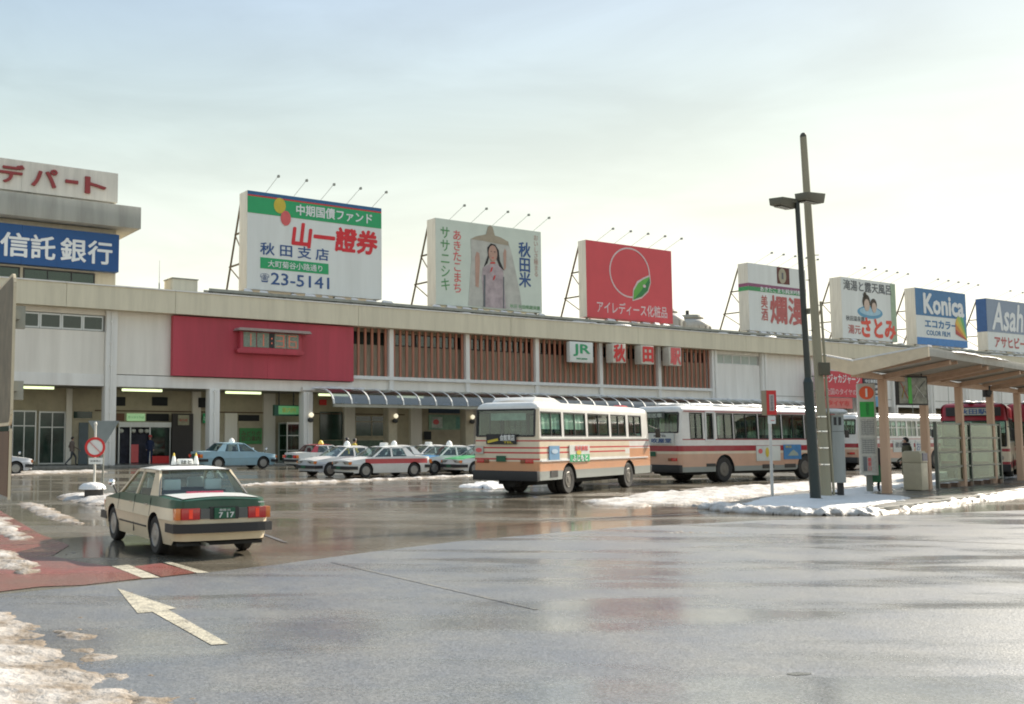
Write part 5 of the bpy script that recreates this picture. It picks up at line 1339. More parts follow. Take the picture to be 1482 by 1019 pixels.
# ---------------- buses
def bus(label, x, y, heading, Lb, W, H, wr_, wf, style, wins, zs=1.75, zh=2.45, skirt=0.45, snow=True, rooflabel=None, wrad=0.46):
    """origin = rear right corner on the ground; local x forward"""
    t = thing('bus', label, 'bus', (x, y, 0), PI/2-heading, 'city buses at the terminal')
    _rt = Vector((math.cos(heading), -math.sin(heading))) * (W/2)
    t.location = (x-_rt.x, y-_rt.y, 0)
    ra = wrad+0.09
    xs = list(np.linspace(0, Lb, 40)); 
    for c in (wr_, wf):
        for i in range(15): xs.append(c+ra*math.cos(PI*i/14))
    for a, b in wins: xs += [a, b]
    S = style
    for q in S.get('xbreaks', []): xs.append(q)
    P = perimeter(Lb, 0, W, 0.16, xs, 5, 8)
    Hs = H-0.28
    def zlow(tg, x, y):
        if tg in 'RL': return max(skirt, arc_z(x, wr_, ra, wrad), arc_z(x, wf, ra, wrad))
        return skirt+0.03
    def inset(z):
        d = 0.0
        if z > 1.3: d += 0.035*(z-1.3)
        return d
    def shape(tg, x, y, z):
        X = x; k = 1-inset(z)/(W/2)
        if x > Lb-0.17: X = x-0.16*max(0, z-1.3)
        if x < 0.17: X = x+0.07*max(0, z-1.3)
        return X, y*k
    rows = sorted(set([skirt, 0.6, 0.85, zs, zh, Hs-0.12] + S['rows']))
    zf0, zf1 = S.get('zf', (1.35, 2.45)); zr0, zr1 = S.get('zr', (zs-0.02, 2.6))
    rows = sorted(set(rows+[zf0, zf1, zr0, zr1]))
    def mat(tg, x, y, z):
        if tg in 'RL' and zs < z < zh:
            for a, b in wins:
                if a-1e-3 < x < b+1e-3: return None
        if tg == 'F' and zf0 < z < zf1 and abs(y) < W/2-0.10: return None
        if tg == 'B' and zr0 < z < zr1 and abs(y) < W/2-0.10: return None
        return S['mat'](tg, x, y, z, Lb)
    mb = MB()
    G = loop_sheet(mb, P, rows, zlow, lambda *a: Hs, shape, mat)
    # rounded roof
    top = [c[-1] for c in G]; n = len(top); prev = None; rings = [top]
    cx = Lb/2
    for a in (18, 36, 54, 72, 90):
        ins = 0.30*(1-math.cos(R(a))); zz = Hs+0.22*math.sin(R(a))
        rings.append([(px+(ins if px < cx-0.0001 and px < 0.6 else -ins if px > Lb-0.9 else 0)*(1 if True else 0), py*(1-ins/(W/2)), zz) for px, py, pz in top])
    base = len(mb.v)
    for r_ in rings: mb.v += r_
    for k in range(len(rings)-1):
        for i in range(n):
            j = (i+1) % n; mb.f.append((base+k*n+i, base+k*n+j, base+(k+1)*n+j, base+(k+1)*n+i)); mb.m.append(S['roof'])
    # crown
    e = rings[-1]; right = [i for i, p in enumerate(P) if p[2] == 'R']; left = [i for i, p in enumerate(P) if p[2] == 'L'][::-1]
    vs = []; nn = 9
    for a, b in zip(right, left):
        pa, pb = e[a], e[b]
        for j in range(nn): u = j/(nn-1); vs.append((pa[0]*(1-u)+pb[0]*u, pa[1]*(1-u)+pb[1]*u, pa[2]+0.06*(1-(1-2*u)**2)))
    mb.add(vs, [(i*nn+j, i*nn+j+1, (i+1)*nn+j+1, (i+1)*nn+j) for i in range(len(right)-1) for j in range(nn-1)], S['roof'])
    for grp in ([i for i, p in enumerate(P) if p[2] == 'F'], [i for i, p in enumerate(P) if p[2] == 'B']):
        q = [e[i] for i in grp]
        e0 = e[right[-1]] if P[grp[0]][2] == 'F' else e[left[0]]; e1 = e[left[-1]] if P[grp[0]][2] == 'F' else e[right[0]]
        mb.add([e0]+q+[e1], [tuple(range(len(q)+2))], S['roof'])
    mb.build('body', S['mats'], t, smooth=35)
    # inner lining, floor, seats
    i_ = MB(); i_.box(0.1, Lb-0.1, -W/2+0.08, W/2-0.08, 0.5, 0.62); 
    for c in (wr_, wf):
        for s in (-1, 1):
            for a in range(8):
                a0, a1 = PI*a/8, PI*(a+1)/8
                i_.quad((c+ra*math.cos(a0), s*(W/2-0.01), wrad+ra*math.sin(a0)), (c+ra*math.cos(a1), s*(W/2-0.01), wrad+ra*math.sin(a1)), (c+ra*math.cos(a1), s*(W/2-0.42), wrad+ra*math.sin(a1)), (c+ra*math.cos(a0), s*(W/2-0.42), wrad+ra*math.sin(a0)))
            yy = s*(W/2-0.42); i_.box(c-ra, c+ra, min(yy, yy-s*0.01), max(yy, yy-s*0.01), 0.3, wrad+ra)
    i_.box(0.8, Lb-0.9, -W/2+0.45, W/2-0.45, 0.3, 0.5)
    i_.cyl((0.4, 0, 0.42), (wr_, 0, 0.42), 0.18)
    i_.build('floor_and_chassis', INTER, t)
    sp0 = None
    k = 1.0
    while k < Lb-2.2:
        for yy in (-W/2+0.55, W/2-0.55):
            if sp0 is None:
                s_ = MB(); s_.box(-0.2, 0.25, -0.40, 0.40, 0.95, 1.08); s_.prism([(-0.26, 1.0), (-0.14, 1.0), (-0.22, 1.86), (-0.32, 1.86)], -0.40, 0.40); sp0 = s_.build('seat', SEAT, t); o = sp0
            else: o = sp0.copy(); C.objects.link(o)
            o.location = (k, yy, 0)
        k += 0.82
    # windows
    hwz = lambda z: W/2-inset(z)
    for s in (-1, 1):
        for a, b in wins:
            f = MB(); q = 0.032
            def P_(x_, z_, o_): return (x_, s*(hwz(z_)+o_), z_)
            for (p, r_) in (((a+q/2, zs), (a+q/2, zh)), ((b-q/2, zs), (b-q/2, zh)), ((a, zs+q/2), (b, zs+q/2)), ((a, zh-q/2), (b, zh-q/2))):
                f.bar(P_(*p, -0.015), P_(*r_, -0.015), q, 0.045)
            if b-a > 0.75: c = (a+b)/2; f.bar(P_(c, zs, -0.015), P_(c, zh, -0.015), 0.03, 0.04)
            if S.get('hbar'): zz = zs+(zh-zs)*0.55; f.bar(P_(a, zz, -0.015), P_(b, zz, -0.015), 0.03, 0.04)
            fo = f.build('window', S.get('frame', DARK), t)
            g_ = MB(); g_.quad(P_(a, zs, -0.03), P_(b, zs, -0.03), P_(b, zh, -0.03), P_(a, zh, -0.03)); g_.build('pane', GL_BUS, fo)
            if S.get('curtain') and s == -1 and a < S['curtain']:
                g_ = MB()
                g_.grid(lambda u, v: (a+0.03+(b-a-0.06)*u, s*(hwz(zs+(zh-zs)*v)-0.07-0.012*math.sin(u*30)), zs+0.22+(zh-zs-0.25)*v), 24, 2); g_.build('curtain', M('pale_curtain', (0.75, 0.76, 0.72), 0.9), fo)
    def endglass(nm, xe, z0, z1, sgn):
        g_ = MB()
        g_.grid(lambda u, v: (shape('F' if sgn > 0 else 'B', xe, 0, z0+(z1-z0)*v)[0]-sgn*0.03, (W/2-0.12)*(1-2*u), z0+(z1-z0)*v), 6, 4)
        o = g_.build(nm, GL_BUS, t, smooth=60)
        f = MB(); yy = W/2-0.12
        def Q(y_, z_): return (shape('F' if sgn > 0 else 'B', xe, 0, z_)[0]-sgn*0.01, y_, z_)
        for p, r_ in (((-yy, z0), (yy, z0)), ((-yy, z1), (yy, z1)), ((-yy, z0), (-yy, z1)), ((yy, z0), (yy, z1))): f.bar(Q(*p), Q(*r_), 0.05, 0.05)
        f.build('seal', BLACKP, o)
        return o
    endglass('windscreen', Lb, zf0, zf1, 1); endglass('rear_window', 0, zr0, zr1, -1)
    # bumpers
    for nm, xe, s in (('rear_bumper', -0.05, -1), ('front_bumper', Lb+0.05, 1)):
        m_ = MB(); m_.box(min(xe, xe-s*0.2), max(xe, xe-s*0.2), -W/2+0.0, W/2-0.0, skirt-0.02, skirt+0.28); m_.build(nm, S.get('bump', BLACKP), t, bevel=0.03)
    for s in (-1, 1):
        m_ = MB(); m_.box(-0.03, 0.05, min(s*(W/2-0.40), s*(W/2-0.14)), max(s*(W/2-0.40), s*(W/2-0.14)), S.get('zl', 0.93), S.get('zl', 0.93)+0.12); o = m_.build('tail_lamp', LRED, t, bevel=0.01)
        m_ = MB(); m_.box(-0.03, 0.05, min(s*(W/2-0.56), s*(W/2-0.41)), max(s*(W/2-0.56), s*(W/2-0.41)), S.get('zl', 0.93), S.get('zl', 0.93)+0.11); m_.build('indicator', M('brown_lamp', (0.20, 0.06, 0.02), 0.3), t, bevel=0.01)
        m_ = MB(); m_.cyl((Lb-0.02, s*(W/2-0.35), 0.95), (Lb+0.03, s*(W/2-0.35), 0.95), 0.12, n=14); m_.build('headlamp', LCLR, t)
    pl = MB(); pl.box(-0.045, -0.02, -0.05, 0.27, 1.02, 1.2); pl.build('number_plate', PLATE, t)
    for (xx, d) in ((wf, 0), (wr_, 1)):
        for s in (-1, 1):
            wheel(t, xx, s*(W/2-0.16), wrad, 0.26, s, wrad*0.55, rim=M('bus_rim', (0.17, 0.16, 0.14), 0.5, 0.4, dirt=(0.08, 0.06, 0.05), dirt_amt=0.6, scale=6))
            if d: wheel(t, xx, s*(W/2-0.46), wrad, 0.26, s, wrad*0.55)
    for s in (-1, 1):
        m_ = MB(); m_.cyl((Lb-0.1, s*(W/2-0.05), 2.2), (Lb+0.28, s*(W/2+0.18), 2.05), 0.015, n=6); a_ = m_.build('mirror_arm', DARK, t)
        m_ = MB(); m_.box(Lb+0.22, Lb+0.26, s*(W/2+0.18)-0.09, s*(W/2+0.18)+0.09, 1.75, 2.08); m_.build('mirror', DARK, a_, bevel=0.01)
    if snow:
        o = lumps('roof_snow', 0.9, Lb-1.0, -W/2+0.5, W/2-0.5, H+0.0-0.01, 60, 0.09, t, lmin=0.8, lmax=2.2)
    return t

BW = paint('bus_white', (0.72, 0.70, 0.66)); BCR = paint('bus_cream', (0.68, 0.58, 0.44)); BOR = paint('bus_salmon', (0.60, 0.29, 0.15)); BGR = paint('bus_grey', (0.27, 0.29, 0.27), 0.4)
BRED = paint('bus_red_line', (0.50, 0.04, 0.04)); BWINE = paint('bus_wine', (0.33, 0.015, 0.03)); BPINK = paint('bus_pink', (0.60, 0.36, 0.25))
# slots: 0 white 1 cream 2 orange 3 grey 4 red 5 roof 6 grey-green rear roof
def mat1(tg, x, y, z, Lb):
    if 1.635 < z < 1.675: return 4
    if tg in 'RL' and z > 1.675: return 0
    if tg in 'RL' and x > Lb-2.1:
        if 1.42 < z < 1.455: return 4
        if z > 1.38: return 0
        if z > 0.76: return 2
        return 3
    if tg in 'RL' and x > Lb-2.5 and z > 1.20 and z < 1.38: return 0
    if 1.42 < z < 1.47 or 1.27 < z < 1.32: return 4
    if tg == 'B' and (1.08 < z < 1.13): return 4
    if z > 1.12: return 1
    if z > 1.03: return 0 if tg in 'RL' else 1
    if z > 0.74: return 2
    return 3
s1 = dict(mats=[BW, BCR, BOR, BGR, BRED, BW, BGR], mat=mat1, roof=5, rows=[0.74, 1.03, 1.08, 1.12, 1.13, 1.20, 1.27, 1.32, 1.38, 1.42, 1.455, 1.47, 1.635, 1.675], xbreaks=[7.2, 6.8], curtain=3.0, zr=(1.80, 2.60), zf=(1.45, 2.5), frame=DARK, zl=0.98)
w1 = [(0.28, 1.74), (1.90, 3.56), (3.72, 5.48), (5.64, 6.98), (7.2, 8.44)]
b1 = bus('cream and salmon striped mid size bus in front, with roof cooler and rear advertisement board', 5.72, 30.6, R(37), 9.3, 2.2, 2.90, 2.2, 7.15, s1, w1, zs=1.79, zh=2.54, skirt=0.47, snow=False, wrad=0.44)
ac = MB()
ac.prism([(0.35, 2.74), (3.0, 2.74), (2.0, 3.0), (0.75, 3.0)], -0.72, 0.72)
ac.build('roof_cooler', [BW], b1, bevel=0.05)
m_ = MB(); m_.prism([(8.1, 2.80), (9.0, 2.78), (8.7, 2.92), (8.3, 2.94)], -0.45, -0.1); m_.build('roof_hatch', BRED, b1, bevel=0.02)
m_ = MB(); m_.box(4.4, 5.0, -0.4, 0.3, 2.82, 2.90); m_.box(6.0, 6.6, -0.3, 0.4, 2.82, 2.89); m_.build('roof_vent', BGR, b1, bevel=0.02)
def on_rear(bt, s, mt, y0, y1, z0, z1, xo, parent):
    q = text(s, mt, parent, y0, y1, z0, z1, 0, depth=0.004, bold=0.03); q.rotation_euler = (0, 0, -PI/2); q.location = (xo, 0, 0); return q
m_ = MB(); m_.box(-0.05, -0.02, -0.42, 0.60, 1.55, 1.86); ad = m_.build('advertisement_board', BLACKP, b1)
on_rear(b1, '会館東店', LETW, -0.12, 0.37, 1.66, 1.84, -0.058, ad); on_rear(b1, 'TEL', YEL, 0.0, 0.3, 1.58, 1.64, -0.058, ad)
q = flat([(-0.55, 1.58), (-0.18, 1.66), (-0.2, 1.73), (-0.56, 1.66)], YEL, ad, 0, 'yellow_flash', 0.004); q.rotation_euler = (0, 0, -PI/2); q.location = (-0.058, 0, 0)
m_ = MB(); m_.box(-0.04, -0.02, 0.72, 1.02, 1.25, 1.5); nb = m_.build('notice', M('notice_grey', (0.5, 0.48, 0.42), 0.6), b1)
m_ = MB(); m_.prism(ell(-0.87, 1.37, 0.11, 0.07), 0, 0.004); q = m_.build('printed_shape', PINKRED, nb); q.rotation_euler = (0, 0, -PI/2); q.location = (-0.046, 0, 0)
def side_board(bt, W, x0, x1, z0, z1, mt, nm='side_board'):
    m_ = MB(); m_.box(x0, x1, -W/2-0.03, -W/2-0.005, z0, z1); return m_.build(nm, mt, bt)
sb1 = side_board(b1, 2.2, 0.75, 1.45, 1.07, 1.50, M('board_light_blue', (0.12, 0.26, 0.42), 0.5)); flat(ell(1.1, 1.33, 0.22, 0.07), M('board_pale', (0.4, 0.5, 0.6), 0.5), sb1, -1.14, 'printed_shape', 0.006)
sb2 = side_board(b1, 2.2, 2.18, 3.7, 0.98, 1.52, M('board_white', (0.60, 0.62, 0.58), 0.5)); flat([(2.2, 0.99), (3.68, 0.99), (3.68, 1.22), (2.2, 1.22)], GREEN, sb2, -1.138, 'green_strip', 0.005)
text('ふじもと', LETW, sb2, 2.35, 3.5, 1.01, 1.20, -1.146, depth=0.004, bold=0.03); text('温泉旅館', PINKRED, sb2, 2.55, 3.55, 1.34, 1.49, -1.14, depth=0.004, bold=0.02)
flat(ell(2.85, 1.28, 0.18, 0.07), YEL, sb2, -1.144, 'yellow_patch', 0.004)
m_ = MB(); m_.box(0.85, 1.35, -1.115, -1.102, 0.55, 0.75); m_.build('side_grille', DARK, b1)
m_ = MB(); m_.box(0.2, 9.0, -1.125, -1.1, 1.72, 1.75); m_.build('white_moulding', PW, b1)
m_ = MB(); m_.box(0.2, 8.9, -1.13, -1.102, 1.03, 1.07); m_.build('white_moulding', PW, b1)
# sign inside the rear window
m_ = MB(); m_.box(0.16, 0.17, -0.65, 0.55, 2.28, 2.5); q_ = m_.build('route_board', M('route_board_pale', (0.42, 0.46, 0.44), 0.6, var=0.3, scale=5), b1)

def mat2(tg, x, y, z, Lb):
    if z > 1.66 and z < 1.70 and tg in 'RL': return 4
    if z > 1.44: return 0
    if z > 1.22: return 5
    if z > 1.12: return 1
    if z > 0.62: return 2
    return 3
s2 = dict(mats=[BW, BCR, BPINK, BGR, BWINE, BWINE, BW, BW], mat=mat2, roof=7, rows=[0.62, 1.12, 1.22, 1.44, 1.66, 1.70], zr=(1.95, 2.72), zf=(1.3, 2.6), frame=DARK, zl=0.85)
w2 = [(0.65, 1.42), (1.62, 2.05), (2.28, 3.3), (3.36, 4.9), (4.96, 6.5), (6.56, 8.1), (8.16, 9.3)]
hd = R(57)
b2 = bus('white bus with wine red band and salmon lower side behind the stop sign', 15.1-math.sin(hd)*2.7+0.0, 40.9-math.cos(hd)*2.7, hd, 10.7, 2.4, 3.06, 2.7, 8.1, s2, w2, zs=1.70, zh=2.72, skirt=0.42, wrad=0.50)
m_ = MB()
for a, b in ((1.54, 1.60), (2.07, 2.13)): m_.box(a, b, -1.215, -1.18, 1.66, 2.76)
m_.box(1.54, 2.13, -1.215, -1.18, 2.72, 2.78); m_.box(1.54, 2.13, -1.215, -1.18, 1.62, 1.68); m_.build('emergency_door_frame', PW, b2)
for a in (1.55, 5.1, 6.6): m_ = MB(); m_.box(a, a+0.75, -1.22, -1.205, 0.50, 0.66) if a > 2 else m_.box(a, a+0.55, -1.22, -1.205, 0.62, 0.74); m_.build('side_grille', DARK, b2)
sb = side_board(b2, 2.4, 4.7, 6.3, 0.80, 1.42, M('board_white')); flat(ell(5.4, 1.15, 0.12, 0.2), YEL, sb, -1.24, 'printed_shape', 0.005); flat(ell(4.95, 1.2, 0.14, 0.1), PINKRED, sb, -1.24, 'printed_shape', 0.005)
sb = side_board(b2, 2.4, 6.55, 7.75, 0.85, 1.46, M('board_picture_blue', (0.05, 0.20, 0.42), 0.5, var=0.2, scale=3)); flat([(6.8, 1.0), (7.0, 1.15), (7.2, 1.25), (7.5, 1.1), (7.55, 1.0)], M('board_grey_green', (0.3, 0.36, 0.3), 0.6), sb, -1.24, 'printed_shape', 0.005); text('秋田', YEL, sb, 6.65, 7.05, 1.32, 1.43, -1.24, depth=0.004)
m_ = MB(); m_.box(-0.06, -0.03, -0.95, 0.2, 1.5, 1.93); ad = m_.build('advertisement_board', M('board_white'), b2); on_rear(b2, '吹屋堂', NAVY, -0.1, 0.85, 1.55, 1.72, -0.068, ad); on_rear(b2, 'めがね', GREY, 0.0, 0.6, 1.78, 1.88, -0.068, ad)
m_ = MB(); m_.box(-0.02, 0.02, -0.5, 0.5, 2.62-0.12, 2.76); q_ = m_.build('route_board', M('route_box_dark', (0.06, 0.07, 0.06), 0.5), b2); on_rear(b2, '回送車', M('pale_text', (0.4, 0.45, 0.4), 0.5), -0.4, 0.4, 2.54, 2.70, -0.03, q_)
m_ = MB(); m_.prism(ell(-1.02, 1.82, 0.11, 0.08), 0, 0.01); q = m_.build('round_badge', M('brown_badge', (0.25, 0.09, 0.03), 0.5), b2); q.rotation_euler = (0, 0, -PI/2); q.location = (-0.0, 0, 0)
m_ = MB(); m_.box(0.3, 10.4, -1.19, -1.175, 2.76, 2.80); m_.build('rain_gutter', BWINE, b2)

s3 = dict(s2); s3['hbar'] = True; s3['frame'] = ALU
w3 = [(0.9+i*1.05, 0.9+i*1.05+0.98) for i in range(8)]
b3 = bus('white bus with two tier windows parked beyond the bus stop pillar', 27.4, 55.0, hd, 10.5, 2.4, 3.06, 2.6, 8.0, s3, w3, zs=1.80, zh=2.72, skirt=0.42, wrad=0.5)
sb = side_board(b3, 2.4, 3.5, 5.6, 0.95, 1.6, M('board_white')); text('健康診断', GREY, sb, 3.7, 5.3, 1.2, 1.5, -1.24, depth=0.004)
sb = side_board(b3, 2.4, 5.8, 6.8, 0.95, 1.6, M('board_white')); text('お得', NAVY, sb, 5.9, 6.7, 1.0, 1.5, -1.24, depth=0.004)
# red buses facing us: front at the near end
def mat4(tg, x, y, z, Lb):
    if z > 2.42: return 4
    if 1.2 < z < 1.32 and tg == 'F': return 4
    if z < 0.8 and z > 0.55: return 4
    if z > 1.55 and tg in 'RL': return 6
    return 1
s4 = dict(mats=[BW, BCR, BOR, BGR, BWINE, BWINE, BW, BWINE], mat=mat4, roof=7, rows=[0.55, 0.8, 1.2, 1.32, 1.55, 2.42], zr=(1.95, 2.6), zf=(1.42, 2.42), frame=DARK)
def facing_bus(label, cx, cy, heading, Lb, H):
    # heading of travel is towards the camera
    h = Vector((math.sin(heading), math.cos(heading))); rt = Vector((h.y, -h.x))
    o = Vector((cx, cy)) - h*Lb + rt*1.2
    return bus(label, o.x, o.y, heading, Lb, 2.4, H, 2.6, Lb-2.4, s4, [(0.9+i*1.2, 0.9+i*1.2+1.1) for i in range(7)], zs=1.6, zh=2.55, skirt=0.42, wrad=0.5)
b4 = facing_bus('wine red and cream bus facing the camera behind the glass screen', 25.3, 41.3, R(215), 10.0, 3.2)
m_ = MB(); m_.box(9.86, 9.93, -0.95, 0.95, 2.62, 2.98); db_ = m_.build('destination_box', BLACKP, b4)
q_ = MB(); q_.box(9.932, 9.945, -0.55, 0.55, 2.66, 2.94); dd = q_.build('destination_blind', M('destination_pale', (0.50, 0.50, 0.42), 0.5), db_)
q = text('秋田駅', NAVY, dd, -0.5, 0.5, 2.69, 2.91, 0, depth=0.004, bold=0.02); q.rotation_euler = (0, 0, PI/2); q.location = (9.955, 0, 0)
b5 = facing_bus('second wine red bus behind the post at the right edge', 29.8, 44.2, R(217), 10.0, 3.3)

# ------------------------------------------------------------------ people
def person(x, y, face, h, label, coat, trousers, hair=HAIR, long_coat=False, walk=0.0, z=0.12, skirt=None, scarf=None, hat=None, bag=None, group=None, shoe=None, armbend=0.2):
    """face = direction looked at, clockwise from +Y"""
    t = thing('person', label, 'person', (x, y, z), PI/2-face, group)
    s = h/1.70
    J = {'pel': (0, 0, 0.93), 'sp': (0.01, 0, 1.15), 'ch': (0.0, 0, 1.34), 'nk': (0.015, 0, 1.46), 'nk2': (0.03, 0, 1.52), 'hd': (0.045, 0, 1.60), 'ht': (0.04, 0, 1.655),
         'hl': (0, 0.09, 0.88), 'kl': (0.06+walk*0.25, 0.095, 0.49), 'al': (walk*0.32-0.02, 0.10, 0.08), 'tl': (walk*0.32+0.14, 0.11, 0.03),
         'hr': (0, -0.09, 0.88), 'kr': (0.05-walk*0.12, -0.095, 0.49), 'ar': (-walk*0.45-0.02, -0.10, 0.09), 'tr': (-walk*0.45+0.13, -0.11, 0.03),
         'sl': (0, 0.17, 1.38), 'el': (-0.03-walk*0.1, 0.235, 1.12), 'wl': (0.03+armbend-walk*0.15, 0.22, 0.90), 'fl': (0.06+armbend-walk*0.15, 0.21, 0.80),
         'sr': (0, -0.17, 1.38), 'er': (-0.03+walk*0.12, -0.235, 1.12), 'wr': (0.06+armbend+walk*0.2, -0.21, 0.92), 'fr': (0.10+armbend+walk*0.2, -0.20, 0.84)}
    Rd = {'pel': 0.13, 'sp': 0.115, 'ch': 0.13, 'nk': 0.06, 'nk2': 0.055, 'hd': 0.088, 'ht': 0.078, 'hl': 0.09, 'kl': 0.062, 'al': 0.042, 'tl': 0.036, 'hr': 0.09, 'kr': 0.062, 'ar': 0.042, 'tr': 0.036,
          'sl': 0.06, 'el': 0.045, 'wl': 0.032, 'fl': 0.026, 'sr': 0.06, 'er': 0.045, 'wr': 0.032, 'fr': 0.026}
    E = [('pel', 'sp'), ('sp', 'ch'), ('ch', 'nk'), ('nk', 'nk2'), ('nk2', 'hd'), ('hd', 'ht'), ('pel', 'hl'), ('hl', 'kl'), ('kl', 'al'), ('al', 'tl'), ('pel', 'hr'), ('hr', 'kr'), ('kr', 'ar'), ('ar', 'tr'),
         ('ch', 'sl'), ('sl', 'el'), ('el', 'wl'), ('wl', 'fl'), ('ch', 'sr'), ('sr', 'er'), ('er', 'wr'), ('wr', 'fr')]
    keys = list(J); me = bpy.data.meshes.new('body')
    me.from_pydata([tuple(c*s for c in J[k]) for k in keys], [(keys.index(a), keys.index(b)) for a, b in E], [])
    o = bpy.data.objects.new('body', me); C.objects.link(o)
    md = o.modifiers.new('skin', 'SKIN'); 
    for i, k in enumerate(keys):
        v = me.skin_vertices[0].data[i]; v.radius = (Rd[k]*s, Rd[k]*s); v.use_root = (k == 'pel')
    m2 = o.modifiers.new('sub', 'SUBSURF'); m2.levels = 2; m2.render_levels = 2
    dg = bpy.context.evaluated_depsgraph_get(); dg.update()
    em = bpy.data.meshes.new_from_object(o.evaluated_get(dg))
    bpy.data.objects.remove(o); bpy.data.meshes.remove(me)
    em.materials.clear()
    shoe = shoe or BLACKP
    for mm in (SKIN, coat, trousers, shoe): em.materials.append(mm)
    for p in em.polygons:
        c = p.center/s
        arm = abs(c.y) > 0.185
        if c.z > 1.475: k = 0
        elif arm and c.z < 0.90: k = 0
        elif c.z > 0.92 or arm: k = 1
        elif c.z > 0.11: k = 2
        else: k = 3
        p.material_index = k; p.use_smooth = True
    bo = bpy.data.objects.new('body', em); C.objects.link(bo); bo.parent = t
    # face: nose, eyes
    fm = MB(); fm.lathe([(0.004, -0.03), (0.016, -0.022), (0.010, 0.0), (0.004, 0.03)], 6, c=(0.135*s, 0, 1.585*s)); fm.build('nose', SKIN, t, smooth=60)
    for yy in (-0.033, 0.033):
        fm = MB(); fm.lathe([(0.004, -0.008), (0.011, 0.0), (0.004, 0.008)], 6, c=(0.118*s, yy*s, 1.612*s)); fm.build('eye', HAIR, t)
    hm = MB()
    def hf(u, v):
        a = 2*PI*u; e_ = -0.25+1.8*v
        cx = math.cos(a); lim = 0.35 if cx > 0.25 else -0.55
        e_ = lim+(PI/2-lim)*v
        return (0.03*s+0.105*s*math.cos(e_)*cx, 0.10*s*math.cos(e_)*math.sin(a), 1.625*s+0.115*s*math.sin(e_))
    hm.grid(hf, 20, 8); hm.build('hair', hair, t, smooth=80)
    def cloth(nm, prof, mt, ex=0.8):
        m_ = MB(); n = 20; vs = []
        for (r_, z_) in prof:
            for i in range(n):
                a = 2*PI*i/n; f_ = 1+0.03*math.sin(5*a+z_*9)
                vs.append((0.01*s+r_*ex*s*math.cos(a)*f_, r_*s*math.sin(a)*f_, z_*s))
        m_.add(vs, [(k*n+i, k*n+(i+1) % n, (k+1)*n+(i+1) % n, (k+1)*n+i) for k in range(len(prof)-1) for i in range(n)])
        return m_.build(nm, mt, t, smooth=60)
    if long_coat: cloth('coat', [(0.225, 0.42), (0.215, 0.7), (0.20, 0.95), (0.19, 1.12), (0.205, 1.32), (0.17, 1.42), (0.085, 1.48)], coat)
    else: cloth('jacket', [(0.185, 0.84), (0.18, 0.95), (0.17, 1.12), (0.20, 1.32), (0.165, 1.42), (0.08, 1.48)], coat)
    if skirt: cloth('skirt', [(0.24, 0.30), (0.22, 0.6), (0.17, 0.95)], skirt)
    if scarf:
        m_ = MB(); m_.lathe([(0.10, 0), (0.125, 0.03), (0.115, 0.08), (0.085, 0.10)], 14, c=(0.02*s, 0, 1.43*s)); m_.build('scarf', scarf, t, smooth=60)
    if hat:
        m_ = MB(); m_.lathe([(0.12, 0), (0.125, 0.03), (0.10, 0.10), (0.03, 0.13)], 14, c=(0.03*s, 0, 1.66*s)); m_.build('cap', hat, t, smooth=50)
    if bag:
        m_ = MB(); m_.box(0.0, 0.34*s, -0.34*s, -0.24*s, 0.50*s, 0.78*s); m_.build('bag', bag, t, bevel=0.03)
    return t
OLIVE = M('olive_coat', (0.075, 0.075, 0.045), 0.9, var=0.15); BEIGEJ = M('brown_beige_jacket', (0.17, 0.13, 0.11), 0.9); DKT = M('dark_trousers', (0.03, 0.032, 0.04), 0.9)
NAVYC = M('navy_uniform', (0.012, 0.02, 0.055), 0.85); YELJ = M('yellow_jacket', (0.62, 0.45, 0.06), 0.8); GRNS = M('green_long_skirt', (0.03, 0.13, 0.06), 0.9); DKC = M('dark_coat', (0.03, 0.028, 0.03), 0.9)
HRIGHT = H59
p_ = fw(-1.9, 0.9); person(p_[0], p_[1], HRIGHT, 1.66, 'walking person in brown jacket and grey trousers under the arcade at the far left', BEIGEJ, M('grey_trousers', (0.07, 0.075, 0.08), 0.9), walk=0.9)
p_ = fw(3.2, 1.6); person(p_[0], p_[1], R(170), 1.72, 'standing person in navy uniform and red cap in front of the shop', NAVYC, NAVYC, hat=M('red_cap', (0.4, 0.05, 0.05), 0.8), armbend=0.25)
person(0.10, 52.0, R(-60), 1.72, 'person in yellow jacket standing behind the silver car, left one of two', YELJ, DKT, z=0)
person(0.45, 53.2, R(60), 1.68, 'person in yellow jacket standing behind the silver car, right one of two', YELJ, DKT, z=0)
person(18.75, 34.3, R(-70), 1.62, 'person with black hair in long olive coat and dark scarf behind the litter bin', OLIVE, DKT, long_coat=True, scarf=DKC, z=0.115)
person(16.25, 31.6, R(200), 1.56, 'person in dark coat and long green skirt hidden behind the bus stop pillar', DKC, DKT, skirt=GRNS, z=0.115, bag=M('blue_grey_bag', (0.16, 0.22, 0.28), 0.7))

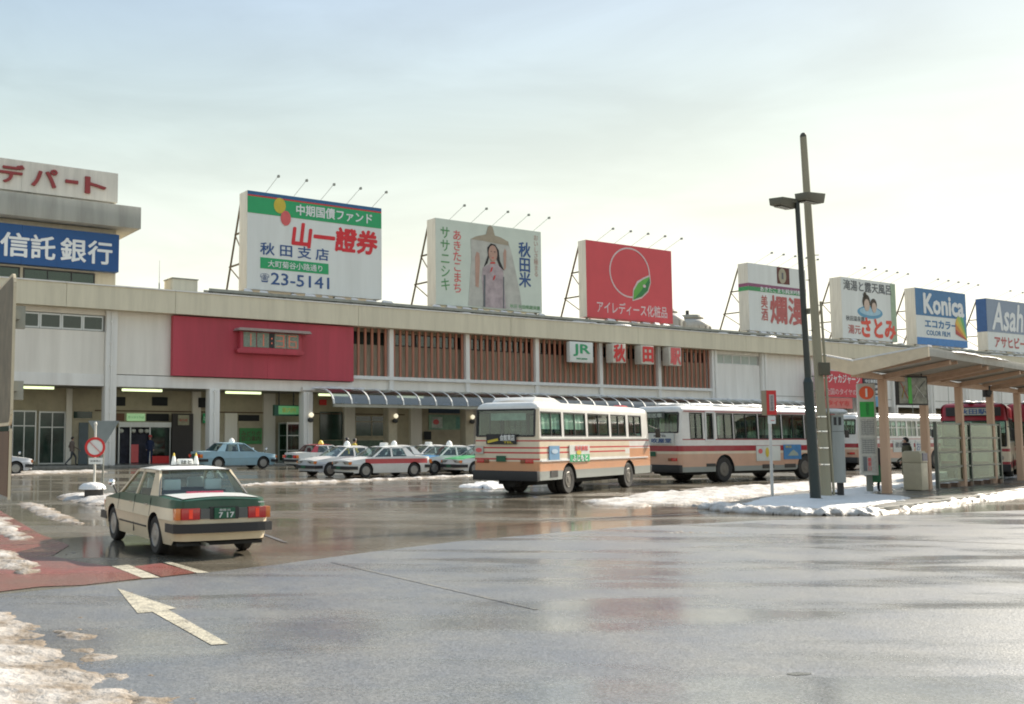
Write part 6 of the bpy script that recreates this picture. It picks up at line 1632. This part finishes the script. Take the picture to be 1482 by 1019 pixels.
# ------------------------------------------------------------------ street furniture
CPOLE = M('pole_concrete', (0.33, 0.30, 0.21), 0.8, var=0.08, scale=1.5, dirt=(0.26, 0.23, 0.17), dirt_amt=0.5, streak=True)
LPOLE = M('lamp_post_dark_green', (0.022, 0.034, 0.034), 0.45, 0.1, var=0.15); LPOLE2 = M('lamp_post_brown_grey', (0.13, 0.12, 0.085), 0.5)
lp = thing('street_lamp', 'dark twin headed street lamp leaning slightly at the tip of the island', 'street lamp', (12.33, 27.04, 0.115))
lx = -0.20
m_ = MB(); m_.cyl((0, 0, -0.05), (lx*0.40, 0, 3.1), 0.135, 0.125, 20); m_.cyl((lx*0.40, 0, 3.1), (lx*0.41, 0, 3.22), 0.125, 0.085, 20); m_.build('lower_post', LPOLE, lp, smooth=40)
m_ = MB(); m_.cyl((lx*0.41, 0, 3.2), (lx, 0, 8.0), 0.082, 0.06, 16); m_.build('upper_post', M('lamp_post_upper_dark', (0.035, 0.04, 0.034), 0.5), lp, smooth=40)
m_ = MB(); m_.lathe([(0.2, 0), (0.2, 0.04), (0.15, 0.06)], 18); m_.build('base_flange', LPOLE, lp, smooth=30)
m_ = MB(); m_.bar((lx-0.35, -0.12, 7.93), (lx+0.4, 0.12, 7.98), 0.07); arm = m_.build('cross_arm', LPOLE2, lp)
for s, (cx, cz_, ry) in ((-1, (lx-0.36, 7.92, 0.15)), (1, (lx+0.36, 8.06, -0.1))):
    m_ = MB(); hx = 0.36
    m_.add([(-hx, -0.16, -0.10), (hx, -0.16, -0.13), (hx, 0.18, -0.13), (-hx, 0.18, -0.10), (-hx, -0.2, 0.10), (hx, -0.2, 0.13), (hx, 0.22, 0.13), (-hx, 0.22, 0.10)], [(0,3,2,1),(4,5,6,7),(0,1,5,4),(1,2,6,5),(2,3,7,6),(3,0,4,7)])
    o = m_.build('lamp_head', LPOLE2, lp, bevel=0.02); o.location = (cx, 0, cz_); o.rotation_euler = (R(4), 0, R(35 if s < 0 else 28))
    m_ = MB(); m_.box(-0.28, 0.28, -0.1, 0.1, -0.145, -0.13); m_.build('lens', M('lamp_lens', (0.3, 0.3, 0.26), 0.3), o)
m_ = MB(); m_.box(-0.09, -0.03, -0.16, -0.08, 4.9, 5.05); m_.build('clamp', LPOLE2, lp)
up = thing('utility_pole', 'tall tapered concrete pole standing just behind the street lamp', 'pole', (13.12, 28.1, 0.1))
m_ = MB(); m_.cyl((0, 0, -0.1), (-0.27, 0, 10.05), 0.135, 0.088, 24); m_.build('shaft', CPOLE, up, smooth=40)
m_ = MB(); m_.lathe([(0.087, 0), (0.087, 0.08), (0.06, 0.14), (0.01, 0.17)], 18, c=(-0.27, 0, 10.02)); m_.build('cap', M('pole_cap', (0.07, 0.065, 0.05), 0.7), up, smooth=50)
for i, z in enumerate((3.9, 4.6, 5.3, 6.0, 6.7)):
    s = -1 if i % 2 else 1; x_ = -0.27*z/10; r_ = 0.155-0.007*z
    m_ = MB(); m_.cyl((x_+s*r_*0.9, -0.03, z), (x_+s*(r_+0.09), -0.05, z), 0.012, n=6); m_.build('step_bolt', DARK, up)
for z in (0.9, 1.35, 1.8, 2.2):
    m_ = MB(); m_.lathe([(0.142, 0), (0.145, 0.02), (0.142, 0.04)], 18, c=(-0.03*z, 0, z)); m_.build('steel_band', CHROME, up, smooth=40)
m_ = MB(); m_.box(-0.16, 0.1, -0.28, -0.12, 3.35, 3.7); m_.build('junction_box', M('box_brown', (0.10, 0.09, 0.06), 0.7), up, bevel=0.01)
m_ = MB(); m_.cyl((0.17, -0.05, 0.1), (0.0, -0.08, 5.4), 0.035, n=8); m_.build('conduit', CPOLE, up)

cb = thing('control_cabinet', 'beige and grey electrical cabinet on legs capped with snow beside the concrete pole', 'cabinet', (13.52, 28.5, 0.115), R(-12))
CBG = M('cabinet_grey', (0.36, 0.38, 0.36), 0.6, dirt=(0.2, 0.19, 0.17), dirt_amt=0.3, streak=True); CBE = M('cabinet_beige', (0.33, 0.29, 0.20), 0.7, dirt=(0.2, 0.17, 0.12), dirt_amt=0.4, streak=True)
m_ = MB(); m_.box(-0.34, -0.06, -0.16, 0.2, 0.42, 2.30); m_.build('beige_case', CBE, cb, bevel=0.01)
m_ = MB(); m_.box(-0.055, 0.26, -0.22, 0.2, 0.40, 2.26); g_ = m_.build('grey_case', CBG, cb, bevel=0.01)
for a in (0.0, 0.12):
    m_ = MB(); m_.box(a, a+0.07, -0.235, -0.222, 1.98, 2.2); m_.build('vent', DARK, g_)
m_ = MB(); m_.box(-0.05, 0.25, -0.226, -0.221, 1.80, 1.81); m_.build('door_gap', SEAMM, g_)
m_ = MB(); m_.box(-0.22, -0.16, -0.175, -0.162, 1.58, 1.64); m_.build('lock', DARK, cb)
m_ = MB(); m_.box(-0.42, 0.34, -0.34, 0.26, 2.30, 2.345); m_.build('roof_plate', CBG, cb)
for x_, w_, mt in ((-0.30, 0.13, CBE), (0.12, 0.07, DARK), (0.20, 0.07, DARK)):
    m_ = MB(); m_.box(x_-w_/2, x_+w_/2, -0.05, 0.06, -0.1, 0.42); m_.build('leg', mt, cb)
m_ = MB(); m_.box(-0.24, 0.2, -0.03, 0.03, 0.08, 0.13); m_.build('cross_rail', DARK, cb)
o = lumps('snow', -0.15, 0.1, -0.1, 0.1, 2.35, 10, 0.10, cb, lmin=0.45, lmax=0.7)

# bus stop number pillar
npi = thing('bus_stop_pillar', 'white bus stop pillar with an orange number 1 and green panel above the timetables', 'bus stop sign', (15.72, 30.9, 0.115), R(-22))
PILW = M('pillar_white', (0.55, 0.54, 0.49), 0.5, dirt=(0.35, 0.33, 0.29), dirt_amt=0.3, streak=True)
m_ = MB(); m_.box(-0.24, 0.24, -0.20, 0.20, 0.52, 3.26); m_.build('case', PILW, npi, bevel=0.015)
ORG = M('stop_orange', (0.72, 0.10, 0.03), 0.5); STG = M('stop_green', (0.02, 0.33, 0.05), 0.5)
m_ = MB(); m_.prism(ell(0, 2.98, 0.20, 0.20), -0.215, -0.202); o = m_.build('number_disc', ORG, npi)
text('1', LETW, o, -0.1, 0.1, 2.86, 3.10, -0.222, depth=0.005, bold=0.03, stretch=False)
m_ = MB()
for i in range(20): pass
m_.add([(0.242, 0.17*math.cos(2*PI*i/20), 2.98+0.19*math.sin(2*PI*i/20)) for i in range(20)], [tuple(range(20))]); m_.build('number_disc', ORG, npi, recalc=False)
m_ = MB(); m_.box(-0.19, 0.19, -0.215, -0.202, 2.25, 2.71); o = m_.build('green_panel', STG, npi)
vtext('秋田駅前', M('green_dark_letters', (0.01, 0.13, 0.03), 0.5), o, -0.03, 0.06, 2.30, 2.67, -0.222, depth=0.004)
m_ = MB(); m_.box(0.241, 0.25, -0.16, 0.16, 2.25, 2.71); m_.build('green_panel', STG, npi)
TT = M('timetable_paper', (0.42, 0.41, 0.37), 0.6, var=0.25, scale=30)
for z0, z1 in ((1.70, 2.2), (1.15, 1.64), (0.60, 1.10)):
    m_ = MB(); m_.box(-0.19, 0.19, -0.214, -0.202, z0, z1); o = m_.build('timetable', TT, npi)
    if z0 < 0.7:
        m_ = MB(); m_.box(-0.16, -0.06, -0.22, -0.215, z0+0.04, z1-0.03); m_.build('dark_strip', GREY, o)
        text('乗車口', PINKRED, o, -0.03, 0.06, z0+0.06, z1-0.06, -0.22, depth=0.004) if False else vtext('乗車口', PINKRED, o, -0.04, 0.06, z0+0.06, z1-0.06, -0.22, depth=0.004, bold=0.02)
    else:
        m_ = MB()
        for k in range(7): m_.box(-0.16, 0.16, -0.218, -0.2145, z0+0.04+k*0.06, z0+0.055+k*0.06)
        for k in range(5): m_.box(-0.16+k*0.078, -0.155+k*0.078, -0.219, -0.2145, z0+0.03, z1-0.03)
        m_.build('timetable_lines', GREY, o)
m_ = MB(); m_.box(-0.08, 0.08, -0.07, 0.07, -0.1, 0.52); m_.build('post', M('post_grey', (0.2, 0.21, 0.18), 0.6), npi)

# red framed stop sign on a thin pole
ss_ = thing('stop_sign', 'narrow red framed bus stop sign on a thin white pole', 'sign', (11.96, 28.81, 0.02), R(6))
m_ = MB(); m_.cyl((0, 0.06, 0), (0, 0.06, 3.0), 0.042, n=12); m_.build('pole', M('pole_white', (0.55, 0.55, 0.53), 0.5), ss_, smooth=40)
m_ = MB(); m_.box(-0.15, 0.15, -0.06, 0.22, 2.36, 3.06); m_.build('box', M('sign_box_brown', (0.26, 0.22, 0.15), 0.6), ss_, bevel=0.01)
m_ = MB(); m_.box(-0.14, 0.14, -0.075, -0.062, 2.37, 3.05); m_.build('red_face', RED, ss_)
m_ = MB(); m_.box(-0.07, 0.07, -0.086, -0.076, 2.48, 2.94); o = m_.build('text_panel', M('pale_text_panel', (0.5, 0.42, 0.40), 0.6), ss_)
vtext('バスのりば', GREY, o, -0.035, 0.035, 2.51, 2.91, -0.092, depth=0.004, bold=0.02)
m_ = MB(); m_.box(-0.10, 0.12, -0.04, -0.02, 2.12, 2.34); o = m_.build('lower_plate', OFFW, ss_)
m_ = MB(); m_.box(-0.03, 0.08, -0.046, -0.041, 2.2, 2.22); m_.build('plate_line', PINKRED, o)

# shelter
SHP = M('shelter_pink_beige', (0.54, 0.36, 0.25), 0.65, var=0.08, dirt=(0.28, 0.19, 0.13), dirt_amt=0.3, streak=True); SHR = M('shelter_roof_steel', (0.40, 0.38, 0.33), 0.6, dirt=(0.25, 0.22, 0.18), dirt_amt=0.4)
sa = math.atan2(0.676, 0.737)
sh_ = thing('bus_shelter', 'long butterfly roofed bus shelter on pink beige posts at the right', 'bus shelter', (16.01, 30.47, 0.115), sa)
SN = 9; LEN = 3.4*(SN-1)
pp_ = None
for i in range(SN):
    if pp_ is None:
        m_ = MB(); m_.add([(-0.13, -0.11, -0.1), (0.13, -0.11, -0.1), (0.13, 0.11, -0.1), (-0.13, 0.11, -0.1), (-0.12, -0.10, 3.42), (0.12, -0.10, 3.42), (0.12, 0.10, 3.42), (-0.12, 0.10, 3.42)], [(0,3,2,1),(4,5,6,7),(0,1,5,4),(1,2,6,5),(2,3,7,6),(3,0,4,7)])
        pp_ = m_.build('post', SHP, sh_, bevel=0.02)
        m_ = MB(); m_.prism([(-0.9, 3.80), (-0.9, 3.72), (0.0, 3.35), (1.85, 3.72), (1.85, 3.84), (0.0, 3.5)], -0.09, 0.09)
        br = m_.build('bracket', SHP, sh_); br.rotation_euler = (0, 0, -PI/2); o = pp_; q = br
    else:
        o = pp_.copy(); C.objects.link(o); q = br.copy(); C.objects.link(q)
    o.location = (3.4*i, 0, 0); q.location = (3.4*i, 0, 0)
x0, x1 = -2.1, LEN+2.0
def roofp(y):   # y<0 towards the road side
    return 3.55+0.30*(-y/1.9) if y < 0 else 3.55+0.30*(y/0.95)
m_ = MB(); m_.add([(x0, -1.9, 3.86), (x1, -1.9, 3.86), (x1, 0, 3.56), (x0, 0, 3.56), (x1, 0.95, 3.86), (x0, 0.95, 3.86)], [(0, 1, 2, 3), (3, 2, 4, 5)])
m_.add([(x0, -1.9, 3.94), (x1, -1.9, 3.94), (x1, 0, 3.64), (x0, 0, 3.64), (x1, 0.95, 3.94), (x0, 0.95, 3.94)], [(0, 1, 2, 3), (3, 2, 4, 5)])
m_.build('roof_sheet', SHR, sh_)
m_ = MB(); m_.box(x0, x1, -1.99, -1.91, 3.84, 4.07); m_.box(x0, x1, 0.955, 1.03, 3.78, 4.05); m_.build('side_fascia', SHR, sh_, bevel=0.01)
m_ = MB()
m_.add([(x0-0.08, -1.99, 3.82), (x0-0.08, -1.99, 4.09), (x0-0.08, 0, 3.80), (x0-0.08, 0, 3.40), (x0-0.08, 1.03, 4.06), (x0-0.08, 1.03, 3.76)] +
       [(x0-0.002, -1.99, 3.82), (x0-0.002, -1.99, 4.09), (x0-0.002, 0, 3.80), (x0-0.002, 0, 3.40), (x0-0.002, 1.03, 4.06), (x0-0.002, 1.03, 3.76)],
       [(0, 1, 2, 3), (3, 2, 4, 5), (9, 8, 7, 6), (11, 10, 8, 9), (1, 7, 8, 2), (2, 8, 10, 4), (0, 3, 9, 6), (3, 5, 11, 9), (0, 6, 7, 1), (4, 10, 11, 5)])
m_.build('end_fascia', M('shelter_end_cream', (0.66, 0.55, 0.40), 0.7, dirt=(0.32, 0.26, 0.18), dirt_amt=0.3), sh_)
m_ = MB()
for i in range(14): xx = x0+0.4+i*2.2; m_.bar((xx, -1.88, 3.80), (xx, -0.05, 3.50), 0.06, 0.09)
m_.box(x0, x1, -0.08, 0.08, 3.36, 3.5)
m_.build('rafters', SHP, sh_)
m_ = MB(); m_.add([(x0-0.06, -1.95, 4.08), (x1, -1.95, 4.07), (x1, -1.7, 4.02), (x0, -1.6, 4.03), (x1, 0.1, 3.76), (x0, 0.1, 3.78), (x1, 0.9, 4.0), (x0, 0.9, 4.02)], [(0, 1, 2, 3), (3, 2, 4, 5), (5, 4, 6, 7)])
o = m_.build('snow', SNOW, sh_); o['kind'] = 'stuff'
m_ = MB(); m_.add([(x0-0.09, -1.99, 4.092), (x0-0.09, 0, 3.802), (x0-0.09, 1.03, 4.062), (x0+0.25, -1.99, 4.092), (x0+0.25, 0, 3.802), (x0+0.25, 1.03, 4.062), (x0-0.09, -1.99, 4.14), (x0-0.09, 0, 3.85), (x0-0.09, 1.03, 4.11), (x0+0.2, -1.99, 4.14), (x0+0.2, 0, 3.85), (x0+0.2, 1.03, 4.11)],
       [(0, 1, 7, 6), (1, 2, 8, 7), (6, 7, 10, 9), (7, 8, 11, 10), (3, 9, 10, 4), (4, 10, 11, 5), (0, 6, 9, 3), (2, 5, 11, 8)])
o = m_.build('snow', SNOW, sh_); o['kind'] = 'stuff'
o = lumps('snow', 0, LEN, -1.95, -1.85, 4.07, 16, 0.05, sh_, lmin=0.8, lmax=2.2)
# hanging map board
mbd = thing('route_map_board', 'framed route map with a green stripe hung under the shelter roof', 'sign', (16.01+0.737*1.9+0.1, 30.47+0.676*1.9-0.12, 2.75), R(14))
m_ = MB(); m_.box(-0.56, 0.56, -0.05, 0.05, 0, 0.90); m_.build('case', DARK, mbd, bevel=0.01)
m_ = MB(); m_.box(-0.51, 0.51, -0.065, -0.052, 0.05, 0.85); f_ = m_.build('map', M('map_print', (0.24, 0.24, 0.20), 0.35, var=0.55, scale=5), mbd)
m_ = MB(); m_.box(-0.18, -0.05, -0.075, -0.066, 0.05, 0.85); m_.build('green_stripe', M('stripe_green', (0.08, 0.48, 0.06), 0.4), f_)
for i, (a, b, c_, d) in enumerate(((-0.45, 0.7, -0.2, 0.2), (0.0, 0.15, 0.2, 0.5), (0.2, 0.5, 0.45, 0.75), (0.1, 0.6, 0.4, 0.25), (-0.42, 0.2, -0.3, 0.6))):
    m_ = MB(); m_.bar((a, -0.072, b), (c_, -0.072, d), 0.02, 0.008); m_.build('route_line', [PINKRED, LETW, GREY, LETW, YEL][i], f_)
m_ = MB()
for x_ in (-0.4, 0.4): m_.cyl((x_, 0, 0.9), (x_, 0, 1.1), 0.02, n=6)
m_.build('hanger', DARK, mbd)
# speaker on the fourth post
spk = thing('loudspeaker', 'small black loudspeaker fixed high on a shelter post', 'loudspeaker', (16.01+0.737*10.2-0.22, 30.47+0.676*10.2-0.2, 3.22))
m_ = MB(); m_.box(-0.09, 0.09, -0.1, 0.1, 0, 0.42); m_.build('case', BLACKP, spk, bevel=0.02)
m_ = MB(); m_.lathe([(0.05, -0.2), (0.09, -0.2), (0.05, -0.1)], 12, c=(-0.02, 0, 0.15), axis='y'); m_.box(0.09, 0.2, -0.02, 0.02, 0.18, 0.24); m_.build('horn', DARK, spk)
# glass wind screen
gs = thing('wind_screen', 'eight pane glazed wind screen in a dark frame standing under the shelter', 'wind screen', (19.18, 33.35, 0.115), math.atan2(4.37, 4.85))
GWd = math.hypot(4.85, 4.37)
fr = MB()
for i in range(3): x_ = GWd*i/2; fr.box(x_-0.05, x_+0.05, -0.05, 0.05, 0.0, 2.16)
for j in range(5): z_ = 0.2+0.475*j; fr.box(0.05, GWd/2-0.05, -0.035, 0.035, z_-0.03, z_+0.03); fr.box(GWd/2+0.05, GWd-0.05, -0.035, 0.035, z_-0.03, z_+0.03)
fr.build('frame', M('screen_frame_grey_green', (0.10, 0.115, 0.10), 0.5, 0.3), gs)
for i in range(2):
    for j in range(4):
        m_ = MB(); m_.box(0.05+GWd/2*i, GWd/2-0.05+GWd/2*i, -0.006, 0.006, 0.232+0.475*j, 0.643+0.475*j); m_.build('pane', GL_DUST, gs)
for x_ in (0.7, 1.6, 2.9, 4.0, 5.0, 6.1):
    m_ = MB(); m_.box(x_-0.14, x_+0.14, -0.12, 0.12, -0.02, 0.14); m_.build('foot_block', M('brown_block', (0.14, 0.09, 0.06), 0.8), gs)
bn = None
# litter bins
def bin_(x, y, rz, lab):
    b = thing('litter_bin', lab, 'litter bin', (x, y, 0.115), rz)
    m_ = MB(); m_.box(-0.27, 0.27, -0.27, 0.27, 0.02, 0.86); m_.build('body', M('bin_cream', (0.50, 0.45, 0.33), 0.5, dirt=(0.3, 0.26, 0.2), dirt_amt=0.3), b, bevel=0.02)
    m_ = MB(); m_.prism([(-0.28, 0.865), (0.28, 0.865), (0.28, 1.12), (0.2, 1.22), (-0.2, 1.22), (-0.28, 1.16)], -0.28, 0.28); m_.build('lid', M('bin_cream_lid', (0.46, 0.42, 0.31), 0.5), b, bevel=0.02)
    m_ = MB(); m_.box(0.282, 0.30, -0.2, 0.2, 0.92, 1.16); m_.build('flap', M('bin_flap_blue', (0.02, 0.03, 0.10), 0.4), b)
    m_ = MB(); m_.box(-0.24, 0.24, -0.24, 0.24, 0.0, 0.02); m_.build('plinth', DARK, b)
    return b
bin_(17.75, 32.05, R(-48), 'cream litter bin with dark blue flap left of the glazed wind screen')
# screen legs etc
# no parking sign
ns = thing('no_parking_sign', 'round no parking disc with red ring and slash on a pole in a snowy block', 'road sign', (-7.12, 29.2, 0), R(12))
m_ = MB(); m_.cyl((0, 0.03, 0.1), (0, 0.03, 2.13), 0.032, n=12); m_.lathe([(0.034, 2.1), (0.045, 2.12), (0.045, 2.16), (0.02, 2.2)], 12, c=(0, 0.03, 0)); m_.build('pole', M('pole_cream', (0.62, 0.6, 0.54), 0.5), ns, smooth=40)
m_ = MB(); m_.prism(ell(0, 1.48, 0.27, 0.27, 32), -0.02, -0.004); o = m_.build('disc', OFFW, ns)
ring(0, 1.48, 0.285, 0.285, 0.07, RED, o, -0.032, 'red_ring', 0.01)
m_ = MB(); m_.bar((-0.17, -0.029, 1.65), (0.17, -0.029, 1.31), 0.01, 0.05, up=(0, 1, 0)); m_.build('slash', RED, o)
m_ = MB(); m_.box(-0.17, 0.22, -0.015, -0.003, 1.0, 1.18); o = m_.build('plate', OFFW, ns); text('駐車禁止', GREY, o, -0.12, 0.17, 1.06, 1.12, -0.02, depth=0.003)
m_ = MB(); m_.hprism([(-0.26, -0.24), (0.26, -0.24), (0.26, 0.26), (-0.26, 0.26)], 0.0, 0.36); m_.build('block', M('dark_block', (0.06, 0.055, 0.05), 0.7), ns, bevel=0.03)
m_ = MB(); m_.lathe([(0.38, 0.30), (0.36, 0.38), (0.26, 0.46), (0.1, 0.49)], 14, c=(-0.05, 0, 0)); o = m_.build('snow_cap', SNOW, ns, smooth=60); o['kind'] = 'stuff'
mr = thing('traffic_mirror_plate', 'blank grey triangular sign back behind the no parking pole', 'road sign', (-7.9, 33.5, 0), R(10))
m_ = MB(); m_.prism([(-0.5, 2.3), (0.5, 2.3), (0.0, 1.45)], 0, 0.02); m_.build('plate', M('sign_back_grey', (0.22, 0.25, 0.25), 0.5), mr); m_ = MB(); m_.cyl((0, 0.05, 0), (0, 0.05, 2.3), 0.03, n=10); m_.build('pole', GALV, mr)

# big street sign at the left edge, seen from behind
bs2_ = thing('street_signboard', 'weathered beige board seen edge on at the left edge of the road', 'sign', (-2.61, 8.0, 0), R(115))
SBW = M('signboard_weathered', (0.17, 0.145, 0.10), 0.7, var=0.25, scale=4, dirt=(0.08, 0.07, 0.05), dirt_amt=0.6); EDG = M('signboard_edge_cream', (0.55, 0.47, 0.33), 0.5)
def rrect(x0, x1, z0, z1, r, n=5):
    p = []
    for cx, cz_, a0 in ((x1-r, z1-r, 0), (x0+r, z1-r, 90), (x0+r, z0+r, 180), (x1-r, z0+r, 270)):
        for i in range(n+1): a = R(a0+90*i/n); p.append((cx+r*math.cos(a), cz_+r*math.sin(a)))
    return p
m_ = MB(); m_.prism(rrect(0, 3.2, 1.87, 3.03, 0.10), -0.012, 0.012); m_.build('board', SBW, bs2_)
p1 = rrect(-0.012, 3.212, 1.858, 3.042, 0.11)
m_ = MB()
for a, b in zip(p1, p1[1:]+p1[:1]): m_.bar((a[0], 0, a[1]), (b[0], 0, b[1]), 0.026, 0.02, up=(0, 1, 0))
m_.build('rim', EDG, bs2_)
m_ = MB()
for z_ in (2.15, 2.72): m_.box(0.02, 3.18, -0.05, -0.013, z_-0.035, z_+0.035)
m_.box(0.10, 0.16, -0.1, -0.013, 2.05, 2.2); m_.box(0.10, 0.16, -0.1, -0.013, 2.62, 2.8); m_.build('back_rails', GALV, bs2_)
m_ = MB(); m_.box(0.02, 3.2, -0.015, 0.015, 1.29, 1.80); m_.build('lower_board', M('lower_board_brown', (0.12, 0.07, 0.04), 0.7, var=0.2), bs2_)
m_ = MB(); m_.box(0.0, 0.012, -0.01, 0.01, 1.27, 1.82); m_.build('lower_rim', EDG, bs2_)
m_ = MB(); m_.cyl((2.6, -0.09, -0.02), (2.6, -0.09, 3.2), 0.05, n=14); m_.build('post', GALV, bs2_)
# guard post at the bottom left corner
gd = thing('guard_post', 'bluish steel guard post at the bottom left corner of the picture', 'post', (-2.02, 5.85, 0))
m_ = MB(); m_.cyl((0, 0, -0.02), (0, 0, 0.42), 0.06, n=18); m_.build('post', M('steel_blue_grey', (0.22, 0.27, 0.30), 0.3, 0.7), gd, smooth=40)
m_ = MB(); m_.lathe([(0.062, 0.42), (0.05, 0.45), (0.02, 0.465)], 18); m_.build('cap', M('steel_blue_grey'), gd, smooth=60)
